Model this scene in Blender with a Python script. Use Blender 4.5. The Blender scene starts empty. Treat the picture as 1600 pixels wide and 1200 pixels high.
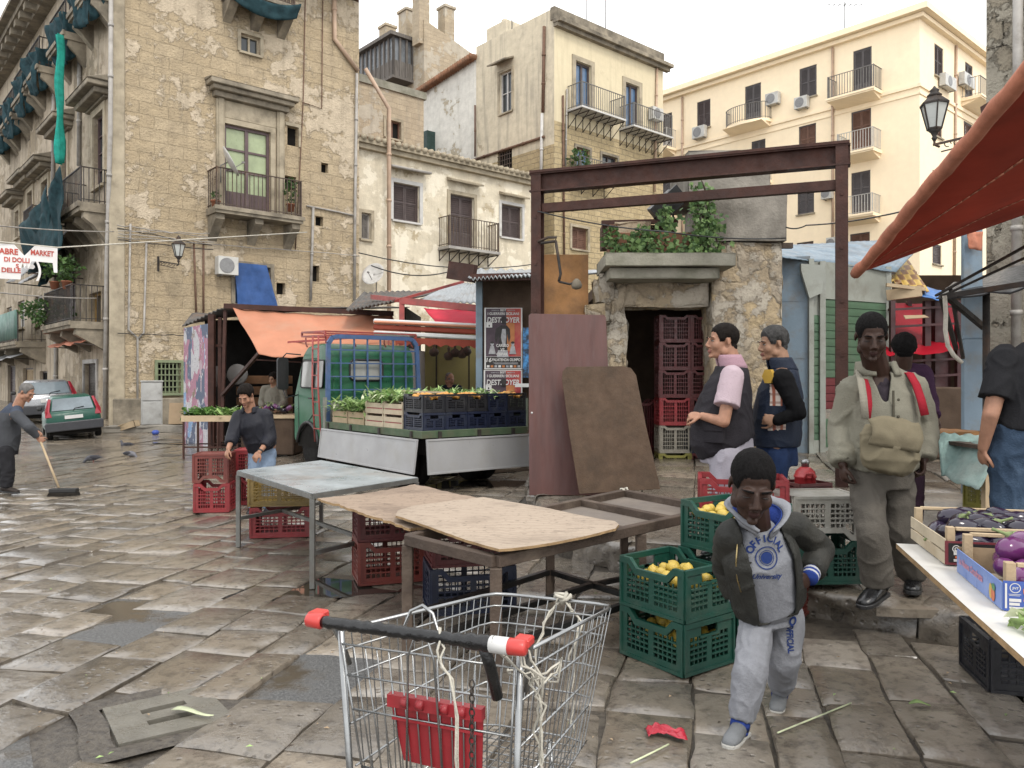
import bpy, bmesh, math, random
from math import sin, cos, pi, radians, sqrt, atan2
from mathutils import Vector, Matrix, noise
from mathutils.bvhtree import BVHTree
random.seed(7)
RN = random.Random(11)
U = RN.uniform
scene = bpy.context.scene
COL = scene.collection
F = 1230.0; H = 1.55; HY = 590.0
V = Vector
def P(px, py, Y):
 return V(((px-800)/F*Y, Y, H+(HY-py)/F*Y))
def G(px, py, z=0.0):
 return P(px, py, F*(H-z)/(py-HY))
def zroad(y):
 return 0.025*max(0.0, y-12.0)
def zpav(y):
 return 0.19+0.05*max(0.0, y-6.0)
def GP(px, py):
 z = 0.19
 for _ in range(30):
  p = G(px, py, z); z = zpav(p.y)
 return p
class NT:
 def __init__(s, name):
  s.m = bpy.data.materials.new(name); s.m.use_nodes = True
  s.t = s.m.node_tree; s.t.nodes.clear()
  s.out = s.t.nodes.new('ShaderNodeOutputMaterial')
 def n(s, typ, **kw):
  nd = s.t.nodes.new('ShaderNode'+typ)
  for k, v in kw.items():
   if k.startswith('p_'): setattr(nd, k[2:], v); continue
   key = int(k[1:]) if k[0] == 'i' and k[1:].isdigit() else k.replace('_', ' ')
   s.set(nd.inputs[key], v)
  return nd
 def set(s, sock, v):
  if isinstance(v, bpy.types.NodeSocket): s.t.links.new(v, sock)
  elif isinstance(v, (tuple, list)) and len(v) == 3 and sock.type == 'RGBA': sock.default_value = (*v, 1)
  else: sock.default_value = v
 def mix(s, f, a, b, mode='MIX'):
  nd = s.t.nodes.new('ShaderNodeMix'); nd.data_type = 'RGBA'; nd.blend_type = mode
  s.set(nd.inputs[0], f); s.set(nd.inputs[6], a); s.set(nd.inputs[7], b)
  return nd.outputs[2]
 def math(s, op, a, b=0.0, clamp=False):
  nd = s.t.nodes.new('ShaderNodeMath'); nd.operation = op; nd.use_clamp = clamp
  s.set(nd.inputs[0], a); s.set(nd.inputs[1], b); return nd.outputs[0]
 def ramp(s, v, a, b, lo=0.0, hi=1.0):
  nd = s.t.nodes.new('ShaderNodeMapRange'); nd.clamp = True
  s.set(nd.inputs[0], v); s.set(nd.inputs[1], a); s.set(nd.inputs[2], b); s.set(nd.inputs[3], lo); s.set(nd.inputs[4], hi)
  return nd.outputs[0]
 def co(s, scale=(1, 1, 1), out='Object', rnd=True):
  tc = s.n('TexCoord').outputs[out]
  mp = s.n('Mapping'); s.set(mp.inputs['Scale'], scale); s.t.links.new(tc, mp.inputs[0])
  if rnd:
   oi = s.n('ObjectInfo').outputs['Random']
   mu = s.math('MULTIPLY', oi, 37.0)
   cb = s.n('CombineXYZ', X=mu, Y=mu, Z=mu); s.t.links.new(cb.outputs[0], mp.inputs['Location'])
  return mp.outputs[0]
 def noise(s, vec, scale, detail=6, rough=.6, dist=0.0):
  nd = s.n('TexNoise'); s.set(nd.inputs['Vector'], vec); nd.inputs['Scale'].default_value = scale
  nd.inputs['Detail'].default_value = detail; nd.inputs['Roughness'].default_value = rough
  nd.inputs['Distortion'].default_value = dist
  return nd.outputs['Fac']
 def bump(s, h, strength, dist=0.02, normal=None):
  b = s.n('Bump', Strength=strength, Distance=dist, Height=h)
  if normal is not None: s.t.links.new(normal, b.inputs['Normal'])
  return b.outputs[0]
 def bsdf(s, col, rough=.6, normal=None, metal=0.0, **kw):
  b = s.n('BsdfPrincipled'); s.set(b.inputs['Base Color'], col); s.set(b.inputs['Roughness'], rough); s.set(b.inputs['Metallic'], metal)
  if normal is not None: s.t.links.new(normal, b.inputs['Normal'])
  for k, v in kw.items(): s.set(b.inputs[k.replace('_', ' ')], v)
  s.t.links.new(b.outputs[0], s.out.inputs[0]); s.b = b
  return s.m
MATS = {}
DK = .68; DS = .1
def tone(c):
 g = .3*c[0]+.55*c[1]+.15*c[2]
 return tuple(DK*(x+(g-x)*DS) for x in c)
def mat(name, col, var=.25, rough=.6, scale=4., bump=.15, bscale=40., metal=0., dirt=None, dscale=2.5, damt=.5, rvar=.15, rnd=True, strip=None, **kw):
 """simple weathered surface: base colour that wanders, grime patches, fine bump"""
 if name in MATS: return MATS[name]
 col = tone(col); dirt = tone(dirt) if dirt else None
 s = NT(name); c = s.co(strip or (1, 1, 1), rnd=rnd)
 n1 = s.noise(c, scale, 5)
 f = s.ramp(n1, .3, .7)
 dk = tuple(x*(1-var) for x in col); lt = tuple(min(1, x*(1+var*.7)) for x in col)
 cc = s.mix(f, dk, lt)
 if dirt:
  n2 = s.noise(c, dscale, 8, .65)
  cc = s.mix(s.ramp(n2, .62-.3*damt, .72, 0, .85), cc, dirt)
 r = s.ramp(s.noise(c, scale*2.3, 4), .3, .7, max(.02, rough-rvar), min(1, rough+rvar))
 nm = s.bump(s.noise(c, bscale, 4), bump) if bump else None
 if rough > .55: kw.setdefault('Specular_IOR_Level', .5 if metal else (.12 if rough > .7 else .25))
 MATS[name] = s.bsdf(cc, r, nm, metal, **kw)
 return MATS[name]
class MB:
 def __init__(s):
  s.v = []; s.f = []; s.mi = []; s.sm = []; s.M = Matrix(); s.k = 0; s.stack = []
 def push(s, M): s.stack.append(s.M.copy()); s.M = s.M @ M; return s
 def pop(s): s.M = s.stack.pop(); return s
 def add(s, vs, fs, smooth=False):
  b = len(s.v); M = s.M
  s.v.extend([M @ V(v) for v in vs])
  for f in fs: s.f.append([b+i for i in f]); s.mi.append(s.k); s.sm.append(smooth)
  return s
 def box(s, x0, x1, y0, y1, z0, z1):
  return s.add([(x0,y0,z0),(x1,y0,z0),(x1,y1,z0),(x0,y1,z0),(x0,y0,z1),(x1,y0,z1),(x1,y1,z1),(x0,y1,z1)],
                     [(0,3,2,1),(4,5,6,7),(0,1,5,4),(1,2,6,5),(2,3,7,6),(3,0,4,7)])
 def cb(s, c, d): return s.box(c[0]-d[0]/2, c[0]+d[0]/2, c[1]-d[1]/2, c[1]+d[1]/2, c[2]-d[2]/2, c[2]+d[2]/2)
 def bar(s, p, q, w, h=None, up=(0, 0, 1)):
  p = V(p); q = V(q); d = q-p; L = d.length
  if L < 1e-6: return s
  d.normalize(); u = V(up)
  if abs(d.dot(u)) > .98: u = V((1, 0, 0))
  x = d.cross(u).normalized(); u = x.cross(d); h = h or w
  vs = []
  for e in (p, q):
   for a, b in ((-1,-1),(1,-1),(1,1),(-1,1)): vs.append(e+x*(a*w/2)+u*(b*h/2))
  return s.add(vs, [(0,1,2,3),(7,6,5,4),(0,4,5,1),(1,5,6,2),(2,6,7,3),(3,7,4,0)])
 def tube(s, pts, r, n=8, cap=True, closed=False, smooth=True):
  pts = [V(p) for p in pts]; N = len(pts); R = r if isinstance(r, (list, tuple)) else [r]*N
  vs = []; fs = []; prev = None
  for i, p in enumerate(pts):
   if closed: t = pts[(i+1) % N]-pts[i-1]
   else: t = pts[min(i+1, N-1)]-pts[max(i-1, 0)]
   t.normalize()
   if prev is None:
    a = V((0, 0, 1)) if abs(t.z) < .9 else V((1, 0, 0)); u = t.cross(a).normalized()
   else: u = (prev-t*prev.dot(t)).normalized()
   prev = u; w = t.cross(u)
   for k in range(n):
    a = 2*pi*k/n; vs.append(p+(u*cos(a)+w*sin(a))*R[i])
  M_ = N if closed else N-1
  for i in range(M_):
   j = (i+1) % N
   for k in range(n): fs.append((i*n+k, i*n+(k+1) % n, j*n+(k+1) % n, j*n+k))
  if cap and not closed: fs += [tuple(range(n))[::-1], tuple((N-1)*n+k for k in range(n))]
  return s.add(vs, fs, smooth)
 def ell_sweep(s, secs, lat=(1, 0, 0), n=16, smooth=True):
  """sections: (centre, half-width along lat, half-depth)"""
  lat = V(lat); N = len(secs); vs = []; fs = []
  for i, (c, a, b) in enumerate(secs):
   t = (V(secs[min(i+1, N-1)][0])-V(secs[max(i-1, 0)][0])).normalized()
   u = (lat-t*lat.dot(t)).normalized(); w = t.cross(u)
   for k in range(n):
    g = 2*pi*k/n; vs.append(V(c)+u*(cos(g)*a)+w*(sin(g)*b))
  for i in range(N-1):
   for k in range(n): fs.append((i*n+k, i*n+(k+1) % n, (i+1)*n+(k+1) % n, (i+1)*n+k))
  fs += [tuple(range(n))[::-1], tuple((N-1)*n+k for k in range(n))]
  return s.add(vs, fs, smooth)
 def limb(s, p, q, r0, r1, n=12):
  """tapered capsule"""
  p = V(p); q = V(q); d = (q-p).normalized(); pts = []; R = []
  for a in (80, 50, 25): pts.append(p-d*(r0*sin(radians(a)))); R.append(r0*cos(radians(a)))
  pts.append(p); R.append(r0); pts.append((p+q)/2); R.append((r0+r1)/2); pts.append(q); R.append(r1)
  for a in (25, 50, 80): pts.append(q+d*(r1*sin(radians(a)))); R.append(r1*cos(radians(a)))
  return s.tube(pts, R, n)
 def ell(s, c, r, nu=16, nv=10, R=None):
  vs = []; fs = []; R = R or Matrix.Identity(3)
  for j in range(nv+1):
   th = pi*(j+.0)/nv; th = min(max(th, .06), pi-.06)
   for i in range(nu):
    ph = 2*pi*i/nu
    vs.append(V(c)+R @ V((r[0]*sin(th)*cos(ph), r[1]*sin(th)*sin(ph), r[2]*cos(th))))
  for j in range(nv):
   for i in range(nu): fs.append((j*nu+i, (j+1)*nu+i, (j+1)*nu+(i+1) % nu, j*nu+(i+1) % nu))
  fs += [tuple(range(nu)), tuple(nv*nu+i for i in range(nu))[::-1]]
  return s.add(vs, fs, True)
 def lathe(s, prof, n=16, c=(0, 0, 0), smooth=True):
  vs = []; fs = []; c = V(c)
  for r, z in prof:
   for k in range(n): a = 2*pi*k/n; vs.append(c+V((r*cos(a), r*sin(a), z)))
  for i in range(len(prof)-1):
   for k in range(n): fs.append((i*n+k, i*n+(k+1) % n, (i+1)*n+(k+1) % n, (i+1)*n+k))
  fs += [tuple(range(n))[::-1], tuple((len(prof)-1)*n+k for k in range(n))]
  return s.add(vs, fs, smooth)
 def prism(s, poly, a, b, axis='y'):
  """poly in the plane normal to axis, extruded from a to b"""
  def mk(p, t):
   return (p[0], t, p[1]) if axis == 'y' else ((t, p[0], p[1]) if axis == 'x' else (p[0], p[1], t))
  n = len(poly); vs = [mk(p, a) for p in poly]+[mk(p, b) for p in poly]
  fs = [tuple(range(n)), tuple(range(2*n-1, n-1, -1))]+[(i, n+i, n+(i+1) % n, (i+1) % n) for i in range(n)]
  return s.add(vs, fs)
 def grid(s, nu, nv, fn, smooth=True, thick=None):
  vs = [fn(i/nu, j/nv) for j in range(nv+1) for i in range(nu+1)]
  fs = [(j*(nu+1)+i, j*(nu+1)+i+1, (j+1)*(nu+1)+i+1, (j+1)*(nu+1)+i) for j in range(nv) for i in range(nu)]
  return s.add(vs, fs, smooth)
 def merge(s, other):
  b = len(s.v); s.v += [s.M @ v for v in other.v]
  s.f += [[b+i for i in f] for f in other.f]; s.mi += [s.k]*len(other.f); s.sm += other.sm
  return s
 def build(s, name, mats, parent=None, bevel=0, segs=1, solid=0, fixn=True, loc=None, rz=0, attrs=None, sub=0, label=None, recenter=False):
  me = bpy.data.meshes.new(name)
  if recenter and loc is None and s.v:
   xs = [v.x for v in s.v]; ys = [v.y for v in s.v]; z0 = min(v.z for v in s.v)
   loc = V(((min(xs)+max(xs))/2, (min(ys)+max(ys))/2, z0)); s.v = [v-loc for v in s.v]
  me.from_pydata([tuple(v) for v in s.v], [], s.f)
  if not isinstance(mats, (list, tuple)): mats = [mats]
  for m in mats: me.materials.append(m)
  me.polygons.foreach_set('material_index', s.mi); me.polygons.foreach_set('use_smooth', s.sm)
  if fixn:
   bm = bmesh.new(); bm.from_mesh(me); bmesh.ops.recalc_face_normals(bm, faces=bm.faces); bm.to_mesh(me); bm.free()
  if attrs is not None:
   at = me.color_attributes.new('tint', 'FLOAT_COLOR', 'POINT')
   at.data.foreach_set('color', [x for c in attrs for x in c])
  o = bpy.data.objects.new(name, me); COL.objects.link(o)
  if parent is not None: o.parent = parent
  if loc is not None: o.location = loc
  if rz: o.rotation_euler = (0, 0, rz)
  if solid:
   md = o.modifiers.new('solid', 'SOLIDIFY'); md.thickness = solid; md.offset = 0
  if bevel:
   md = o.modifiers.new('bevel', 'BEVEL'); md.width = bevel; md.segments = segs; md.limit_method = 'ANGLE'; md.angle_limit = radians(40)
  if sub:
   md = o.modifiers.new('sub', 'SUBSURF'); md.levels = md.render_levels = sub
  if label: o['label'] = label
  return o
def T(x, y, z): return Matrix.Translation((x, y, z))
def RZ(a): return Matrix.Rotation(a, 4, 'Z')
def RX(a): return Matrix.Rotation(a, 4, 'X')
def RY(a): return Matrix.Rotation(a, 4, 'Y')
def S3(x, y, z): return Matrix.Diagonal((x, y, z, 1))
def tag(o, label, cat, group=None, kind=None):
 o['label'] = label; o['category'] = cat
 if group: o['group'] = group
 if kind: o['kind'] = kind
 return o
def thing(name, label, cat, loc=(0, 0, 0), rz=0, group=None):
 o = bpy.data.objects.new(name, None); COL.objects.link(o); o.empty_display_size = .2
 o.location = loc; o.rotation_euler = (0, 0, rz)
 return tag(o, label, cat, group)
def dup(root, loc, rz=None, label=None, group=None, kids=True):
 r = root.copy(); COL.objects.link(r); r.location = loc
 if rz is not None: r.rotation_euler = (r.rotation_euler.x, r.rotation_euler.y, rz)
 if label: r['label'] = label
 if group: r['group'] = group
 if kids:
  for ch in list(root.children):
   c = ch.copy(); COL.objects.link(c); c.parent = r
   for g in list(ch.children):
    d = g.copy(); COL.objects.link(d); d.parent = c
 return r
def evalmesh(o):
 dg = bpy.context.evaluated_depsgraph_get(); dg.update()
 return bpy.data.meshes.new_from_object(o.evaluated_get(dg), depsgraph=dg)
def bake(o):
 me = evalmesh(o); o.modifiers.clear(); old = o.data; o.data = me; bpy.data.meshes.remove(old); return o
_tc = {}
def text_geo(txt, size=1., bold=0., shear=0., width=None):
 """verts, faces of a flat word in the XZ plane, lower left at the origin; optional total width"""
 key = (txt, bold, shear)
 if key not in _tc:
  cu = bpy.data.curves.new('lettering', 'FONT'); cu.body = txt; cu.offset = bold; cu.shear = shear; cu.resolution_u = 3; cu.size = 1
  o = bpy.data.objects.new('lettering', cu); COL.objects.link(o)
  me = evalmesh(o)
  _tc[key] = ([tuple(v.co) for v in me.vertices], [tuple(p.vertices) for p in me.polygons])
  bpy.data.objects.remove(o); bpy.data.curves.remove(cu); bpy.data.meshes.remove(me)
 vs, fs = _tc[key]
 if not vs: return [], []
 x0 = min(v[0] for v in vs); x1 = max(v[0] for v in vs)
 sx = size if width is None else width/max(1e-6, x1-x0)
 return [((v[0]-x0)*sx, 0, v[1]*size) for v in vs], fs
def put_text(mb, txt, x, z, size, y=0., width=None, bold=.02, shear=0.):
 vs, fs = text_geo(txt, size, bold, shear, width)
 mb.add([(v[0]+x, y, v[2]+z) for v in vs], fs)
def wall_mat(name, base, alt, mortar, plaster, grime, bw=.62, bh=.3, plaster_amt=.3, grime_amt=.5, bump=.9, streak=.5, msize=.012, fine=1., dist=.06, mot=.66, over=None, over_amt=0., seed=0.):
 """coursed soft stone under remains of plaster, with runs of dirt (local x/y along the wall, z up)"""
 s = NT(name); tc = s.n('TexCoord').outputs['Object']
 sp = s.n('SeparateXYZ'); s.t.links.new(tc, sp.inputs[0])
 u = s.math('ADD', s.math('ADD', sp.outputs[0], sp.outputs[1]), seed); z = sp.outputs[2]
 uv = s.n('CombineXYZ', X=u, Y=z).outputs[0]
 wob = s.n('TexNoise'); s.set(wob.inputs['Vector'], uv); wob.inputs['Scale'].default_value = 1.7; wob.inputs['Detail'].default_value = 5
 off = s.n('VectorMath', p_operation='MULTIPLY_ADD'); s.t.links.new(wob.outputs['Color'], off.inputs[0]); off.inputs[1].default_value = (.16, .09, 0); s.t.links.new(uv, off.inputs[2])
 br = s.n('TexBrick', p_offset=.5); s.t.links.new(off.outputs[0], br.inputs['Vector'])
 br.inputs['Scale'].default_value = 1; br.inputs['Brick Width'].default_value = bw; br.inputs['Row Height'].default_value = bh
 br.inputs['Mortar Size'].default_value = msize; br.inputs['Mortar Smooth'].default_value = .6; br.inputs['Bias'].default_value = .1
 s.set(br.inputs['Color1'], base); s.set(br.inputs['Color2'], alt); s.set(br.inputs['Mortar'], mortar)
 nbig = s.noise(uv, .45, 9, .62); nmid = s.noise(uv, 2.6, 9, .65); nfine = s.noise(uv, 17*fine, 6, .7)
 col = s.mix(s.ramp(nmid, .3, .75), br.outputs['Color'], tuple(x*mot for x in base))
 col = s.mix(s.ramp(nfine, .52, .68, 0, .55 if mot < .8 else .12), col, tuple(x*.45 for x in alt))
 pl = s.ramp(s.math('ADD', s.math('MULTIPLY', nbig, .7), s.math('MULTIPLY', nmid, .3)), .66-.32*plaster_amt, .68-.32*plaster_amt)
 pcol = s.mix(s.ramp(nmid, .35, .7), tuple(x*(.78 if mot < .8 else .93) for x in plaster), plaster)
 col = s.mix(pl, col, pcol)
 if over:
  ov = s.ramp(s.noise(uv, 1.1, 9, .6), .62-.3*over_amt, .64-.3*over_amt)
  col = s.mix(ov, col, over)
 st = s.n('CombineXYZ', X=s.math('MULTIPLY', u, 2.2), Y=s.math('MULTIPLY', z, .16)).outputs[0]
 run = s.noise(st, 1.6, 8, .6)
 g = s.math('MULTIPLY', s.ramp(run, .5, .75), streak)
 g2 = s.ramp(s.noise(uv, .8, 10, .68), .72-.3*grime_amt, .8, 0, .8)
 col = s.mix(s.math('MAXIMUM', g, g2), col, grime)
 hgt = s.math('ADD', s.math('MULTIPLY', br.outputs['Fac'], s.math('MULTIPLY_ADD' if False else 'MULTIPLY', s.math('SUBTRACT', 1.0, pl), -.5)),
                 s.math('ADD', s.math('MULTIPLY', nmid, .8), s.math('MULTIPLY', nfine, .45)))
 hgt = s.math('ADD', hgt, s.math('MULTIPLY', pl, .2))
 MATS[name] = s.bsdf(col, .88, s.bump(hgt, bump, dist), Specular_IOR_Level=.1)
 return MATS[name]
M_tufa = wall_mat('honey tufa wall', (.52,.42,.285), (.45,.355,.23), (.45,.36,.245), (.58,.485,.36), (.24,.195,.14), .8, .36, .45, .5, .85, .5, .008, dist=.16)
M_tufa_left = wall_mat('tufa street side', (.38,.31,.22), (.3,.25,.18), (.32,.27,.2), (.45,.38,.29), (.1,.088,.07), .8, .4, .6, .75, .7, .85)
M_plaster_b = wall_mat('peeling cream plaster', (.52,.44,.31), (.46,.38,.25), (.44,.37,.26), (.64,.57,.44), (.33,.28,.2), .5, .25, .75, .34, .6, .35, .008, over=(.68,.62,.5), over_amt=.34, seed=3.3)
M_grey_c = wall_mat('weathered tall house plaster', (.46,.39,.28), (.4,.34,.25), (.44,.38,.28), (.6,.53,.4), (.2,.185,.16), .5, .25, .9, .5, .35, .75, seed=9.)
M_front_c = wall_mat('ochre tall house plaster', (.5,.42,.27), (.45,.37,.23), (.44,.38,.28), (.6,.52,.36), (.33,.28,.2), .5, .25, 1.3, .34, .25, .45, seed=5., mot=.85)
M_brick_c = wall_mat('small tuff ashlar', (.5,.4,.24), (.42,.33,.19), (.3,.25,.17), (.5,.42,.28), (.2,.17,.11), .42, .24, -.1, .4, .8, .3, .02, seed=2.)
M_white_c = wall_mat('whitewashed side wall', (.45,.4,.3), (.42,.36,.27), (.4,.36,.28), (.66,.64,.58), (.27,.25,.2), .5, .25, .75, .35, .5, .35, seed=7.)
M_tower = wall_mat('rough tower wall', (.46,.38,.27), (.39,.32,.23), (.36,.3,.22), (.45,.4,.32), (.22,.2,.17), .45, .22, .45, .5, .6, .45, seed=4.)
M_cream_e = wall_mat('cream painted render', (.88,.73,.515), (.87,.72,.505), (.88,.73,.515), (.9,.75,.535), (.7,.58,.4), 3.1, 1.5, 1.6, .1, .06, .2, .004, mot=.93)
M_ruin = wall_mat('crumbling ruin masonry', (.44,.35,.23), (.34,.29,.22), (.22,.18,.13), (.4,.36,.31), (.12,.105,.085), .38, .25, .3, .5, 1.2, .35, .03, seed=1.)
M_rough_f = wall_mat('pitted rubble wall', (.43,.38,.29), (.36,.31,.24), (.3,.26,.2), (.46,.42,.34), (.17,.15,.12), .9, .5, .75, .6, 1.3, .35, .012, .7, seed=6., dist=.14)
M_conc = mat('weathered concrete', (.36,.33,.28), .3, .9, 2.5, .6, 26, dirt=(.13,.115,.095), dscale=1.8, damt=.55)
M_conc_g = mat('mossy concrete', (.36,.34,.27), .25, .9, 3, .5, 30, dirt=(.16,.16,.1), dscale=2.2, damt=.6)
M_cornice = mat('sooty moulded stone', (.4,.34,.25), .3, .9, 3, .5, 25, dirt=(.09,.08,.065), dscale=1.6, damt=.75)
M_stone_trim = mat('pale stone trim', (.52,.44,.31), .2, .85, 3, .35, 30, dirt=(.24,.2,.14), dscale=2, damt=.45)
M_dark = mat('deep dark interior', (.018,.016,.014), .3, .9, 3, 0)  # near-black colour paints in the darkness inside openings and stalls
M_tile = mat('terracotta roof tiles', (.36,.17,.09), .4, .85, 5, .4, 30, dirt=(.16,.12,.08), damt=.5)
M_shut = mat('brown louvred shutter paint', (.085,.055,.05), .25, .55, 6, .1, dirt=(.13,.1,.09), damt=.3)
M_shut_e = mat('slate brown shutter paint', (.1,.085,.085), .2, .5, 3, .05)
M_shut_r = mat('red brown shutter paint', (.2,.1,.065), .25, .6, 3, .1)
M_frame_p = mat('plum door paint', (.125,.075,.075), .2, .5, 4, .08, dirt=(.2,.14,.12), damt=.2)
M_frame_w = mat('white window paint', (.68,.66,.62), .12, .5, 4, .05, dirt=(.4,.37,.32), damt=.25)
M_bluepane = mat('pane with painted sky reflection', (.1,.19,.33), .3, .08, 1.5, 0, rvar=.04)  # blue is the sky's reflection put into the pane colour
M_greenboard = mat('pale green inner shutter', (.42,.5,.27), .2, .35, 3, .05, dirt=(.3,.36,.2), damt=.3)
M_glass = mat('grey window glass', (.05,.06,.065), .3, .06, 1.5, 0, rvar=.03)
M_iron = mat('old black ironwork', (.05,.043,.038), .3, .6, 9, .2, dirt=(.12,.06,.03), damt=.35)
M_iron_br = mat('brown iron railing', (.12,.085,.065), .3, .65, 9, .2, dirt=(.2,.11,.06), damt=.3)
M_iron_w = mat('white painted railing', (.62,.6,.55), .15, .5, 9, .1)
M_iron_g = mat('grey balcony rail', (.2,.19,.175), .2, .5, 9, .1)
M_pipe_c = mat('pale orange drainpipe', (.62,.42,.28), .15, .55, 3, .1, dirt=(.4,.3,.22), damt=.4)
M_pipe_g = mat('grey drainpipe', (.44,.41,.37), .2, .55, 3, .15, dirt=(.2,.17,.14), damt=.4)
M_pipe_r = mat('rust brown conduit', (.2,.11,.07), .3, .7, 6, .2)
M_ac = mat('air conditioner casing', (.68,.67,.62), .1, .45, 4, .03, dirt=(.45,.42,.36), damt=.3)
M_acgrill = mat('fan grille', (.28,.28,.28), .2, .5, 10, .05)
def cloth(name, col, transl=.4, var=.2, scale=3., bump=.3, bscale=60., rough=.8, dirt=None, damt=.4):
 if name in MATS: return MATS[name]
 s = NT(name); c = s.co()
 f = s.ramp(s.noise(c, scale, 6), .3, .7)
 cc = s.mix(f, tuple(x*(1-var) for x in col), tuple(min(1, x*(1+var*.6)) for x in col))
 if dirt: cc = s.mix(s.ramp(s.noise(c, 1.3, 9, .65), .66-.3*damt, .78, 0, .8), cc, dirt)
 nm = s.bump(s.noise(c, bscale, 4), bump, .01)
 d = s.n('BsdfPrincipled', Base_Color=cc, Roughness=rough, Normal=nm); d.inputs['Specular IOR Level'].default_value = .2
 if transl:
  t = s.n('BsdfTranslucent', Color=cc, Normal=nm)
  mx = s.n('MixShader', Fac=transl); s.t.links.new(d.outputs[0], mx.inputs[1]); s.t.links.new(t.outputs[0], mx.inputs[2])
  s.t.links.new(mx.outputs[0], s.out.inputs[0])
 else: s.t.links.new(d.outputs[0], s.out.inputs[0])
 MATS[name] = s.m; return s.m
M_net = cloth('dark teal debris netting', (.022,.055,.065), .25, .5, 4, .6, 25)
M_net_g = cloth('bright green netting', (.04,.42,.34), .4, .3, 6, .6, 30)
M_tarp_o = cloth('sun bleached orange tarpaulin', (.62,.29,.18), .38, .14, 1.2, .25, 9, .5, (.55,.34,.24), .5)
M_tarp_r = cloth('vermilion awning canvas', (.36,.085,.055), .42, .2, 1.2, .3, 12, .75, (.22,.055,.04), .6)
M_tarp_hem = cloth('dusty rolled awning hem', (.4,.16,.1), 0, .3, 6, .5, 30, .8, (.22,.13,.1), .5)
M_tarp_p = cloth('pinkish red awning', (.8,.05,.1), .45, .12, 2, .2, 20, .5)
M_tarp_d = cloth('deep red awning', (.5,.012,.03), .45, .2, 2, .2, 20, .6)
M_blue_t = cloth('blue plastic curtain', (.06,.13,.34), .35, .3, 3, .4, 12, .4)
M_grey_t = cloth('grey striped blind', (.42,.42,.42), .3, .25, 5, .3, 20)
M_banner = cloth('white banner cloth', (.8,.78,.76), .35, .1, 3, .4, 14)
M_net_t = cloth('turquoise market netting', (.3,.43,.4), .2, .35, 7, .8, 30, .85, (.45,.44,.4), .6)
M_red_ink = mat('red lettering ink', (.62,.09,.06), .2, .7, 5, 0)
def leaf(name, col, var=.4):
 s = NT(name); c = s.co((1, 1, 1), rnd=False)
 f = s.ramp(s.noise(c, 9, 3), .35, .65)
 cc = s.mix(f, tuple(x*(1-var) for x in col), tuple(min(1, x*(1+var)) for x in col))
 d = s.n('BsdfPrincipled', Base_Color=cc, Roughness=.5); d.inputs['Specular IOR Level'].default_value = .3; t = s.n('BsdfTranslucent', Color=cc)
 mx = s.n('MixShader', Fac=.3); s.t.links.new(d.outputs[0], mx.inputs[1]); s.t.links.new(t.outputs[0], mx.inputs[2])
 s.t.links.new(mx.outputs[0], s.out.inputs[0]); MATS[name] = s.m; return s.m
M_leaf = leaf('ivy leaf green', (.07,.13,.035)); M_leaf_d = leaf('dark plant leaf', (.045,.085,.03))
M_veg = leaf('pale leek green', (.3,.42,.16), .5); M_veg_d = leaf('chard green', (.1,.2,.05), .5); M_veg_w = leaf('white stalk', (.62,.66,.45), .25)
M_rust = mat('maroon rusted steel', (.078,.03,.02), .3, .62, 5, .25, 40, dirt=(.04,.02,.016), dscale=3, damt=.6)
M_rust_o = mat('orange rusted sheet', (.42,.2,.06), .35, .65, 2.2, .2, 40, dirt=(.1,.055,.03), dscale=1.6, damt=.55)
M_reddoor = mat('faded maroon door board', (.115,.036,.027), .22, .5, 1.5, .08, 60, dirt=(.12,.05,.045), dscale=2, damt=.3, strip=(6, 6, .6))
M_brownboard = mat('mottled hardboard', (.12,.077,.05), .2, .75, 9, .2, 50, dirt=(.07,.05,.035), dscale=3, damt=.5)
M_ply = mat('bare plywood', (.5,.385,.275), .3, .75, 2.6, .35, 30, dirt=(.3,.215,.15), dscale=3.2, damt=.8, strip=(1, 1.8, 1))
M_ply2 = mat('rain stained plywood', (.36,.255,.18), .28, .7, 2.2, .25, 30, dirt=(.2,.12,.08), dscale=2.2, damt=.6, strip=(1, 3.5, 1))
M_zinc = mat('scuffed zinc sheet', (.5,.56,.58), .16, .34, 1.6, .08, 12, metal=.35, dirt=(.42,.36,.3), dscale=1.0, damt=.25)
M_steel_g = mat('galvanised leg', (.2,.2,.185), .25, .5, 8, .15, metal=.4, dirt=(.14,.09,.06), damt=.4)
M_oldwood = mat('dark weathered timber', (.1,.07,.052), .35, .7, 4, .4, 35, dirt=(.2,.15,.11), damt=.35, strip=(1, 1, 1))
M_wood = mat('rough pale softwood', (.62,.47,.29), .2, .75, 5, .25, 40, dirt=(.42,.29,.17), damt=.35)
M_wood_w = mat('whitish poplar slat', (.68,.57,.4), .15, .75, 6, .25, 40, dirt=(.48,.36,.22), damt=.3)
M_whiteboard = mat('white laminate board', (.76,.74,.69), .08, .4, 2, .06, 18, dirt=(.52,.48,.41), dscale=2.2, damt=.33)
M_boardedge = mat('raw chipboard edge', (.45,.29,.14), .3, .8, 12, .4, 60)
def plastic(name, col, dirt, damt=.4): return mat(name, col, .18, .42, 6, .12, 50, dirt=dirt, dscale=5, damt=damt)
M_cr_green = plastic('bottle green crate plastic', (.004,.075,.05), (.05,.1,.07), .35)
M_cr_red = plastic('red crate plastic', (.33,.016,.022), (.2,.05,.04), .4)
M_cr_dred = plastic('dark red crate plastic', (.12,.012,.013), (.1,.03,.025), .4)
M_cr_brick = plastic('brick red crate plastic', (.21,.034,.022), (.2,.07,.05), .4)
M_cr_yel = plastic('mustard crate plastic', (.27,.17,.02), (.22,.15,.05), .5)
M_cr_yg = plastic('lime yellow crate plastic', (.28,.26,.03), (.2,.18,.05), .5)
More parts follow.
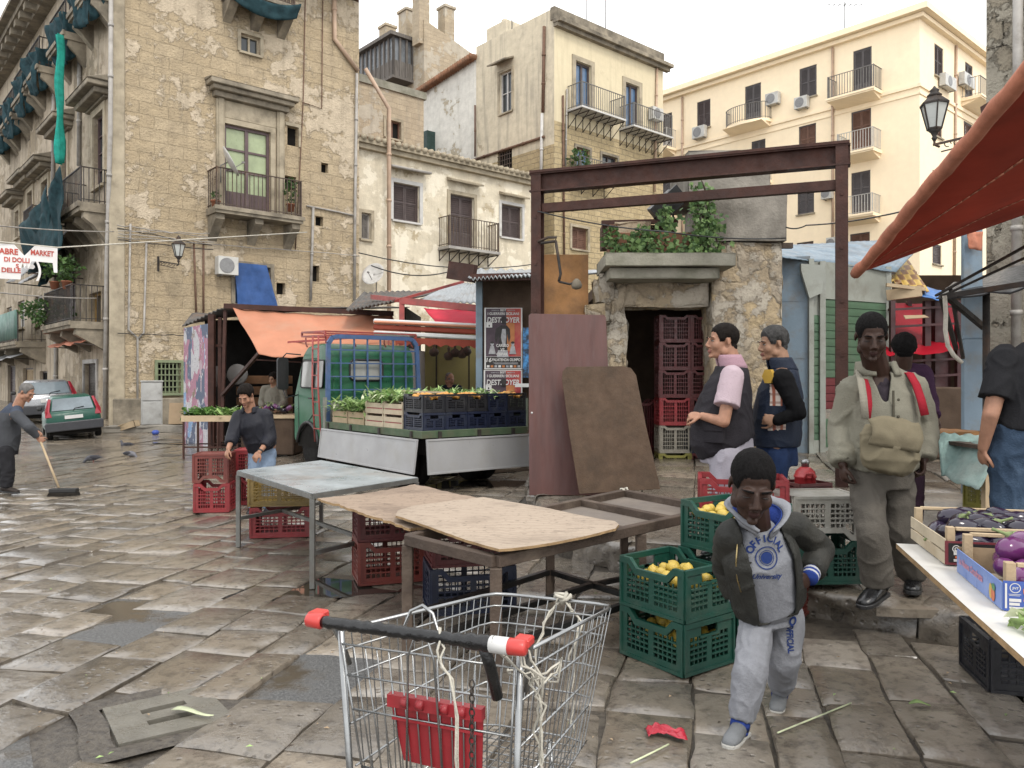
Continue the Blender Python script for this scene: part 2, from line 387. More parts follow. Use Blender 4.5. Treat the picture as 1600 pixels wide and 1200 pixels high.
M_cr_white = plastic('dirty white crate plastic', (.5,.48,.42), (.3,.27,.2), .4)
M_cr_beige = plastic('grey beige crate plastic', (.33,.3,.24), (.18,.16,.12), .5)
M_cr_blue = plastic('navy crate plastic', (.008,.016,.05), (.04,.05,.07), .4)
M_cr_black = plastic('black crate plastic', (.015,.016,.022), (.05,.05,.05), .4)
M_lemon = mat('lemon peel', (.68,.47,.03), .15, .4, 6, .3, 120)
M_orange = mat('orange peel', (.8,.36,.03), .15, .4, 6, .3, 120)
M_white_g = mat('dusty white panel paint', (.42,.42,.425), .1, .4, 1.6, .06, 14, dirt=(.38,.37,.34), dscale=2.5, damt=.4)
M_rubber = mat('tyre rubber', (.022,.021,.02), .2, .8, 8, .2)
M_black = mat('black plastic', (.02,.02,.021), .2, .45, 8, .05)
M_blackpaint = mat('black enamel', (.015,.015,.015), .2, .4, 8, .05, dirt=(.08,.06,.05), damt=.3)
M_greenvan = mat('tired green lorry paint', (.022,.155,.075), .14, .33, 1.5, .05, 20, dirt=(.05,.16,.09), dscale=3, damt=.4, rvar=.1)
M_greenbed = mat('green bed rail paint', (.1,.16,.085), .3, .6, 5, .2, dirt=(.14,.1,.07), damt=.5)
M_blueframe = mat('blue rack paint', (.07,.14,.31), .2, .45, 6, .1, dirt=(.12,.12,.16), damt=.3)
M_redframe = mat('red rack paint', (.42,.06,.05), .25, .5, 6, .1, dirt=(.22,.08,.06), damt=.4)
M_chrome = mat('bright zinc wire', (.42,.43,.43), .2, .3, 12, .03, metal=.95, rvar=.08)
M_redplast = mat('red plastic flap', (.42,.012,.022), .12, .4, 6, .06, dirt=(.25,.02,.02), damt=.3)
M_redcap = mat('bright red cap', (.7,.04,.03), .1, .35, 6, .03)
M_whiteplast = mat('white plastic', (.72,.72,.7), .1, .4, 6, .03)
M_string = mat('frayed white string', (.66,.62,.52), .2, .9, 20, .3)
M_tape = mat('black handle tape', (.008,.008,.009), .3, .35, 14, .35, 26)
M_green_sh = mat('green roller shutter', (.09,.18,.1), .2, .5, 2, .1, dirt=(.12,.17,.11), damt=.4)
M_red_sh = mat('red shutter slats', (.19,.03,.035), .2, .5, 2, .1)
M_blue_sh = mat('pale blue sheet metal', (.2,.29,.37), .18, .5, 2, .1, dirt=(.2,.18,.15), dscale=3, damt=.45)
M_grey_sh = mat('grey green sheet metal', (.36,.38,.33), .15, .5, 2, .1, dirt=(.22,.2,.16), dscale=2.5, damt=.4)
M_corr = mat('corrugated roofing', (.13,.12,.11), .3, .7, 3, .2, dirt=(.2,.13,.09), damt=.4)
M_corr_l = mat('light corrugated sheet', (.42,.45,.47), .2, .5, 2, .1, metal=.3, dirt=(.28,.25,.22), damt=.4)
M_yellowwall = mat('ochre painted stall wall', (.36,.32,.11), .15, .7, 1.5, .1, dirt=(.3,.26,.12), damt=.3)
M_brownwall = mat('brown stall boarding', (.12,.08,.055), .3, .8, 3, .2)
M_signal = mat('signal red cylinder', (.5,.025,.03), .12, .35, 5, .04)
M_card = mat('corrugated cardboard', (.46,.33,.2), .12, .85, 4, .1)
M_pot = mat('terracotta pot', (.4,.15,.08), .2, .8, 6, .1)
M_paper = mat('white paper', (.75,.74,.72), .06, .8, 4, .05)
def ply_mat(name, a, b, c_):
 s = NT(name); tc = s.co((1, 1, 1)); w = s.n('TexWave', p_wave_type='BANDS', p_bands_direction='Y'); s.set(w.inputs['Vector'], tc)
 w.inputs['Scale'].default_value = 5; w.inputs['Distortion'].default_value = 14; w.inputs['Detail'].default_value = 3; w.inputs['Detail Scale'].default_value = .55
 n1 = s.noise(tc, 2.4, 8, .65); n2 = s.noise(tc, 26, 5, .65); n3 = s.noise(tc, 5, 6, .6)
 col = s.mix(s.ramp(w.outputs['Fac'], .3, .95, 0, .4), tone(a), tone(b)); col = s.mix(s.ramp(n1, .48, .68, 0, .75), col, tone(c_)); col = s.mix(s.ramp(n2, .56, .66, 0, .5), col, tone(tuple(x*.5 for x in c_)))
 col = s.mix(s.ramp(n3, .62, .66, 0, .4), col, tone(tuple(x*.75 for x in c_)))
 h = s.math('ADD', s.math('MULTIPLY', w.outputs['Fac'], .6), s.math('ADD', n1, s.math('MULTIPLY', n2, .5)))
 MATS[name] = s.bsdf(col, .75, s.bump(h, .4, .008), Specular_IOR_Level=.15); return MATS[name]
M_ply = ply_mat('bare grained plywood', (.52,.415,.315), (.42,.325,.24), (.34,.265,.2)); M_ply2 = ply_mat('rain stained grained plywood', (.44,.33,.24), (.3,.21,.15), (.22,.16,.12))
A_ROW = radians(-13.0)
KERB = [V((1.5, 13.8, 0)), V((.12, 9.4, 0)), G(865, 866), G(945, 884), G(1300, 968), G(1420, 990), G(1530, 1012), V((4.2, 3.6, 0)), V((6.5, 2.0, 0))]
def kerb_side(x, y):
 """>0 on the raised pavement"""
 best = 1e9; sgn = -1
 for a, b in zip(KERB, KERB[1:]):
  d = (b-a).to_2d(); r = V((x-a.x, y-a.y)); t = max(0, min(1, r.dot(d)/d.dot(d)))
  q = r-d*t; L = q.length
  if L < best: best = L; sgn = d.x*r.y-d.y*r.x
 return best if sgn > 0 else -best
def stone_mat(name, wet_bias=0.):
 s = NT(name); tc = s.n('TexCoord').outputs['Object']
 at = s.n('Attribute', p_attribute_name='tint'); sp = s.n('SeparateColor'); s.t.links.new(at.outputs['Color'], sp.inputs[0])
 val, hue, wet = sp.outputs[0], sp.outputs[1], sp.outputs[2]
 n1 = s.noise(tc, 2.1, 8, .65); n2 = s.noise(tc, 11, 7, .7); n3 = s.noise(tc, 55, 4, .6); nw = s.noise(tc, .55, 7, .62); nw2 = s.noise(tc, 2.6, 6, .6)
 warm = s.mix(hue, (.218, .178, .132), (.18, .162, .14))
 col = s.mix(s.ramp(n1, .28, .72), warm, s.mix(.5, warm, (.3, .262, .21)))
 col = s.mix(s.ramp(n2, .48, .64, 0, .8), col, (.085, .07, .055))
 vm = s.n('VectorMath', p_operation='SCALE'); s.t.links.new(col, vm.inputs[0])
 sc = s.math('ADD', s.math('MULTIPLY', val, .95), .5); s.t.links.new(sc, vm.inputs['Scale'])
 col = vm.outputs[0]
 vor = s.n('TexVoronoi', p_feature='F1'); s.t.links.new(tc, vor.inputs['Vector']); vor.inputs['Scale'].default_value = 17; vor.inputs['Randomness'].default_value = 1
 pit = s.ramp(s.math('ADD', vor.outputs['Distance'], s.math('MULTIPLY', n2, .5)), .32, .5, 1, 0); pit = s.math('MULTIPLY', pit, s.ramp(n1, .4, .55))
 col = s.mix(s.math('MULTIPLY', pit, .45), col, (.05, .042, .034))
 w = s.math('ADD', s.math('MULTIPLY', wet, .55), s.math('ADD', s.math('MULTIPLY', nw, .55), s.math('MULTIPLY', nw2, .35)))
 sx = s.n('SeparateXYZ'); s.t.links.new(tc, sx.inputs[0]); w = s.math('ADD', w, s.ramp(sx.outputs[0], .5, -3.5, 0, .22)); w = s.ramp(w, .47-wet_bias, .8-wet_bias)
 col = s.mix(s.math('MULTIPLY', w, .5), col, s.mix(.45, col, (.03, .025, .02)))
 rough = s.math('ADD', s.math('MULTIPLY', s.math('SUBTRACT', 1.0, w), .3), s.math('ADD', s.math('MULTIPLY', n2, .16), .05))
 h = s.math('ADD', s.math('ADD', s.math('MULTIPLY', n1, 1.0), s.math('MULTIPLY', n2, .5)), s.math('SUBTRACT', s.math('MULTIPLY', n3, .16), s.math('MULTIPLY', pit, .9)))
 MATS[name] = s.bsdf(col, rough, s.bump(h, s.math('SUBTRACT', .85, s.math('MULTIPLY', w, .5)), .026), Specular_IOR_Level=.95)
 return MATS[name]
M_slab = stone_mat('wet worn paving stone', .1)
M_kerbst = stone_mat('kerb stone', .02)
def dirt_mat():
 s = NT('wet grit between stones'); tc = s.n('TexCoord').outputs['Object']
 n1 = s.noise(tc, 1.2, 8, .65); n2 = s.noise(tc, 30, 6, .7)
 col = s.mix(s.ramp(n1, .35, .65), (.045, .037, .028), (.1, .085, .065)); col = s.mix(s.ramp(n2, .45, .65), col, (.028, .022, .017))
 return s.bsdf(col, s.ramp(n1, .35, .7, .25, .7), s.bump(n2, .7, .02))
M_dirt = dirt_mat()
def asph_mat():
 s = NT('rough wet asphalt'); tc = s.n('TexCoord').outputs['Object']
 n1 = s.noise(tc, 1.6, 7, .6); n2 = s.noise(tc, 70, 4, .7)
 col = s.mix(s.ramp(n2, .4, .65), (.05, .05, .05), (.13, .13, .125)); col = s.mix(s.ramp(n1, .5, .6), col, (.06, .048, .035))
 return s.bsdf(col, s.ramp(n1, .46, .6, .5, .1), s.bump(n2, s.ramp(n1, .46, .6, .9, .05), .012))
M_asph = asph_mat()
def terr(y): return zroad(y)
mb = MB()
ys = [-6, 0, 6, 12, 16, 24, 34, 50, 80, 160, 420]
for a, b in zip(ys, ys[1:]):
 mb.add([(-260, a, terr(a)-.022), (260, a, terr(a)-.022), (260, b, terr(b)-.022), (-260, b, terr(b)-.022)], [(0, 1, 2, 3)])
g0 = mb.build('ground', M_dirt); g0['kind'] = 'structure'
def to_row(p):
 c, s_ = cos(A_ROW), sin(A_ROW); return (p[0]*c+p[1]*s_, -p[0]*s_+p[1]*c)
def fr_row(u, v):
 c, s_ = cos(A_ROW), sin(A_ROW); return (u*c-v*s_, u*s_+v*c)
PATCH = [[G(*p) for p in q] for q in (
 [(128, 985), (170, 945), (240, 938), (300, 962), (262, 990), (190, 1000)],
 [(415, 1075), (455, 1030), (520, 1012), (560, 1030), (545, 1080), (480, 1098)],
 [(-10, 1135), (30, 1150), (35, 1210), (-20, 1230)])]
GRATE = [G(160, 1108), G(318, 1072), G(368, 1122), G(185, 1164)]
def inpoly(x, y, poly):
 c = False; n = len(poly)
 for i in range(n):
  a, b = poly[i], poly[i-1]
  if (a[1] > y) != (b[1] > y) and x < (b[0]-a[0])*(y-a[1])/(b[1]-a[1])+a[0]: c = not c
 return c
PUDPX = ((500, 915, .75, .3, .15), (700, 735, 1.3, .6, .2), (735, 756, .9, .4, .1), (380, 700, 1.6, .4, .1), (640, 690, .8, .4, 0))
PUD = [(*G(a, b).xy, c, d) for (a, b, c, d, e) in PUDPX]
def slabs(name, keep, zf, u0, u1, v0, v1, wid, lens, mat_, fine_d=11., seed=3, skip=()):
 R = random.Random(seed); mb = MB(); tint = []
 u = u0; joints = []
 while u < u1:
  w = R.uniform(*wid); joints.append((u, w)); u += w
 wob = [R.uniform(0, 50) for _ in range(len(joints)+1)]
 for si, (u, w) in enumerate(joints):
  v = v0+R.uniform(-.6, 0); prevsk = R.uniform(-.12, .12)
  while v < v1:
   L = R.uniform(*lens); sk = R.uniform(-.14, .14)
   def edge(k, vv): return .05*noise.noise(V((wob[k], vv*.7, 0)))
   g = R.uniform(.003, .010)
   cs = []
   for (uu, vv, k) in ((u+g, v+g+prevsk*0-prevsk*w*.5, si), (u+w-g, v+g+prevsk*w*.5, si+1), (u+w-g, v+L-g+sk*w*.5, si+1), (u+g, v+L-g-sk*w*.5, si)):
    cs.append((uu+edge(k, vv)*1.2, vv))
   v += L; prevsk = sk
   ctr = fr_row(sum(c[0] for c in cs)/4, sum(c[1] for c in cs)/4)
   if not keep(*ctr): continue
   if any(inpoly(ctr[0], ctr[1], q) for q in skip): continue
   d = sqrt(ctr[0]**2+ctr[1]**2)
   N = 6 if d < 7 else (4 if d < 13 else 2)
   tx, ty = R.gauss(0, .0055), R.gauss(0, .0055); dz = R.gauss(0, .0045); sd = V((R.uniform(0, 99), R.uniform(0, 99), 0))
   if R.random() < .07: dz -= .012
   if R.random() < .07: tx += R.choice((-1, 1))*.016; ty += R.choice((-1, 1))*.012
   dome = R.uniform(.002, .012)
   for (qx, qy, qa, qb) in PUD: dz -= .02*math.exp(-((ctr[0]-qx)/qa)**2-((ctr[1]-qy)/qb)**2)
   vs = []; fs = []
   q = [V(fr_row(*c)) for c in cs]
   xc, yc = ctr
   ins = .035
   par = [0, ins]+[ins+(1-2*ins)*k/(N-2) for k in range(1, N-2)]+[1-ins, 1] if N > 2 else [0, .5, 1]
   n = len(par)
   for b in par:
    for a in par:
     p = q[0]*(1-a)*(1-b)+q[1]*a*(1-b)+q[2]*a*b+q[3]*(1-a)*b
     jit = noise.noise(V((p.x*5, p.y*5, sd.x)))*.012
     if a in (0, 1) or b in (0, 1):
      dr = V((p.x-xc, p.y-yc));
      if dr.length > 0: p = p+dr.normalized()*jit*2.2
     e = min(a, 1-a, b, 1-b)
     z = zf(p.y)+dz+tx*(p.x-xc)+ty*(p.y-yc)+(dome*(1-(2*a-1)**2)*(1-(2*b-1)**2))+.004*noise.noise(V((p.x*3.1, p.y*3.1, sd.y)))
     if e == 0: z -= .007+.007*abs(noise.noise(V((p.x*7, p.y*7, 3))))
     vs.append((p.x, p.y, z))
   for j in range(n-1):
    for i in range(n-1): fs.append((j*n+i, j*n+i+1, (j+1)*n+i+1, (j+1)*n+i))
   rim = [i for i in range(n)]+[j*n+n-1 for j in range(1, n)]+[(n-1)*n+i for i in range(n-2, -1, -1)]+[j*n for j in range(n-2, 0, -1)]
   base = len(vs)
   for k in rim: vs.append((vs[k][0], vs[k][1], vs[k][2]-.05))
   m = len(rim)
   for k in range(m): fs.append((rim[k], base+k, base+(k+1) % m, rim[(k+1) % m]))
   mb.add(vs, fs, False)
   for f in range(len(fs)):
    if f < (n-1)*(n-1): mb.sm[-1-f] = mb.sm[-1-f]
   t = (min(1, max(0, R.gauss(.42, .16))), min(1, max(0, R.gauss(.4, .3))), min(1, max(0, R.gauss(.45, .28))), 1)
   tint += [t]*len(vs)
 o = mb.build(name, mat_, attrs=tint, fixn=False); o['kind'] = 'structure'
 me = o.data; me.polygons.foreach_set('use_smooth', [True]*len(me.polygons))
 try:
  md = o.modifiers.new('edge', 'EDGE_SPLIT'); md.split_angle = radians(38)
 except Exception: pass
 return o
def vis(x, y, m=1.0):
 return y > 1.2 and abs(x) < .70*y+m
slabs('paving', lambda x, y: vis(x, y) and y < 15 and kerb_side(x, y) < -.17, terr, -16, 14, -3, 17, (.28, .46), (.32, .66), M_slab, skip=PATCH+[GRATE], seed=5)
slabs('far_paving', lambda x, y: vis(x, y, 3) and 15 <= y < 46 and kerb_side(x, y) < -.17, terr, -40, 20, 8, 56, (.55, .75), (.7, 1.3), M_slab, seed=9)
slabs('pavement', lambda x, y: vis(x, y, 1.5) and kerb_side(x, y) > .2 and y < 13.5, zpav, -6, 16, -2, 16, (.5, .7), (.5, 1.0), M_slab, seed=21)
mb = MB()
def inset(d):
 out = []
 for i, p in enumerate(KERB):
  a = KERB[max(i-1, 0)]; b = KERB[min(i+1, len(KERB)-1)]; t = (b-a).normalized(); out.append(p+V((-t.y, t.x, 0))*d)
 return out
k0 = inset(.05)
n = 14
rows = []
for i, p in enumerate(k0):
 far = V((p.x+7+i*1.0, p.y+13-i*.2, 0))
 rows.append([V((p.x+(far.x-p.x)*t/n, p.y+(far.y-p.y)*t/n, 0)) for t in range(n+1)])
for r in rows:
 for p in r: p.z = zpav(p.y)-.035
vs = [p for r in rows for p in r]
mb.add(vs, [(i*(n+1)+j, (i+1)*(n+1)+j, (i+1)*(n+1)+j+1, i*(n+1)+j+1) for i in range(len(rows)-1) for j in range(n)])
vs = []
for p in k0: vs += [(p.x, p.y, -.05), (p.x, p.y, zpav(p.y)-.035)]
mb.add(vs, [(2*i, 2*i+2, 2*i+3, 2*i+1) for i in range(len(k0)-1)])
o = mb.build('pavement_bed', M_dirt); o['kind'] = 'structure'
mb = MB(); tint = []; R = random.Random(4)
pts = []
for a, b in zip(KERB, KERB[1:]):
 L = (b-a).length; m = max(1, int(L/.05))
 pts += [a+(b-a)*(i/m) for i in range(m)]
i = 0
while i < len(pts)-12:
 k = int(R.uniform(9, 20)); a = pts[i]; b = pts[min(i+k, len(pts)-1)]; i += k
 d = (b-a).normalized(); nrm = V((-d.y, d.x, 0)); b = b-d*.015
 w = R.uniform(.2, .27); zt = zpav((a.y+b.y)/2)+R.gauss(-.005, .01)
 b0 = len(mb.v); sd = R.uniform(0, 90)
 def fn(s, t):
  prof = [(0.01, -.05), (-.004, .1), (.0, .165), (.022, .19), (.12, .193), (w, .188)]
  x = t*5; k_ = min(4, int(x)); f_ = x-k_
  q0, q1 = prof[k_], prof[k_+1]; pu = q0[0]+(q1[0]-q0[0])*f_; pz = q0[1]+(q1[1]-q0[1])*f_
  p = a+(b-a)*s+nrm*pu
  nz = noise.noise(V((p.x*5, p.y*5, pz*7+sd)))*.05+noise.noise(V((p.x*15, p.y*15, pz*18+sd)))*.025
  e = min(s, 1-s)
  return (p.x+nrm.x*nz, p.y+nrm.y*nz, zt-.19+pz+nz*.5-(.015 if e == 0 else 0))
 mb.grid(18, 14, fn)
 tn = (R.uniform(.05, .4), R.uniform(.2, .7), R.uniform(.2, .6), 1)
 tint += [tn]*(len(mb.v)-b0)
o = mb.build('kerb', M_kerbst, attrs=tint, fixn=False); o['kind'] = 'structure'
for q in PATCH:
 mb = MB(); c = sum(q, V())/len(q); R = random.Random(int(c.x*100))
 ring = []
 for i in range(48):
  k = i*len(q)/48; a = q[int(k) % len(q)]; b = q[(int(k)+1) % len(q)]; p = a.lerp(b, k-int(k)); r = 1.75+.1*noise.noise(p*3)
  ring.append(c+(p-c)*r)
 mb.add([(c.x, c.y, -.012)]+[(p.x, p.y, -.02) for p in ring], [(0, 1+i, 1+(i+1) % 48) for i in range(48)])
 o = mb.build('asphalt_patch', M_asph); o['kind'] = 'structure'
mb = MB(); q = GRATE
def gp(a, b, z=.003):
 p = q[0]*(1-a)*(1-b)+q[1]*a*(1-b)+q[2]*a*b+q[3]*(1-a)*b; return (p.x, p.y, z+.003*noise.noise(p*4))
ca = [0, .30, .72, 1]; cbb = [0, .28, .40, .60, .72, 1]
holes = {(1, 1), (1, 3)}
for j in range(5):
 for i in range(3):
  a0, a1, b0, b1 = ca[i], ca[i+1], cbb[j], cbb[j+1]
  if (i, j) in holes:
   c4 = [(a0, b0), (a1, b0), (a1, b1), (a0, b1)]
   for k in range(4):
    p, r = c4[k], c4[(k+1) % 4]; mb.add([gp(*p), gp(*r), gp(*r, -.03), gp(*p, -.03)], [(0, 1, 2, 3)])
   mb.k = 1; mb.add([gp(*c, -.031) for c in c4], [(0, 1, 2, 3)]); mb.k = 0
  else: mb.add([gp(a0, b0), gp(a1, b0), gp(a1, b1), gp(a0, b1)], [(0, 1, 2, 3)])
c4 = [(0, 0), (1, 0), (1, 1), (0, 1)]
for k in range(4):
 p, r = c4[k], c4[(k+1) % 4]; mb.add([gp(*p), gp(*r), gp(*r, -.05), gp(*p, -.05)], [(0, 1, 2, 3)])
M_drain = mat('smooth grey drain stone', (.2,.185,.15), .2, .35, 4, .25, 60, dirt=(.12,.11,.09), damt=.4)
tag(mb.build('drain_cover', [M_drain, M_dark], recenter=True), 'grey stone drain cover with two slots set among the paving slabs', 'drain cover')
mb = MB(); cg = sum(q, V())/4; ring = []
for i in range(40):
 k = i/10; a = q[int(k) % 4]; b = q[(int(k)+1) % 4]; p = a.lerp(b, k-int(k)); r = 1.55+.12*noise.noise(p*4); ring.append(cg+(p-cg)*r)
mb.add([(cg.x, cg.y, -.0335)]+[(p.x, p.y, -.004) for p in ring]+[(cg.x+(p.x-cg.x)*.66, cg.y+(p.y-cg.y)*.66, -.006) for p in ring], [(1+i, 1+(i+1) % 40, 41+(i+1) % 40, 41+i) for i in range(40)])
o = mb.build('grit_fill', M_dirt, fixn=False); o['kind'] = 'structure'
M_puddle = NT('standing rain water').bsdf((.035, .03, .025), .03, None, Specular_IOR_Level=.6)
for (px, py, a, b, rz_) in PUDPX:
 c = G(px, py); mb = MB(); ring = []
 for i in range(40):
  t = 2*pi*i/40; r = 1.15+.3*noise.noise(V((cos(t)*1.2+px, sin(t)*1.2, py)))
  x = a*r*cos(t); y = b*r*sin(t); ring.append((x*cos(rz_)-y*sin(rz_), x*sin(rz_)+y*cos(rz_), 0))
 mb.add([(0, 0, 0)]+ring, [(0, 1+i, 1+(i+1) % 40) for i in range(40)])
 o = mb.build('puddle', M_puddle, loc=(c.x, c.y, zroad(c.y)-.0065)); o['kind'] = 'structure'
TH = atan2(.661, .751); D_ = V((.751, .661, 0)).normalized(); E_ = V((-D_.y, D_.x, 0))
PL = RZ(-pi/2)
class Bld:
 def __init__(s, name, label, cat, px, Y, base=None, group=None):
  s.O = V(((px-800)/F*Y, Y, 0)); s.z0 = zroad(Y)-.3 if base is None else base
  s.root = thing(name, label, cat, (s.O.x, s.O.y, 0), TH, group); s.holes = {'R': [], 'L': []}; s.wallspec = []
 def pt(s, pan, px, py):
  k = (px-800)/F
  d = D_ if pan == 'R' else E_
  t = (k*s.O.y-s.O.x)/(d.x-k*d.y); Y = s.O.y+d.y*t
  return (t if pan == 'R' else -t), H+(HY-py)/F*Y
 def M(s, pan): return Matrix() if pan == 'R' else PL
 def rect(s, pan, x0, x1, y0, y1):
  xm = (x0+x1)/2; a = s.pt(pan, x0, y0)[0]; b = s.pt(pan, x1, y0)[0]
  return min(a, b), max(a, b), s.pt(pan, xm, y1)[1], s.pt(pan, xm, y0)[1]
 def wall(s, pan, s0, s1, z0, z1, mats, kfn=None, name='wall', depth=.22, zc=()):
  hs = [h for h in s.holes[pan] if h[0] >= s0-.01 and h[1] <= s1+.01 and h[2] < z1]
  mb = MB(); mb.push(s.M(pan))
  ss = sorted({s0, s1, *[h[0] for h in hs], *[h[1] for h in hs]}); zz = sorted({z0, z1, *zc, *[max(z0, h[2]) for h in hs], *[h[3] for h in hs if h[3] < z1]})
  for a, b in zip(ss, ss[1:]):
   for c, d in zip(zz, zz[1:]):
    m, q = (a+b)/2, (c+d)/2
    if any(h[0] < m < h[1] and h[2] < q < h[3] for h in hs): continue
    mb.k = kfn(m, q) if kfn else 0
    mb.add([(a, 0, c), (b, 0, c), (b, 0, d), (a, 0, d)], [(0, 1, 2, 3)])
  for h in hs:
   mb.k = kfn((h[0]+h[1])/2, (h[2]+h[3])/2) if kfn else 0
   c4 = [(h[0], max(z0, h[2])), (h[1], max(z0, h[2])), (h[1], h[3]), (h[0], h[3])]
   for i in range(4):
    p, q = c4[i], c4[(i+1) % 4]; mb.add([(p[0], 0, p[1]), (q[0], 0, q[1]), (q[0], depth, q[1]), (p[0], depth, p[1])], [(0, 1, 2, 3)])
  return mb.build(name, mats, s.root, fixn=False)
 def block(s, name, x0, x1, y0, y1, z0, z1, m, bevel=0):
  mb = MB(); mb.box(x0, x1, y0, y1, z0, z1); return mb.build(name, m, s.root, bevel=bevel)
 def window(s, pan, r, kind='shutter', fm=None, leaf=None, dep=.14, trim=None, tw=.12, rows=3, sill=True, label=None, lower=.28, open_=0, px=True, wood=.055):
  if px: r = s.rect(pan, *r)
  s0, s1, z0, z1 = r; s.holes[pan].append(r); fm = fm or M_shut; leaf = leaf or M_shut
  M = s.M(pan); mb = MB(); mb.push(M); w = wood
  mb.box(s0, s0+w, dep-.04, dep+.05, z0, z1); mb.box(s1-w, s1, dep-.04, dep+.05, z0, z1); mb.box(s0+w, s1-w, dep-.04, dep+.05, z1-w, z1)
  if kind not in ('door', 'shutdoor'): mb.box(s0+w, s1-w, dep-.04, dep+.05, z0, z0+w)
  mats = [fm, trim or M_stone_trim]
  if trim:
   mb.k = 1
   mb.box(s0-tw, s0-.003, -.05, .02, z0, z1+tw); mb.box(s1+.003, s1+tw, -.05, .02, z0, z1+tw); mb.box(s0-.003, s1+.003, -.05, .02, z1+.003, z1+tw)
  if sill and kind in ('shutter', 'pane', 'grille'):
   mb.k = 1; mb.box(s0-.06, s1+.06, -.1, .13, z0-.07, z0-.002)
  if kind in ('pane', 'door'):
   mb.k = 0; mid = (s0+s1)/2
   mb.box(mid-w*.6, mid+w*.6, dep-.035, dep+.045, z0, z1-w)
   zb = z0+(z1-z0)*lower if kind == 'door' else z0+w
   for i in range(1, rows):
    z = zb+(z1-w-zb)*i/rows
    mb.box(s0+w, mid-w*.6, dep-.02, dep+.04, z-w*.35, z+w*.35); mb.box(mid+w*.6, s1-w, dep-.02, dep+.04, z-w*.35, z+w*.35)
   if kind == 'door':
    mb.box(s0+w, mid-w*.6, dep-.01, dep+.03, z0+.02, zb); mb.box(mid+w*.6, s1-w, dep-.01, dep+.03, z0+.02, zb)
    for q in range(1, 5):
     for (a, b) in ((s0+w, mid-w*.6), (mid+w*.6, s1-w)):
      x = a+(b-a)*q/5; mb.box(x-.012, x+.012, dep-.022, dep-.01, z0+.05, zb-.04)
  if kind == 'grille':
   mb.k = 0
   for i in range(1, 6): x = s0+(s1-s0)*i/6; mb.box(x-.015, x+.015, -.02, .01, z0, z1)
   for i in range(1, 5): z = z0+(z1-z0)*i/5; mb.box(s0, s1, -.04, -.02, z-.015, z+.015)
  fr = mb.build('window' if kind not in ('door', 'shutdoor') else 'balcony_door', mats, s.root, label=label)
  if kind in ('pane', 'door', 'grille'):
   mb = MB(); mb.push(M); mb.add([(s0+w, dep+.02, z0+.01), (s1-w, dep+.02, z0+.01), (s1-w, dep+.02, z1-w), (s0+w, dep+.02, z1-w)], [(0, 1, 2, 3)])
   pn = mb.build('pane', leaf, fr)
  else:
   mid = (s0+s1)/2
   for (a, b, sg) in ((s0+w, mid-.005, 1), (mid+.005, s1-w, -1)):
    mb = MB(); mb.push(M); y0, y1 = dep-.02, dep+.02; f = .05; zl = z0+.02
    zb = zl+(z1-zl)*(.3 if kind == 'shutdoor' else 0)
    mb.box(a, a+f, y0, y1, zl, z1-w); mb.box(b-f, b, y0, y1, zl, z1-w)
    mb.box(a+f, b-f, y0, y1, z1-w-f, z1-w); mb.box(a+f, b-f, y0, y1, zl, zl+f)
    mzs = [zb+f, (zb+z1)/2, z1-w-f]
    if kind == 'shutdoor': mb.box(a+f, b-f, y0+.006, y1-.006, zl+f, zb); mb.box(a+f, b-f, y0, y1, zb, zb+f)
    mb.box(a+f, b-f, y0, y1, mzs[1]-f/2, mzs[1]+f/2)
    n = max(6, int((z1-w-f-zb-f)/.075))
    for i in range(n):
     z = zb+f+(z1-w-2*f-zb)*(i+.5)/n; h = (z1-w-2*f-zb)/n
     mb.add([(a+f, y0+.002, z-h*.55), (b-f, y0+.002, z-h*.55), (b-f, y1, z+h*.55), (a+f, y1, z+h*.55)], [(0, 1, 2, 3)])
    mb.add([(a+f, y1+.01, zl), (b-f, y1+.01, zl), (b-f, y1+.01, z1-w), (a+f, y1+.01, z1-w)], [(0, 1, 2, 3)])
    mb.build('shutter', leaf, fr)
  return fr
 def hole(s, pan, r, frame=None, dep=.5):
  """an unglazed opening closed by a sheet painted near-black for its inner shade"""
  r = s.rect(pan, *r); s.holes[pan].append(r); s0, s1, z0, z1 = r
  mb = MB(); mb.push(s.M(pan))
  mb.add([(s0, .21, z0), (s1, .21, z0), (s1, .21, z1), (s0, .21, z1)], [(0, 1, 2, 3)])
  mats = [M_dark]
  if frame: mb.k = 1; mats.append(frame); mb.box(s0-.08, s1+.08, -.04, .015, z1+.002, z1+.1); mb.box(s1+.002, s1+.1, -.04, .015, z0, z1+.002)
  return mb.build('wall_opening', mats, s.root)
 def balcony(s, pan, x0, x1, ytop, yfl, prot=.7, slab=.14, m=M_cornice, rail=M_iron, step=.13, kind='strut', nbr=4, curved=False, rm=None, brk=.5, label=None, px=True, rw=.02):
  """ytop: row of the hand rail, yfl: row of the balcony floor (both at the wall plane)"""
  if px: s0, s1, zf, zt = s.rect(pan, x0, x1, ytop, yfl)
  else: s0, s1, zf, zt = x0, x1, yfl, ytop
  M = s.M(pan); mb = MB(); mb.push(M); mid = (s0+s1)/2; hw = (s1-s0)/2
  def front(t):
   if curved: a = t*pi/2; return (mid+hw*sin(a), -prot*(.25+.75*max(0, cos(a)))) if abs(t) < .999 else (mid+hw*t, -.25*prot)
   return (mid+hw*t, -prot)
  if curved:
   ring = [(s0, .02)]+[front(-1+i/8) for i in range(17)]+[(s1, .02)]
   mb.prism(ring, zf-slab, zf, 'z')
  else:
   mb.box(s0, s1, -prot, .02, zf-slab, zf)
   if slab > .1: mb.box(s0-.04, s1+.04, -prot-.05, -prot-.002, zf-slab*.55, zf+.01)
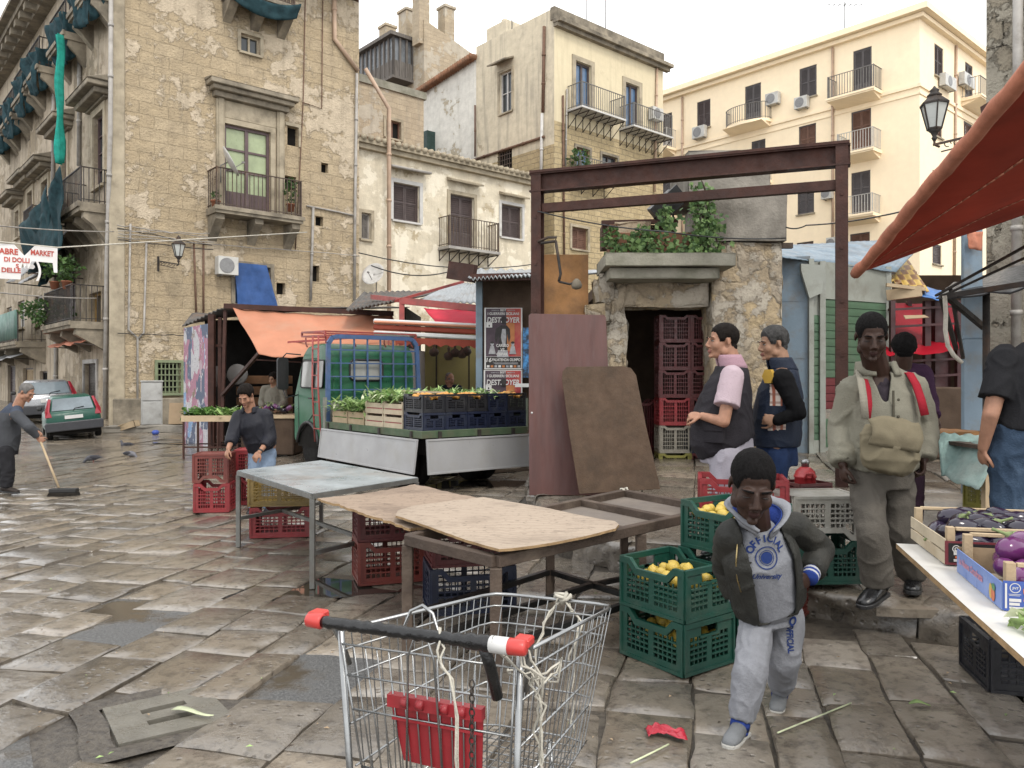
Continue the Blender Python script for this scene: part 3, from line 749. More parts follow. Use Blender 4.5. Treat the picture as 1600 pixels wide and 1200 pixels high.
  if kind == 'corbel':
   for i in range(nbr):
    c = s0+.18+(s1-s0-.36)*i/(nbr-1); w = .13
    mb.prism([(.02, zf-slab-.004), (-prot*.82, zf-slab-.004), (-prot*.85, zf-slab-.16), (-prot*.5, zf-slab-.34), (.02, zf-slab-brk)], c-w, c+w, 'x')
  bal = None
  mats = [m, rm or M_iron]
  if kind == 'strut':
   mb.k = 1
   for i in range(nbr):
    c = s0+.06+(s1-s0-.12)*i/(nbr-1)
    mb.bar((c, 0, zf-slab-.03), (c, -prot*.95, zf-slab-.03), .03); mb.bar((c, 0, zf-slab-brk), (c, -prot*.9, zf-slab-.05), .025); mb.bar((c, -.015, zf-slab-brk), (c, -.015, zf-slab-.03), .025)
  if kind == 'wedge':
   mb.k = 0; mb.prism([(.02, zf-slab-.004), (-prot+.05, zf-slab-.004), (-.05, zf-slab-.22), (.02, zf-slab-.22)], s0+.1, s1-.1, 'x')
  bal = mb.build('balcony', mats, s.root, label=label)
  mb = MB(); mb.push(M); i_ = .05
  if curved: path = [(s0+.02, 0)]+[front(-.97+1.94*i/14) for i in range(15)]+[(s1-.02, 0)]
  else: path = [(s0+i_, 0), (s0+i_, -prot+i_), (s1-i_, -prot+i_), (s1-i_, 0)]
  for (p, q) in zip(path, path[1:]):
   L = sqrt((p[0]-q[0])**2+(p[1]-q[1])**2)
   mb.bar((p[0], p[1], zt), (q[0], q[1], zt), .045, .025); mb.bar((p[0], p[1], zf+.08), (q[0], q[1], zf+.08), .025, .02)
   n = max(1, round(L/step))
   for k in range(n):
    x = p[0]+(q[0]-p[0])*(k+.5)/n; y = p[1]+(q[1]-p[1])*(k+.5)/n; mb.bar((x, y, zf+.005), (x, y, zt), rw)
  for p in path[1:-1] if not curved else (): mb.bar((p[0], p[1], zf), (p[0], p[1], zt+.03), .035)
  mb.build('railing', rail, bal)
  return bal, (s0, s1, zf, zt)
 def pipe(s, pan, pts, r, m, name='drainpipe', off=.07):
  mb = MB(); mb.push(s.M(pan)); pp = []
  for (px, py) in pts: a, z = s.pt(pan, px, py); pp.append((a, -off, z))
  mb.tube(pp, r, 8)
  if r > .03:
   for p, q in zip(pp, pp[1:]):
    L = (V(q)-V(p)).length; n = int(L/1.6); d = (V(q)-V(p)).normalized()
    for i in range(1, n+1): c = V(p).lerp(V(q), i/(n+1)); mb.tube([c-d*.04, c+d*.04], r*1.25, 8)
  return mb.build(name, m, s.root)
 def ac(s, pan, x0, x1, y0, y1, px=True):
  s0, s1, z0, z1 = s.rect(pan, x0, x1, y0, y1); M = s.M(pan); mb = MB(); mb.push(M)
  mb.box(s0, s1, -.38, -.08, z0, z1); mb.k = 1
  r = min(z1-z0, s1-s0)*.42; c = s0+(s1-s0)*.42; zc = (z0+z1)/2
  ring = [(c+r*cos(2*pi*i/20), zc+r*sin(2*pi*i/20)) for i in range(20)]; mb.prism(ring, -.395, -.378, 'y')
  mb.box(s0+.1, s0+.13, -.36, 0, z0-.04, z0-.003); mb.box(s1-.13, s1-.1, -.36, 0, z0-.04, z0-.003)
  return mb.build('air_conditioner', [M_ac, M_acgrill], s.root, bevel=.012)
def cloth_grid(mb, c4, nu, nv, sag=0., wav=.03, fr=3., seed=0):
 """a hanging cloth between four corners a b / d c with folds"""
 a, b, c, d = [V(p) for p in c4]; nrm = (b-a).cross(d-a).normalized()
 def fn(u, v):
  p = (a*(1-u)+b*u)*(1-v)+(d*(1-u)+c*u)*v
  return p+nrm*(wav*(noise.noise(V((u*fr, v*fr*.5, seed)))+.5*noise.noise(V((u*fr*3, v*fr, seed+7)))))-V((0, 0, sag*4*u*(1-u)))
 return mb.grid(nu, nv, fn)
A = Bld('corner_palazzo', 'tall honey coloured stone palazzo on the street corner with one green panelled balcony door', 'building', 174, 21.6)
aL, aR = A.pt('L', -40, 0)[0], A.pt('R', 561, 0)[0]
zt = A.pt('L', 40, 78)[1]; A.zt = zt
A.window('R', (350, 422, 200, 334), 'door', M_frame_p, M_greenboard, trim=M_stone_trim, tw=.16, rows=3, lower=.24, wood=.09, dep=.1)
rr = A.rect('R', 350, 422, 200, 334)
mb = MB()
h0, h1 = A.pt('R', 321, 0)[0], A.pt('R', 457, 0)[0]; zh = A.pt('R', 390, 150)[1]
mb.box(h0, h1, -.5, .02, zh, zh+.14); mb.box(h0+.1, h1-.1, -.38, .02, zh-.13, zh-.002); mb.box(h0+.2, h1-.2, -.22, .02, zh-.3, zh-.133)
mb.prism([(-.52, zh+.142), (-.3, zh+.2), (.02, zh+.24), (.02, zh+.142)], h0-.03, h1+.03, 'x')
mb.k = 1
for x in (h0+.3, h1-.55):
 mb.box(x, x+.25, -.1, .02, rr[2], zh-.303); mb.box(x+.05, x+.2, -.14, -.101, rr[2], zh-.303)
mb.box(h0+.551, h1-.551, -.03, .012, rr[3]+.17, zh-.303)
mb.build('door_surround', [M_cornice, M_stone_trim], A.root, bevel=.015)
A.balcony('R', 322, 457, 279, 336, .75, .2, M_cornice, M_iron_br, .135, 'corbel', 3, brk=.75)
bal, _ = A.balcony('R', 345, 447, -60, 8, .75, .2, M_cornice, M_iron_br, .135, 'corbel', 3, brk=.6)
s0, s1, zf, _z = A.rect('R', 345, 447, 0, 8); mb = MB()
cloth_grid(mb, [(s0-.1, -.86, zf+.1), (s1+.1, -.86, zf+.1), (s1, -.75, zf-.35), (s0, -.75, zf-.35)], 24, 6, .28, .06, 4); mb.build('hanging_net', M_net, bal, solid=.01)
A.hole('R', (449, 466, 198, 228), M_stone_trim); A.hole('R', (442, 463, 275, 296)); A.hole('R', (502, 513, 255, 270)); A.hole('R', (493, 505, 338, 353)); A.hole('R', (432, 446, 442, 460)); A.hole('R', (487, 499, 415, 440))
A.window('R', (376, 406, 56, 84), 'pane', M_stone_trim, M_glass, rows=1, trim=M_stone_trim, tw=.1, wood=.05)
A.window('R', (367, 422, 416, 476), 'pane', M_shut, M_bluepane, rows=2, trim=M_cornice, tw=.12)
A.window('R', (246, 282, 567, 614), 'grille', mat('pale green bars', (.25,.3,.16), .2, .5, 4, .1), M_dark, trim=mat('pale green bars', (0,0,0)), tw=.08)
A.ac('R', 334, 365, 403, 431)
A.pipe('R', [(521, -30), (521, 62), (558, 112)], .075, M_pipe_c)
A.pipe('R', [(556, 116), (553, 330), (552, 470)], .05, M_pipe_g)
A.pipe('R', [(477, -30), (473, 160), (466, 300), (461, 390)], .018, M_pipe_r, 'conduit', .03); A.pipe('R', [(504, -30), (502, 170), (472, 160)], .016, M_pipe_r, 'conduit', .03)
for xs in ([(203, 350), (200, 515), (214, 528), (214, 662)], [(228, 380), (224, 520), (214, 530)], [(302, 378), (306, 500)], [(317, 378), (317, 500)]): A.pipe('R', xs, .03, M_pipe_g if xs[0][0] < 300 else M_pipe_r, 'conduit', .05)
A.pipe('R', [(478, 322), (530, 332), (555, 338)], .03, M_pipe_g, 'conduit', .05); A.pipe('R', [(488, 325), (484, 470)], .045, M_pipe_g, off=.06)
for k, (y0, y1) in enumerate(((352, 372), (357, 385), (371, 400), (521, 526), (362, 366), (376, 392), (366, 380))):
 mb = MB(); n = 14; pp = []
 for i in range(n+1):
  px = 182+(330-182)*i/n if k != 2 else 182+(560-182)*i/n
  s_, z_ = A.pt('R', px, y0+(y1-y0)*i/n+3*noise.noise(V((i*.7, k*9, 0)))); pp.append((s_, -.06-.02*k, z_))
 mb.tube(pp, .013, 5); mb.build('cable', M_black if k % 2 else M_pipe_g, A.root)
mb = MB(); s0, s1, z0, z1 = A.rect('R', 176, 500, 640, 640); mb.box(0.02, s1, -.09, .02, A.z0, A.pt('R', 240, 622)[1]); mb.build('plinth', M_cornice, A.root, bevel=.03)
mb = MB(); mb.box(-.06, .34, -.06, .012, A.z0, zt); mb.build('corner_quoin', M_stone_trim, A.root, bevel=.03)
mb = MB(); s0, s1, z0, z1 = A.rect('R', 364, 426, 416, 480)
cloth_grid(mb, [(s0, -.12, z1+.05), (s1-.25, -.12, z1+.05), (s1+.12, -.2, z0-.1), (s0+.1, -.16, z0-.1)], 20, 14, 0, .07, 4, 3)
tag(mb.build('window_curtain', M_blue_t, None), 'blue plastic curtain hung over the small window above the orange awning', 'curtain'); bpy.data.objects['window_curtain'].matrix_world = Matrix.Translation(A.root.location) @ RZ(TH)
for (x0, x1, y0, y1) in ((147, 163, 178, 292), (97, 106, 222, 318), (66, 76, 283, 338), (44, 52, 300, 350), (25, 31, 330, 372)):
 A.window('L', (x0, x1, y0, y1), 'pane', M_frame_p, M_glass, trim=M_stone_trim, tw=.2, rows=4)
 s0, s1, z0, z1 = A.rect('L', x0, x1, y0, y1); mb = MB(); mb.push(PL); m_ = (s0+s1)/2
 mb.box(m_-1.25, m_+1.25, -.6, .02, z1+.42, z1+.56); mb.box(m_-1.1, m_+1.1, -.4, .02, z1+.27, z1+.418); mb.box(m_-1.0, m_+1.0, -.14, .02, z1+.21, z1+.268)
 mb.prism([(-.63, z1+.562), (.02, z1+.8), (.02, z1+.562)], m_-1.3, m_+1.3, 'x')
 mb.build('window_hood', M_cornice, A.root, bevel=.02)
for i, (x0, x1, y0, y1, yb) in enumerate(((150, 166, -70, 10, 30), (116, 127, 10, 72, 80), (76, 84, 70, 120, 132), (55, 61, 105, 155, 168), (36, 41, 150, 190, 200), (19, 24, 170, 215, 225))):
 A.window('L', (x0, x1, y0, y1), 'pane', M_frame_w, M_glass, rows=3, trim=M_stone_trim)
 s0, s1, z0, z1 = A.rect('L', x0, x1, y0, y1); m_ = (s0+s1)/2; zf = z0-.05
 bal, _ = A.balcony('L', m_-1.1, m_+1.1, zf+.95, zf, .6, .22, M_cornice, M_iron, .16, 'corbel', 2, brk=.7, px=False)
 mb = MB()
 mb.push(PL)
 cloth_grid(mb, [(m_-.95, -.68, zf+.8), (m_+1.1, -.68, zf+.55), (m_+.8, -.5, zf-.85), (m_-.7, -.5, zf-.45)], 20, 12, .1, .2, 4, i)
 cloth_grid(mb, [(m_+1.12, -.66, zf+.55), (m_+1.12, -.05, zf+.8), (m_+1.0, -.1, zf-.35), (m_+.85, -.5, zf-.8)], 8, 8, .1, .1, 4, i+20)
 mb.build('hanging_net', M_net, bal, solid=.012)
for i, (x0, x1, y0, y1) in enumerate(((134, 168, 278, 330), (98, 124, 312, 350), (70, 86, 330, 362))):
 bal, (s0, s1, zf, zt_) = A.balcony('L', x0, x1, y0, y1, .7, .25, M_cornice, M_iron, .14, 'corbel', 3, brk=.8)
 mb = MB(); mb.push(PL)
 if i == 0:
  cloth_grid(mb, [(s0-2.2, -1.0, zf-.2), (s1-.6, -1.05, zt_+.05), (s1-1.0, -.95, zf-1.2), (s0-2.6, -.7, zf-1.9)], 26, 16, .15, .3, 3, 4)
  mb.build('hanging_net', M_net, bal, solid=.012)
 elif i == 1:
  cloth_grid(mb, [(s0-1.5, -1.0, zf+.2), (s1+.6, -1.0, zt_), (s1+.5, -.8, zf-1.1), (s0-1.5, -.7, zf-1.4)], 22, 12, .2, .25, 3, 14); mb.build('hanging_net', M_net, bal, solid=.012)
A.window('L', (139, 158, 457, 505), 'pane', mat('ochre door', (.4,.24,.07), .2, .6, 4, .1), M_glass, rows=1, dep=.2)
A.window('L', (133, 152, 568, 652), 'shutdoor', M_shut, mat('grey planks', (.2,.18,.16), .3, .7, 4, .2), trim=M_pipe_g)
A.window('L', (98, 118, 400, 500), 'door', M_frame_p, M_glass); A.window('L', (10, 18, 480, 515), 'pane', M_frame_w, M_glass); A.window('L', (28, 38, 470, 512), 'pane', M_frame_w, M_glass); A.window('L', (55, 66, 462, 508), 'pane', M_frame_w, M_glass)
A.window('L', (36, 52, 575, 640), 'shutdoor', M_shut, M_wood); A.window('L', (62, 74, 580, 640), 'shutdoor', M_shut, M_dark); A.window('L', (12, 24, 570, 640), 'shutdoor', M_shut, M_shut)
A.balcony('L', 118, 166, 455, 508, .9, .2, M_cornice, M_iron, .14, 'corbel', 3, brk=.6)
bal, (s0, s1, zf, zt_) = A.balcony('L', 0, 72, 500, 540, .9, .2, M_cornice, M_iron, .3, 'corbel', 4, brk=.6)
mb = MB(); mb.push(PL); mb.grid(30, 2, lambda u, v: (s0+.1+(s1-s0-.2)*u, -.88+.02*sin(u*90), zf+.1+(zt_-zf)*v)); mb.build('balustrade_panel', mat('faded green sheet', (.1,.2,.16), .35, .6, 1.2, .1), bal, solid=.02)
for (x0, x1, y0, y1, c, pr) in ((92, 130, 350, 440, M_grey_t, 1.5), (12, 62, 548, 562, M_grey_t, .9), (120, 165, 525, 540, M_tarp_hem, .8), (80, 115, 405, 440, M_grey_t, 1.0)):
 s0, s1, z0, z1 = A.rect('L', x0, x1, y0, y1); mb = MB(); mb.push(PL)
 cloth_grid(mb, [(s0, -.03, z1), (s1, -.03, z1), (s1, -pr, z0), (s0, -pr, z0)], 16, 8, .05, .08, 4, x0); mb.build('awning', c, A.root, solid=.012)
 for a in (s0, s1):
  mb2 = MB(); mb2.push(PL); mb2.bar((a, 0, z0-.05), (a, -pr, z0), .03); mb2.build('awning_arm', M_iron, A.root)
for pts_ in ([(178, -40), (177, 200), (171, 420), (168, 655)], [(129, -20), (127, 260)], [(88, 110), (86, 300)], [(92, 400), (90, 650)]): A.pipe('L', pts_, .06, M_pipe_g)
zst = A.pt('R', 388, 338)[1]
A.wall('R', 0, aR, A.z0, zt, [M_tufa])
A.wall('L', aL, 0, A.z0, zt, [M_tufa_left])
mb = MB(); mb.push(PL)
mb.box(aL, .4, -.35, .02, zt, zt+.25); mb.box(aL, .4, -.75, .02, zt+.252, zt+.45); mb.box(aL, .4, -1.0, .02, zt+.452, zt+.6)
for i in range(int(-aL/.9)): mb.box(aL+i*.9, aL+i*.9+.35, -.7, -.352, zt+.02, zt+.25)
mb.pop(); mb.box(-.3, aR, -.9, .02, zt+.1, zt+.6)
mb.build('cornice', M_cornice, A.root)
mb = MB(); D_len = -aL; mb.add([(0, 0, zt+.3), (aR, 0, zt+.3), (aR, D_len, zt+.3), (0, D_len, zt+.3)], [(0, 1, 2, 3)]); mb.add([(aR, 0, A.z0), (aR, D_len, A.z0), (aR, D_len, zt+.3), (aR, 0, zt+.3)], [(0, 1, 2, 3)])
mb.build('roof', M_tile, A.root, fixn=False)
def world_of(b, pan, s_, out, z):
 p = (V((s_, -out, z)) if pan == 'R' else V((-out, -s_, z)))
 return Matrix.Translation(b.root.location) @ RZ(TH) @ p
def dish(label, loc, rz, r=.35, tilt=.5):
 t = thing('satellite_dish', label, 'dish', loc, rz)
 mb = MB(); mb.push(RX(pi/2-tilt)); mb.grid(20, 5, lambda u, v: (r*(.04+.96*v)*cos(2*pi*u), r*1.1*(.04+.96*v)*sin(2*pi*u), .09*(v*v))); mb.build('reflector', M_frame_w, t, solid=.01)
 mb = MB(); mb.tube([(0, .02, 0), (0, .2, -.1), (0, .2, -.6)], .02, 6); mb.tube([(0, -.02, -.25), (0, -.4, .02)], .012, 6); mb.cb((0, -.42, .04), (.05, .09, .05)); mb.build('mount', M_iron_g, t)
 return t
s0, z0 = A.pt('R', 341, 262); dish('white satellite dish clamped on the balcony rail of the honey stone palazzo', world_of(A, 'R', s0, .75, z0), TH+1.2, .42)
def leaves(mb, c, r, n, size, seed=0, flat=1., up=0.):
 R = random.Random(seed)
 for _ in range(n):
  while 1:
   p = V((R.uniform(-1, 1), R.uniform(-1, 1), R.uniform(-1, 1)))
   if .15 < p.length < 1: break
  if noise.noise(p*2.2+V((seed, 0, 0))) < -.18: continue
  p = V((p.x*r[0], p.y*r[1], p.z*r[2]))+V(c); L = size*R.uniform(.6, 1.35)
  d = V((R.gauss(0, 1), R.gauss(0, 1), R.gauss(up, .8))).normalized(); w = d.cross(V((R.gauss(0, 1), R.gauss(0, 1), R.gauss(0, 1)))).normalized()*L*.33; nn = d.cross(w).normalized()*L*.12
  mb.k = R.randrange(2)
  mb.add([p, p+d*L*.45+w+nn, p+d*L, p+d*L*.45-w+nn], [(0, 1, 2), (0, 2, 3)], True)
def potted(name, label, loc, h=.5, r=.3, n=220, leaf_=.11, seed=1, cat='plant', group=None, pm=None):
 t = thing(name, label, cat, loc, 0, group)
 mb = MB(); mb.lathe([(.09, 0), (.13, .2), (.145, .2), (.145, .23), (.12, .23), (.12, .21)], 14); mb.build('pot', pm or M_pot, t)
 mb = MB(); leaves(mb, (0, 0, .25+h*.5), (r, r, h*.55), n, leaf_, seed); mb.build('foliage', [M_leaf, M_leaf_d], t, fixn=False)
 return t
s0, z0 = A.pt('R', 327, 330); potted('potted_plant', 'small red potted plant at the left end of the green door balcony', world_of(A, 'R', s0, .5, z0), .3, .14, 60, .09, 3)
s0, z0 = A.pt('R', 444, 334); potted('potted_plant', 'straggly grey green plant at the right end of the green door balcony', world_of(A, 'R', s0, .45, z0), .8, .2, 160, .12, 4)
s0, z0 = A.pt('L', 122, 500); potted('potted_plant', 'bushy green plant spilling over the low street side balcony', world_of(A, 'L', s0-.3, .8, z0-.45), .8, .75, 700, .14, 5)
for k, (px, lb) in enumerate(((132, 'terracotta pot plant on the shelf over the loggia, left of the other'), (153, 'terracotta pot plant on the shelf over the loggia, nearest the corner'))):
 s0, z0 = A.pt('L', px, 455); potted('potted_plant', lb, world_of(A, 'L', s0, .8, z0), .7, .4, 240, .13, 6+k)
mb = MB(); s0, z1 = A.pt('L', 138, 66); _, z0 = A.pt('L', 138, 262)
mb.push(Matrix.Translation(A.root.location) @ RZ(TH) @ PL)
R0 = random.Random(3)
mb.grid(14, 26, lambda u, v: (s0+(-.2+.4*u)*(.55+.5*v)+.06*noise.noise(V((v*3, 0, 1))), -.75+.1*cos(u*9)+.08*noise.noise(V((u*3, v*4, 2))), z1+(z0-z1)*v))
tag(mb.build('hanging_net', M_net_g, None, solid=.008, recenter=True), 'long bright green net hanging down the street side of the palazzo', 'net')
YB = (A.O+D_*aR).y+.35
B = Bld('low_cream_house', 'low cream house of peeling plaster with three brown louvred shutters', 'house', 557, YB)
bR = B.pt('R', 842, 300)[0]; bz = B.pt('R', 600, 241)[1]
B.window('R', (614, 655, 288, 346), 'shutter', trim=M_frame_w, tw=.14); B.window('R', (783, 815, 321, 372), 'shutter', trim=M_frame_w, tw=.12)
B.window('R', (703, 740, 306, 392), 'shutdoor', trim=M_stone_trim, tw=.14)
B.window('R', (564, 579, 333, 374), 'shutter', M_pipe_g, mat('grey planks', (0,0,0)), trim=M_stone_trim)
B.balcony('R', 684, 764, 347, 392, .7, .1, M_pipe_g, M_iron_br, .13, 'strut', 6, brk=.4)
for (x0, x1, y) in ((606, 664, 270), (698, 748, 289), (780, 820, 310)):
 s0, s1, z0, z1 = B.rect('R', x0, x1, y-6, y); mb = MB(); mb.prism([(-.32, z0), (.01, z0+.08), (.01, z0+.2), (-.34, z0+.06)], s0, s1, 'x'); mb.build('lintel', M_stone_trim, B.root)
mb = MB(); mb.box(-.3, bR, -.22, .02, bz, bz+.16); mb.box(-.3, bR, -.34, .02, bz+.162, bz+.3)
for i in range(int(bR/.28)): mb.tube([(-.2+i*.28, -.42, bz+.33), (-.2+i*.28, .3, bz+.42)], .1, 8)
mb.build('cornice', M_stone_trim, B.root)
mb = MB(); mb.add([(-.3, -.3, bz+.34), (bR, -.3, bz+.34), (bR, 4.5, bz+1.5), (-.3, 4.5, bz+1.5)], [(0, 1, 2, 3)]); mb.build('roof', M_tile, B.root, solid=.1)
B.pipe('R', [(560, 113), (597, 175), (597, 600)], .075, M_pipe_c, off=.45); B.pipe('R', [(602, 262), (632, 268), (664, 274)], .05, M_pipe_g, off=.4)
B.wall('R', -.4, bR, B.z0, bz, [M_plaster_b])
mb = MB(); mb.add([(bR, 0, B.z0), (bR, 5, B.z0), (bR, 5, bz+1.4), (bR, 0, bz+.3)], [(0, 1, 2, 3)]); mb.build('side_wall', M_plaster_b, B.root, fixn=False)
s0, z0 = B.pt('R', 572, 432); dish('pale satellite dish below the low cream house, above the dark shed roof', world_of(B, 'R', s0, .5, z0), TH-1.0, .4)
B2 = Bld('rough_stone_wing', 'rough stone wing with one small square window above the low cream house', 'building', 545, YB+3.6, 5)
b2R = B2.pt('R', 662, 150)[0]; b2z = B2.pt('R', 605, 140)[1]
B2.window('R', (603, 626, 189, 217), 'pane', M_shut_r, M_dark, rows=1, trim=M_stone_trim)
B2.wall('R', -2, b2R, 5, b2z, [M_tower]); mb = MB(); mb.box(-2, b2R+.1, -.08, .3, b2z, b2z+.3); mb.build('parapet', M_conc_g, B2.root)
mb = MB(); mb.add([(b2R, 0, 5), (b2R, 6, 5), (b2R, 6, b2z), (b2R, 0, b2z)], [(0, 1, 2, 3)]); mb.build('side_wall', M_tower, B2.root, fixn=False)
C = Bld('tall_corner_house', 'tall flat topped corner house with stained plaster above and small stone blocks below', 'house', 866, 33.8)
cR = C.pt('R', 1036, 100)[0]; cL = C.pt('L', 744, 100)[0]; cz = C.pt('R', 866, 12)[1]; zb1 = C.pt('R', 866, 188)[1]
for (x0, x1, y0, y1) in ((899, 923, 99, 180), (977, 998, 132, 207)):
 C.window('R', (x0, x1, y0, y1), 'pane', M_shut, M_bluepane, rows=1, trim=M_stone_trim, tw=.22, wood=.1, sill=False)
C.window('R', (900, 921, 232, 276), 'pane', M_shut_r, M_bluepane, rows=1, trim=M_cornice); C.window('R', (940, 964, 244, 266), 'pane', M_shut, M_glass, rows=1, trim=M_cornice)
C.window('R', (893, 918, 356, 390), 'shutter', M_shut_r, M_shut_r, trim=M_stone_trim)
C.window('L', (781, 800, 112, 176), 'pane', M_frame_w, M_glass, rows=2, trim=M_stone_trim); C.window('L', (778, 800, 235, 273), 'grille', M_iron_br, M_dark)
s0, s1, z0, z1 = C.rect('L', 776, 803, 90, 104); mb = MB(); mb.push(PL); mb.prism([(-.6, z0), (.01, z0+.25), (.01, z0+.33), (-.6, z0+.07)], s0, s1, 'x'); mb.build('window_hood', M_cornice, C.root)
C.balcony('R', 886, 955, 147, 183, .9, .08, M_frame_w, M_iron_g, .14, 'strut', 7, brk=.7); C.balcony('R', 967, 1029, 178, 211, .9, .08, M_frame_w, M_iron_g, .14, 'strut', 7, brk=.7)
C.balcony('R', 888, 945, 255, 285, .7, .08, M_pipe_g, M_iron_g, .14, 'strut', 4, brk=.5)
s0, z0 = C.pt('R', 893, 270); potted('potted_plant', 'flowering plant on the low balcony of the tall corner house', world_of(C, 'R', s0, .5, z0-.3), .9, .5, 260, .16, 12)
C.ac('R', 1011, 1027, 171, 190)
C.pipe('L', [(852, 42), (850, 176)], .07, M_pipe_r); C.pipe('L', [(849, 178), (847, 290)], .07, M_frame_w); C.pipe('R', [(1025, 100), (1021, 300)], .06, M_pipe_c); C.pipe('R', [(878, 150), (880, 420)], .045, M_pipe_r, 'conduit'); C.pipe('R', [(884, 140), (882, 260)], .04, M_pipe_g, 'conduit')
C.pipe('L', [(744, 165), (744, 245)], .04, M_pipe_r, 'conduit'); C.pipe('L', [(730, 254), (852, 214)], .06, M_pipe_r, 'conduit')
C.wall('R', 0, cR, C.z0, cz, [M_front_c, M_brick_c], lambda a, z: 1 if z < zb1 else 0, zc=(zb1,))
C.wall('L', cL, 0, C.z0, cz, [M_grey_c, M_brick_c], lambda a, z: 1 if z < zb1-1.0 else 0, zc=(zb1-1.0,))
mb = MB(); z_ = C.pt('R', 866, 36)[1]
mb.box(-.06, cR+.35, -.4, .02, z_, z_+.16); mb.box(-.03, cR+.3, -.22, .02, z_-.16, z_-.002); mb.box(-.05, cR+.02, -.06, .2, z_+.162, cz+.05); mb.build('cornice', M_cornice, C.root)
mb = MB(); mb.add([(0, 0, cz), (cR, 0, cz), (cR, -cL, cz), (0, -cL, cz)], [(0, 1, 2, 3)]); mb.add([(cR, 0, C.z0), (cR, 9, C.z0), (cR, 9, cz), (cR, 0, cz)], [(0, 1, 2, 3)]); mb.add([(0, -cL, C.z0), (cR, -cL, C.z0), (cR, -cL, cz), (0, -cL, cz)], [(0, 1, 2, 3)]); mb.build('roof', M_conc, C.root, fixn=False)
C2 = Bld('whitewashed_house', 'whitewashed house wall under a sloping row of roof tiles beside the tall corner house', 'house', 866, 33.8+.02)
w0 = C2.pt('L', 652, 150); w1 = C2.pt('L', 745, 90)
mb = MB(); mb.push(PL)
def wz(a): return w0[1]+(w1[1]-w0[1])*(a-w0[0])/(w1[0]-w0[0])
mb.add([(w0[0], 0, C.z0), (w1[0]-.02, 0, C.z0), (w1[0]-.02, 0, w1[1]), (w0[0], 0, w0[1])], [(0, 1, 2, 3)])
mb.build('wall', M_white_c, C2.root, fixn=False)
mb = MB(); mb.push(PL)
for i in range(26):
 a = w0[0]+(w1[0]-w0[0])*(i+.5)/26; mb.tube([(a, -.35, wz(a)+.02), (a, 1.2, wz(a)+.16)], .15, 8)
mb.add([(w0[0], -.2, w0[1]), (w1[0], -.2, w1[1]), (w1[0], 5, w1[1]+.4), (w0[0], 5, w0[1]+.4)], [(0, 1, 2, 3)])
mb.build('roof', M_tile, C2.root)
mb = MB(); mb.push(PL); s0, s1, z0, z1 = C2.rect('L', 662, 680, 210, 245); mb.box(s0, s1, -.5, .01, z0, z1); mb.build('balcony', mat('dark green sheet', (.04,.08,.07), .3, .6, 4, .1), C2.root)
C2.window('L', (663, 677, 192, 222), 'pane', M_frame_w, M_glass, px=True); C2.window('L', (683, 690, 168, 178), 'pane', M_cornice, M_dark, rows=1, sill=False)
Dt = Bld('chimney_tower_house', 'distant tower house with four chimneys and a grey wooden oriel', 'house', 663, 44)
dR = Dt.pt('R', 752, 50)[0]; dL = Dt.pt('L', 590, 70)[0]; dz = Dt.pt('R', 663, 30)[1]
Dt.wall('R', 0, dR, 5, dz-1.2, [M_tower]); Dt.wall('L', dL, 0, 5, dz-1.4, [M_tower])
mb = MB(); mb.add([(0, 0, dz-1.2), (dR, 0, dz-1.2), (dR, .4, dz-2.2+1), (0, .4, dz)], [(0, 1, 2, 3)]); mb.add([(0, 0, dz-1.2), (dR, 0, dz-1.2), (0, 0, dz)], [(0, 1, 2)]); mb.add([(0, 0, dz-1.4), (0, -dL, dz-1.4), (0, 0, dz)], [(0, 1, 2)]); mb.add([(0, -dL, dz-1.4), (dR, -dL, dz-1.4), (dR, 0, dz-1.2), (0, 0, dz)], [(0, 1, 2, 3)])
mb.build('roof', M_tower, Dt.root, fixn=False)
for (pan, x0, x1, y0, y1) in (('L', 590, 601, 42, 76), ('L', 620, 633, 18, 62), ('R', 657, 673, -10, 40), ('R', 697, 712, 12, 60)):
 s0, s1, z0, z1 = Dt.rect(pan, x0, x1, y0, y1); mb = MB(); mb.push(Dt.M(pan)); mb.box(s0, s1, .1, .8, z0-1, z1); mb.box(s0-.06, s1+.06, .02, .88, z1+.002, z1+.15); mb.build('chimney', M_tower, Dt.root)
s0, s1, z0, z1 = Dt.rect('L', 590, 645, 82, 140); mb = MB(); mb.push(PL)
mb.box(s0, s1, -1.3, .02, z0, z0+.9);
for i in range(9): a = s0+(s1-s0)*i/8; mb.box(a-.06, a+.06, -1.36, -1.24, z0-.1, z1)
for i in range(4): a = -1.3+1.3*i/3; mb.box(s1-.06, s1+.06, a-.06, a+.06, z0-.1, z1)
mb.box(s0-.1, s1+.1, -1.4, .02, z0-.15, z0-.002); mb.box(s0-.2, s1+.2, -1.6, .02, z1+.002, z1+.2); mb.build('oriel', mat('silvered old boards', (.2,.18,.16), .35, .8, 3, .3, strip=(5, 5, .5)), Dt.root)
mb = MB(); mb.push(PL); mb.box(s0+.05, s1-.05, -1.28, -.1, z0+.902, z1-.01); mb.build('oriel_window', mat('oriel glazing', (.2,.22,.24), .3, .2, 3, 0), Dt.root)
s0 = C2.pt('L', 742, 60)[0]; s1 = C2.pt('L', 774, 60)[0]; zk = C2.pt('L', 758, 30)[1]; mb = MB(); mb.push(PL); mb.box(s0, s1, .7, 2.4, w1[1]-.6, zk)
for i in range(6): mb.cb((s0+.2+U(0, s1-s0-.4), U(.9, 2.2), zk+.05), (.3, .4, .15+U(0, .3)))
mb.build('chimney', M_grey_c, C2.root, bevel=.05)
E = Bld('cream_apartment_block', 'cream painted apartment block with slate shutters and small balconies', 'building', 1437, 37.6)
eR = E.pt('R', 1600, 100)[0]; eL = E.pt('L', 1015, 100)[0]; ez = E.pt('R', 1437, 22)[1]
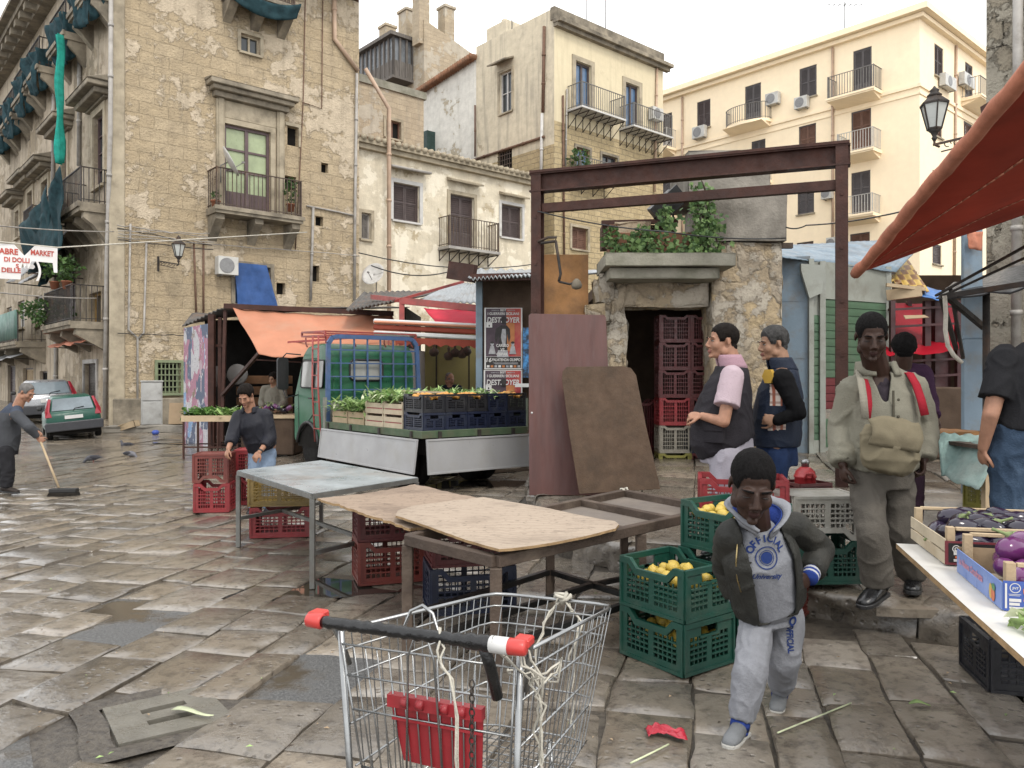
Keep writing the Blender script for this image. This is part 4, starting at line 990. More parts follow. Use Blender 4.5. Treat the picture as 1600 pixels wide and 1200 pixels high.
for (x0, x1, y0, y1, k, mm) in ((1031, 1050, 178, 238, 'shutdoor', M_shut), (1089, 1110, 157, 200, 'shutter', M_shut), (1164, 1189, 132, 197, 'shutdoor', M_shut_e), (1249, 1276, 104, 152, 'shutter', M_shut_e), (1333, 1362, 76, 156, 'shutdoor', M_shut_e),
  (1031, 1049, 283, 340, 'shutdoor', M_shut_e), (1174, 1196, 219, 290, 'shutdoor', M_shut_e), (1248, 1275, 195, 238, 'shutter', M_shut_r), (1330, 1361, 172, 243, 'shutdoor', M_shut_r), (1246, 1272, 290, 334, 'shutter', M_shut_e), (1330, 1360, 268, 341, 'shutdoor', M_shut_e),
  (1245, 1271, 378, 425, 'shutter', M_shut_r), (1328, 1359, 364, 440, 'shutdoor', M_shut_r), (1089, 1110, 255, 298, 'shutter', M_shut), (1031, 1049, 385, 440, 'shutdoor', M_shut)):
 E.window('L', (x0, x1, y0, y1), k, M_shut_e, mm, dep=.08)
for (x0, x1, y0, y1, cv) in ((1026, 1057, 208, 236, 0), (1140, 1206, 170, 195, 1), (1305, 1379, 118, 152, 0), (1320, 1378, 210, 241, 0), (1320, 1377, 310, 339, 0), (1026, 1055, 308, 338, 0), (1142, 1206, 262, 288, 1)):
 E.balcony('L', x0, x1, y0, y1, .95, .16, M_cream_e, M_iron_w if y0 > 200 else M_iron_g, .14, 'wedge', curved=bool(cv), rw=.025)
for (x0, x1, y0, y1, k, mm) in ((1460, 1474, 72, 121, 'shutter', M_shut), (1508, 1520, 100, 172, 'shutdoor', M_shut_e), (1506, 1519, 192, 262, 'shutdoor', M_shut_r), (1457, 1471, 268, 296, 'shutter', M_shut_r), (1457, 1471, 382, 413, 'shutter', M_shut), (1458, 1472, 170, 214, 'shutter', M_shut_r), (1556, 1566, 115, 170, 'shutter', M_shut)):
 E.window('R', (x0, x1, y0, y1), k, M_shut_e, mm, dep=.08)
E.balcony('R', 1501, 1540, 138, 166, .95, .16, M_cream_e, M_iron_g, .14, 'wedge');
for q in ((1087, 1106, 199, 217), (1201, 1221, 147, 165), (1246, 1266, 153, 171), (1288, 1304, 295, 312), (1296, 1312, 372, 390)): E.ac('L', *q)
for q in ((1465, 1482, 121, 140), (1495, 1511, 119, 138)): E.ac('R', *q)
E.pipe('L', [(1302, 75), (1302, 440)], .07, M_pipe_c); E.pipe('L', [(1067, 152), (1067, 440)], .07, M_pipe_c); E.pipe('R', [(1492, 72), (1489, 440)], .07, M_pipe_c)
E.wall('L', eL, 0, E.z0, ez, [M_cream_e], depth=.2); E.wall('R', 0, eR, E.z0, ez, [M_cream_e], depth=.2)
mb = MB(); zs = E.pt('R', 1430, 131)[1]
for (zz, hh, pr) in ((ez, .3, .55), (ez-.22, .2, .25), (zs, .16, .08), (zs-.35, .1, .05)):
 mb.push(PL); mb.box(eL, 0, -pr, .02, zz, zz+hh); mb.pop(); mb.box(-pr, eR, -pr, .02 if pr < .1 else 0, zz+.003, zz+hh+.003)
mb.build('cornice', M_cream_e, E.root)
mb = MB(); mb.add([(-.4, -.4, ez+.31), (eR, -.4, ez+.31), (eR, -eL, ez+.31), (-.4, -eL, ez+.31)], [(0, 1, 2, 3)]); mb.build('roof', M_conc, E.root, fixn=False)
def aerial(label, loc, h=2.2):
 t = MB(); t.tube([(0, 0, 0), (0, 0, h)], .03, 6)
 for i in range(6): t.bar((-.5+.05*i, 0, h-.1), (-.5+.05*i, 0, h-.1), .02)
 t.bar((-.9, 0, h-.15), (.9, 0, h-.15), .03)
 for i in range(7): x = -.85+i*.28; t.bar((x, -.3+.02*i, h-.15), (x, .3-.02*i, h-.15), .02)
 tag(t.build('roof_aerial', M_iron_g, None, loc=loc), label, 'aerial')
p = P(1320, 52, 41); aerial('thin television aerial on the roof of the cream apartment block', (p.x, p.y, ez+.3), 1.9)
for k, (px, py, lb) in enumerate(((800, 6, 'thin aerial mast over the dark left wall of the tall corner house'), (916, 8, 'tall thin aerial mast on the front roof of the tall corner house'), (946, 10, 'second thin aerial mast on the front roof of the tall corner house'))):
 p = P(px, py, 37+k); aerial(lb, (p.x, p.y, cz), 2.6+.5*k)
Fb = Bld('rubble_wall_house', 'pitted rubble wall of the house at the right edge of the market lane', 'house', 1541, 13.0)
Fb.wall('L', 0, 8.5, -.3, 11, [M_rough_f]); Fb.wall('R', 0, 6, -.3, 11, [M_rough_f])
fr = Fb.root; Fb.pipe('L', [(1594, -40), (1594, 96), (1591, 620)], .075, M_pipe_g, off=.12)
def W(px, py, Y): p = P(px, py, Y); return p
RY0 = 10.3; RX0 = P(1166, 600, RY0).x
def rx(px): return P(px, 600, RY0).x-RX0
def rz_(py): return P(0, py, RY0).z
ruin = thing('ruined_portal', 'crumbling stone portal with a concrete canopy and a thick cracked pier', 'ruin', (RX0, RY0, 0))
zg = zpav(RY0)-.1; zfl = rz_(752)
def rough_box(mb, x0, x1, y0, y1, z0, z1, amp=.04, res=.09, seed=0, fr=2.2):
 nx, ny, nz = max(1, int((x1-x0)/res)), max(1, int((y1-y0)/res)), max(1, int((z1-z0)/res))
 def d(p, n):
  q = V(p); v = noise.noise(q*fr+V((seed, 0, 0)))*1.2+noise.noise(q*fr*2.7+V((0, seed, 0)))*.7+abs(noise.noise(q*fr*1.3+V((seed, seed, 0))))*.8-.5
  e = sum(1 for (a, lo, hi) in ((q.x, x0, x1), (q.y, y0, y1), (q.z, z0, z1)) if abs(a-lo) < 1e-4 or abs(a-hi) < 1e-4)
  return q+V((noise.noise(q*fr+V((9, seed, 1))), noise.noise(q*fr+V((3, seed, 5))), noise.noise(q*fr+V((seed, 7, 2)))))*amp*.6+V(n)*v*amp-(V((q.x-(x0+x1)/2, q.y-(y0+y1)/2, 0)).normalized()*amp*.5 if e > 1 else V())
 for (y, s) in ((y0, -1), (y1, 1)): mb.grid(nx, nz, lambda u, v: d((x0+(x1-x0)*u, y, z0+(z1-z0)*v), (0, s, 0)))
 for (x, s) in ((x0, -1), (x1, 1)): mb.grid(ny, nz, lambda u, v: d((x, y0+(y1-y0)*u, z0+(z1-z0)*v), (s, 0, 0)))
 for (z, s) in ((z0, -1), (z1, 1)): mb.grid(nx, ny, lambda u, v: d((x0+(x1-x0)*u, y0+(y1-y0)*v, z), (0, 0, s)))
M_ruin2 = None
def ruin_mat():
 s = NT('ruin stone and broken plaster'); tc = s.n('TexCoord').outputs['Object']
 n0 = s.noise(tc, .9, 9, .62); n1 = s.noise(tc, 3.2, 9, .66); n2 = s.noise(tc, 22, 6, .7)
 wv = s.n('TexNoise'); s.set(wv.inputs['Vector'], tc); wv.inputs['Scale'].default_value = 2.2; wv.inputs['Detail'].default_value = 6
 off = s.n('VectorMath', p_operation='MULTIPLY_ADD'); s.t.links.new(wv.outputs['Color'], off.inputs[0]); off.inputs[1].default_value = (.6, .6, .6); s.t.links.new(tc, off.inputs[2])
 vo = s.n('TexVoronoi', p_feature='DISTANCE_TO_EDGE'); s.t.links.new(off.outputs[0], vo.inputs['Vector']); vo.inputs['Scale'].default_value = 3.4
 vc = s.n('TexVoronoi'); s.t.links.new(off.outputs[0], vc.inputs['Vector']); vc.inputs['Scale'].default_value = 3.4
 sc = s.n('SeparateColor'); s.t.links.new(vc.outputs['Color'], sc.inputs[0])
 st = s.mix(sc.outputs[0], (.42, .325, .195), (.36, .315, .25)); st = s.mix(s.ramp(n1, .35, .7), st, (.26, .21, .15))
 gap = s.ramp(vo.outputs['Distance'], .0, .07, 1, 0)
 st = s.mix(s.math('MULTIPLY', s.math('MULTIPLY', gap, s.ramp(n1, .4, .6)), .55), st, (.15, .12, .085))
 pl = s.ramp(s.math('ADD', s.math('MULTIPLY', n0, .65), s.math('MULTIPLY', n1, .35)), .5, .52)
 col = s.mix(pl, st, s.mix(s.ramp(n1, .3, .7), (.28, .25, .21), (.44, .395, .32)))
 col = s.mix(s.ramp(n2, .5, .7, 0, .5), col, (.13, .105, .08))
 h = s.math('ADD', s.math('MULTIPLY', s.math('SUBTRACT', s.ramp(vo.outputs['Distance'], 0, .16, 0, .55), 0.), s.math('SUBTRACT', 1., pl)), s.math('ADD', s.math('MULTIPLY', pl, .8), s.math('ADD', n1, s.math('MULTIPLY', n2, .4))))
 return s.bsdf(col, .92, s.bump(h, .75, .06), Specular_IOR_Level=.1)
M_ruin2 = ruin_mat()
mb = MB(); rough_box(mb, rx(1112), rx(1224), 0, .6, zg, rz_(378), .032, .06, 1); mb.build('pier', M_ruin2, ruin, fixn=False)
mb = MB(); rough_box(mb, rx(1103), rx(1228), -.05, 1.3, rz_(377), rz_(304), .012, .1, 2)
rough_box(mb, rx(1103), rx(1124), -.04, 1.3, rz_(404), rz_(378), .012, .1, 6)
rough_box(mb, rx(1082), rx(1214), .25, 1.5, rz_(300), rz_(226), .012, .12, 3); mb.build('pier_cap', M_conc, ruin, fixn=False)
mb = MB(); rough_box(mb, rx(945), rx(982), .05, 1.1, zg, rz_(440), .07, .06, 4); rough_box(mb, rx(936), rx(960), .0, .9, rz_(505), rz_(428), .06, .06, 5); mb.build('jamb', M_ruin2, ruin, fixn=False)
mb = MB(); rough_box(mb, rx(960), rx(1112), .1, .6, rz_(478), rz_(440), .035, .06, 7); mb.build('lintel', M_ruin2, ruin, fixn=False)
mb = MB(); rough_box(mb, rx(938), rx(1132), -.55, .5, rz_(424), rz_(405), .008, .05, 21); rough_box(mb, rx(946), rx(1112), -.42, .5, rz_(441), rz_(425), .012, .06, 22)
mb.build('canopy', M_conc_g, ruin, fixn=False)
mb = MB(); xa, xb = rx(965), rx(1122); zc_ = rz_(440)
mb.add([(xa, 2.2, zfl), (xb, 2.2, zfl), (xb, 2.2, zc_), (xa, 2.2, zc_)], [(0, 1, 2, 3)]); mb.add([(xa-.1, 0.6, zfl), (xa-.1, 2.2, zfl), (xa-.1, 2.2, zc_), (xa-.1, 0.6, zc_)], [(0, 1, 2, 3)]); mb.add([(xb, .8, zfl), (xb, 2.2, zfl), (xb, 2.2, zc_), (xb, .8, zc_)], [(0, 1, 2, 3)])
mb.box(xa-.2, xb, .5, 2.25, zc_-.1, zc_+.05); mb.build('inner_wall', M_brownwall, ruin, fixn=False)
mb = MB(); mb.box(xa-.1, xb, .02, 2.3, zg, zfl); mb.build('floor_step', M_conc, ruin, bevel=.02)
mb = MB(); zp0 = rz_(405); mb.box(rx(958), rx(1100), .0, .5, zp0, rz_(363)); mb.box(rx(948), rx(962), -.2, .0, zp0, rz_(355));
tag(mb.build('rusty_planter', mat('graffiti rust panel', (.36,.17,.1), .5, .75, 1.6, .2, 30, dirt=(.3,.27,.22), dscale=1.4, damt=.5), None, loc=(RX0, RY0, 0), bevel=.01), 'low rusty painted panel box standing on the concrete canopy', 'planter')
mb = MB(); mb.box(rx(952), rx(1075), .8, 1.1, rz_(372), rz_(333)); mb.bar((rx(950), .75, rz_(333)+.02), (rx(1078), .75, rz_(330)+.02), .06)
tag(mb.build('rusty_beam', M_rust, None, loc=(RX0, RY0, 0)), 'dark rusty sheet and beam lying behind the ivy on the canopy', 'beam')
mb = MB(); rough_box(mb, rx(968), rx(1028), .5, .75, rz_(363), rz_(334), .03, .07, 11); tag(mb.build('stone_block', M_tower, None, loc=(RX0, RY0, 0), fixn=False), 'rounded tan stone block sitting on top of the rusty planter', 'stone block')
mb = MB(); mb.push(T(rx(1046), .3, rz_(312)) @ RY(-.75) @ RX(.25)); mb.box(-.2, .2, -.12, .12, -.1, .1); mb.box(-.24, .24, -.16, -.122, -.13, .13); mb.pop()
for x in (-.14, .12): mb.bar((rx(1046)+x, .3, rz_(335)), (rx(1046)+x*.6, .3, rz_(314)), .025)
tag(mb.build('floodlight', [M_black], None, loc=(RX0, RY0, 0)), 'broken black floodlight box tilted above the canopy ivy', 'floodlight')
ivy = thing('ivy', 'green ivy climbing the inner corner of the concrete canopy and pier', 'ivy', (RX0, RY0, 0))
mb = MB(); R = random.Random(5); stems = []
for k in range(20):
 x = rx(R.choice((1085, 1092, 1100, 1070, 1060, 1015, 1000, 955, 990, 1045))+R.uniform(-8, 8)); hi = (rz_(285) if x > rx(1080) else rz_(362)); hi = zp0+(hi-zp0)*R.uniform(.35, 1.05)
 pts = []; n = 9
 for i in range(n): t = i/(n-1); pts.append((x+.06*sin(k+t*6)+.05*noise.noise(V((k, t*3, 0))), -.15-.12*t*0+.06*noise.noise(V((k, 3, t*4))), zp0+(hi-zp0)*t))
 stems.append(pts); mb.tube(pts, .008, 4)
for k in range(3): pts = [(rx(1036)+.01*sin(i), -.18, rz_(362)+(rz_(330)-rz_(362))*i/6) for i in range(7)]; mb.tube(pts, .006, 4); stems.append(pts)
mb.build('stem', M_oldwood, ivy)
mb = MB()
for pts in stems:
 for q in pts:
  for _ in range(4):
   c = V(q)+V((R.gauss(0, .06), R.gauss(-.04, .05), R.gauss(0, .05))); L = R.uniform(.05, .1); d = V((R.gauss(0, .8), R.gauss(-.3, .6), R.gauss(-.5, .6))).normalized(); wv = d.cross(V((R.gauss(0, .3), -1, R.gauss(0, .4)))).normalized()*L*.42
   mb.k = R.randrange(2); nn = d.cross(wv).normalized()*L*.1
   mb.add([c, c+d*L*.4+wv+nn, c+d*L, c+d*L*.4-wv+nn], [(0, 1, 2), (0, 2, 3)], True)
leaves(mb, (rx(1008), -.15, rz_(372)), (.2, .12, .18), 190, .07, 31); leaves(mb, (rx(1088), -.12, rz_(350)), (.18, .15, .48), 240, .07, 32); leaves(mb, (rx(1040), -.2, rz_(397)), (.55, .14, .12), 70, .065, 33); leaves(mb, (rx(952), -.2, rz_(380)), (.12, .12, .2), 160, .07, 34)
mb.build('foliage', [leaf('ivy mid green', (.16,.25,.09)), leaf('ivy dark green', (.07,.13,.045))], ivy, fixn=False)
mb = MB(); q = P(925, 560, 10.4); rough_box(mb, q.x-.12, q.x+.16, 10.2, 10.9, .3, P(0, 478, 10.4).z, .06, .07, 13); tag(mb.build('rubble_stub', M_ruin2, None, fixn=False), 'broken stump of rough masonry between the ruin jamb and the orange rusted sheet', 'rubble')
zL = 9.05; pL = P(840, 285, 10.1); pR = P(1315, 240, 8.85); zt_ = (pL.z+pR.z)/2
fr = thing('steel_gate_frame', 'tall maroon rusted steel frame standing in front of the ruin', 'frame', (pL.x, pL.y, zpav(pL.y)))
inv = Matrix.Translation(-V((pL.x, pL.y, zpav(pL.y))))
def hbeam(mb, a, b, w, h, tk=.018):
 a = V(a); b = V(b); d = (b-a).normalized(); side = d.cross(V((0, 0, 1))).normalized() if abs(d.z) < .9 else V((pR-pL).to_2d().to_3d()).normalized()
 up = side.cross(d)
 mb.bar(a, b, tk, h, up); mb.bar(a+up*h/2, b+up*h/2, w, tk, up); mb.bar(a-up*h/2, b-up*h/2, w, tk, up)
for (p, nm) in ((pL, 0), (pR, 1)):
 mb = MB(); mb.push(inv); x, y = p.x, p.y; z0 = zpav(y)-.05
 mb.push(T(x, y, 0) @ RZ(atan2(pR.y-pL.y, pR.x-pL.x)))
 mb.box(-.065, .065, -.075, -.06, z0, zt_+.08); mb.box(-.065, .065, .06, .075, z0, zt_+.08); mb.box(-.012, .012, -.06, .06, z0, zt_+.08)
 if nm: mb.box(-.07, .07, -.09, .09, z0, z0+.02)
 for i in range(5): mb.cb((.0, -.08, 1.2+i*.6), (.03, .012, .03))
 mb.build('post', M_rust, fr)
mb = MB(); mb.push(inv)
e = (pR-pL); e.z = 0; e.normalize()
mb.push(T(pL.x, pL.y, zt_-.02) @ RZ(atan2(e.y, e.x))); L_ = (V((pR.x, pR.y, 0))-V((pL.x, pL.y, 0))).length
mb.box(-.09, L_+.09, -.08, .08, .1, .118); mb.box(-.09, L_+.09, -.08, .08, -.118, -.1); mb.box(-.09, L_+.09, -.01, .01, -.1, .1); mb.box(-.08, L_+.08, -.095, -.078, .118, .15)
mb.build('top_beam', M_rust, fr)
zb_ = P(0, 326, 10.1).z; mb = MB(); mb.push(inv @ T(pL.x, pL.y, zb_) @ RZ(atan2(e.y, e.x))); mb.box(.067, L_-.067, -.02, .06, -.055, -.04); mb.box(.067, L_-.067, -.035, -.02, -.055, .055); mb.build('lower_beam', M_rust, fr)
t = thing('swing_arm', 'old bent iron lamp arm hanging from the left steel post before the orange sheet', 'lamp arm', (pL.x, pL.y-.1, 0))
mb = MB(); q = lambda px, py: P(px, py, pL.y-.12)-V((pL.x, pL.y-.1, 0))
mb.tube([q(840, 378), q(856, 371), q(870, 371), q(867, 377), q(845, 380)], .018, 6); mb.tube([q(868, 376), q(872, 400), q(876, 428), q(873, 440)], .02, 6); mb.tube([q(873, 440), q(890, 444), q(902, 440)], .016, 6); mb.build('bracket', M_iron, t)
mb = MB(); c = q(901, 443); mb.lathe([(.02, .06), (.05, .03), (.07, -.02), (.06, -.06), (.02, -.075)], 12, c); mb.build('lamp_head', M_cornice, t)
mb = MB(); a = P(850, 398, 10.35); b = P(919, 495, 10.35); mb.box(a.x, b.x, 10.33, 10.36, zpav(10.3)-.02, a.z)
tag(mb.build('rusted_sheet', M_rust_o, None, recenter=True, bevel=.004), 'tall orange rusted metal sheet standing behind the left steel post', 'metal sheet')
def leaner(name, label, cat, m, pts, Yb, Yt, th, rough_edge=False):
 """a board whose foot stands at depth Yb and whose head leans back to Yt; pts are its outline in photo pixels"""
 ys = [p[1] for p in pts]; y0, y1 = max(ys), min(ys)
 zb = zpav(Yb)+.005; front = []
 for (px, py) in pts:
  zt = P(0, y1, Yt).z; sl = (Yt-Yb)/(zt-zb); k = (HY-py)/F
  y = (Yb+sl*(H-zb))/(1-sl*k); z = H+k*y; front.append(V(((px-800)/F*y, y, max(z, zb))))
 n = (front[1]-front[0]).cross(front[2]-front[0]).normalized(); n = n if n.y > 0 else -n
 mb = MB(); k = len(front); mb.add([*front, *[p+n*th for p in front]], [tuple(range(k)), tuple(range(2*k-1, k-1, -1))]+[(i, k+i, k+(i+1) % k, (i+1) % k) for i in range(k)])
 return tag(mb.build(name, m, None, bevel=.003, recenter=True), label, cat)
d = leaner('door_board', 'tall faded maroon door leaf standing upright beside the tables', 'door leaf', M_reddoor, [(827, 784), (826, 493), (829, 490), (944, 492), (947, 496), (958, 784)], 8.3, 8.55, .035)
mb = MB(); k = P(831, 648, 8.42); mb.push(T(k.x, k.y-.012, k.z)); mb.tube([(0, -.004, .02), (0, .004, .02)], .012, 8); mb.bar((0, 0, -.03), (0, 0, 0), .012, .008, (0, 1, 0)); kh = mb.build('keyhole', M_whiteplast, None); kh.parent = d; kh.matrix_parent_inverse = Matrix.Translation(-d.location)
leaner('hardboard_panel', 'mottled brown hardboard panel with rounded top corners leaning on the maroon door leaf', 'board', M_brownboard, [(905, 772), (890, 680), (878, 592), (879, 580), (886, 573), (974, 572), (986, 575), (994, 586), (1010, 668), (1032, 764)], 7.85, 8.25, .008)
KY = 11.4
k0 = P(1266, 600, KY); kl = P(1228, 600, KY+.6); kz = .35
ki = thing('market_kiosk', 'closed market kiosk with green roller shutters and a pale blue side', 'kiosk')
zk = lambda py, Y=KY: P(0, py, Y).z
kr = P(1386, 600, KY+.8); ks = P(1283, 600, KY+.06)
def vquad(mb, a, b, z0, z1, th=.05):
 d = (b-a); d.z = 0; n = V((-d.y, d.x, 0)).normalized()*th
 v = [(a.x, a.y, z0), (b.x, b.y, z0), (b.x, b.y, z1), (a.x, a.y, z1)]
 mb.add([*v, *[(x+n.x, y+n.y, z) for x, y, z in v]], [(0, 1, 2, 3), (7, 6, 5, 4), (0, 4, 5, 1), (1, 5, 6, 2), (2, 6, 7, 3), (3, 7, 4, 0)])
mb = MB(); a = P(1222, 600, KY+.1); vquad(mb, a, k0, kz, zk(400));
for py in (560, 470): vquad(mb, a+V((0, -.006, 0)), k0+V((0, -.006, 0)), zk(py), zk(py)+.012, .004)
mb.build('side_panel', M_blue_sh, ki)
def slat_shutter(mb, a, b, z0, z1, pitch=.115):
 n = int((z1-z0)/pitch); d = (b-a); d.z = 0; nr = V((d.y, -d.x, 0)).normalized()
 for i in range(n):
  z = z0+i*(z1-z0)/n; h = (z1-z0)/n
  prof = [(.0, 0), (.012, .05*h), (.014, .5*h), (.012, .88*h), (0, .93*h), (0, h)]
  vs = []
  for p in (a, b):
   for (o, zz) in prof: vs.append((p.x+nr.x*o, p.y+nr.y*o, z+zz))
  m = len(prof); mb.add(vs, [(k, m+k, m+k+1, k+1) for k in range(m-1)], False)
mb = MB(); slat_shutter(mb, k0+V((.01, 0, 0)), ks, zk(690), zk(492)); mb.build('side_shutter', M_green_sh, ki)
zs0, zs1 = zk(700), zk(466)
mb = MB(); slat_shutter(mb, ks+V((.03, .02, 0)), kr-V((.02, .02, 0)), zk(640), zs1); mb.k = 0
slat_shutter(mb, ks+V((.03, .02, 0)), kr-V((.02, .02, 0)), zs0, zk(655)); zr0, zr1 = zk(640), zk(590)
mb2 = MB(); mb2.k = 0
mb.f = mb.f;
for fi, f in enumerate(mb.f):
 z = sum(mb.v[i].z for i in f)/len(f); mb.mi[fi] = 1 if zk(648) < z < zk(588) else 0
mb.build('roller_shutter', [M_green_sh, M_red_sh], ki)
mb = MB(); vquad(mb, ks+V((0, -.03, 0)), kr+V((0, -.03, 0)), zk(466), zk(408));
mb.bar((ks.x, ks.y-.03, kz), (ks.x, ks.y-.03, zk(408)), .08); mb.bar((k0.x, k0.y-.02, kz), (k0.x, k0.y-.02, zk(405)), .07); mb.bar((kr.x, kr.y-.02, kz), (kr.x, kr.y-.02, zk(405)), .08); vquad(mb, k0, ks, zk(492), zk(408)); vquad(mb, k0+V((0, -.03, 0)), ks+V((0, -.03, 0)), kz-.05, zk(688))
vquad(mb, kr, kr+V((.5, 3, 0)), kz, zk(408)); vquad(mb, ks, kr, kz-.1, zk(698))
mb.build('fascia', M_grey_sh, ki)
def corrugated(mb, a, b, c, d, n=40, amp=.025, m=6):
 """sheet from edge a-b to edge d-c, waves across a-b"""
 a, b, c, d = map(V, (a, b, c, d)); nr = (b-a).cross(d-a).normalized()
 mb.grid(n*4, m, lambda u, v: (a*(1-u)+b*u)*(1-v)+(d*(1-u)+c*u)*v+nr*(amp*sin(u*n*2*pi)+.02*noise.noise(V((u*5, v*3, n)))))
mb = MB(); y1 = KY-.25; corrugated(mb, P(1222, 402, y1), P(1400, 425, y1+1.0), P(1450, 372, KY+2.6), P(1215, 384, KY+1.6), 22, .003); mb.build('roof', M_blue_sh, ki, solid=.012)
mb = MB(); mb.prism([(0, 0), (.34, -.02), (.3, -.42), (.12, -.5), (0, -.1)], 0, .06, 'y')
o = mb.build('torn_flap', M_grey_sh, ki); o.location = P(1252, 412, KY-.1)
t = thing('lean_to_roof', 'lean-to roof of brown and yellow striped sheets over the lane behind the kiosk', 'roof')
mb = MB(); corrugated(mb, P(1290, 415, 12.5), P(1452, 455, 12.0), P(1418, 404, 14.5), P(1275, 394, 14.5), 14, .03);
M_strip = NT('yellow brown sheet'); _tc2 = M_strip.n('TexCoord').outputs['Object']; _w = M_strip.n('TexWave'); M_strip.set(_w.inputs['Vector'], _tc2); _w.inputs['Scale'].default_value = 1.1; _w.inputs['Distortion'].default_value = 0
M_strip = M_strip.bsdf(M_strip.mix(M_strip.ramp(_w.outputs['Fac'], .45, .55), (.2, .1, .04), (.45, .3, .07)), .6)
mb.build('sheet', M_strip, t, solid=.01)
mb = MB();
for (x, y, Y) in ((1300, 400, 12.6), (1400, 445, 12.2)): mb.bar(P(x, y, Y), P(x+30, y-18, Y+2), .06)
mb.bar(P(1385, 462, 12.2), P(1440, 455, 12.0), .14, .16); mb.bar(P(1385, 445, 12.0), P(1445, 452, 12.0), .05); mb.build('rafter', M_wood, t)
t = thing('red_lane_stall', 'red framed market stall under a deep red awning down the lane', 'market stall', (P(1440, 600, 13).x, 13, 0))
iv = Matrix.Translation(-t.location)
mb = MB(); mb.push(iv); cloth_grid(mb, [P(1382, 470, 14.5), P(1500, 470, 14.5), P(1500, 545, 11.8), P(1385, 552, 11.8)], 18, 10, .06, .05, 3, 2); mb.build('awning', M_tarp_d, t)
for px, Y, w in ((1394, 12, .07), (1448, 12.2, .09), (1466, 12.4, .2), (1498, 12.2, .09), (1420, 14.4, .08), (1480, 14.5, .08)): p = P(px, 0, Y); mb = MB(); mb.push(iv); mb.bar((p.x, Y, zpav(Y)), (p.x, Y, P(0, 470, Y).z), w); mb.build('post', mat('dark red stall paint', (.07,.012,.014), .3, .5, 4, .1), t)
mb = MB(); mb.push(iv)
for py in (478, 505, 560, 585, 615): mb.bar(P(1388, py+6, 12.1), P(1502, py, 12.1), .035)
mb.build('frame', mat('dark red stall paint', (.07,.012,.014), .3, .5, 4, .1), t)
mb = MB(); mb.push(iv); p = P(1462, 640, 11); mb.box(P(1430, 0, 11).x, P(1502, 0, 11).x, 10.8, 11.5, zpav(11), P(0, 605, 11).z); mb.build('counter', M_brownwall, t, bevel=.02)
mb = MB(); mb.push(iv); mb.box(P(1380, 0, 15).x, P(1530, 0, 15).x, 15, 15.1, .3, P(0, 520, 15).z); mb.build('backdrop_boarding', M_brownwall, t)
mb = MB(); mb.box(P(1400, 0, 18).x, P(1570, 0, 18).x, 18, 18.2, .3, P(0, 430, 18).z); tag(mb.build('lane_wall', M_brownwall, None, recenter=True), 'dark boarded wall closing the market lane behind the red stall', 'wall')
mb = MB(); mb.prism([(0, 0), (.4, .05), (.36, .12), (.02, .1)], 0, .01, 'y'); o = mb.build('light_patch_sheet', M_card, None, loc=P(1415, 498, 11.75)); o.rotation_euler = (radians(-55), 0, .1); tag(o, 'pale translucent plastic sheet patched over the deep red awning', 'plastic sheet')
mb = MB(); cloth_grid(mb, [P(1448, 448, 12.6), P(1490, 455, 12.4), P(1485, 470, 12), P(1440, 462, 12)], 8, 4, .03, .03, 3, 2); tag(mb.build('blue_sheet', mat('blue sheet', (.05,.22,.62), .2, .5, 3, .1), None, solid=.01), 'small bright blue sheet on the roof edge above the red lane stall', 'sheet')
mb = MB(); a = P(1506, 0, 8.4); b = P(1536, 0, 8.4); mb.box(a.x, b.x, 8.4, 8.46, zpav(8.4), P(0, 345, 8.4).z); mb.box(a.x-.01, b.x+.01, 8.39, 8.47, P(0, 530, 8.4).z, P(0, 530, 8.4).z+.015)
tag(mb.build('blue_pillar', M_blue_sh, None, recenter=True, bevel=.01), 'pale blue metal pillar standing before the pitted rubble wall', 'pillar')
mb = MB(); a = P(1514, 365, 8.3); cloth_grid(mb, [P(1512, 362, 8.3), P(1536, 362, 8.3), P(1534, 392, 8.3), P(1514, 388, 8.3)], 8, 6, 0, .03, 3, 4); tag(mb.build('red_rag', M_tarp_hem, None, solid=.01), 'faded dark red rag hung at the top of the pale blue pillar', 'rag')
t = thing('black_lean_to', 'sagging black tarpaulin lean-to with iron arms at the right edge', 'lean-to', (P(1560, 0, 7).x, 7, 0)); iv = Matrix.Translation(-t.location)
mb = MB(); mb.push(iv); cloth_grid(mb, [P(1462, 466, 7.6), P(1700, 425, 7.2), P(1720, 372, 9.5), P(1490, 442, 9.4)], 16, 8, .05, .06, 3, 8); mb.build('tarpaulin', M_black, t, solid=.012)
mb = MB(); mb.push(iv); mb.bar(P(1538, 512, 8.2), P(1478, 462, 7.7), .05); mb.bar(P(1470, 462, 7.7), P(1494, 545, 8.1), .04); mb.bar(P(1485, 450, 7.8), P(1505, 560, 8.1), .03); mb.bar(P(1470, 464, 7.6), P(1700, 428, 7.2), .05); mb.bar(P(1462, 462, 7.7), P(1620, 375, 6.4), .02); mb.bar(P(1478, 460, 7.7), P(1640, 385, 6.4), .018); p = P(1541, 0, 8); mb.tube([(p.x, 8, zpav(8)), (p.x, 8, P(0, 455, 8).z)], .035, 8); mb.build('arm', M_iron, t)
mb = MB(); pts = [P(1476, 462, 7.55), P(1478, 490, 7.55), P(1477, 515, 7.5), P(1481, 540, 7.5), P(1490, 555, 7.5), P(1503, 567, 7.5)]; mb.tube(pts, .02, 6); tag(mb.build('hanging_rope', M_string, None, recenter=True), 'thick pale rope dangling from the arm of the black lean-to', 'rope')
t = thing('vermilion_awning', 'large vermilion canvas awning with a rolled brown hem slung from the right', 'awning', (3.2, 6, 0)); iv = Matrix.Translation(-t.location)
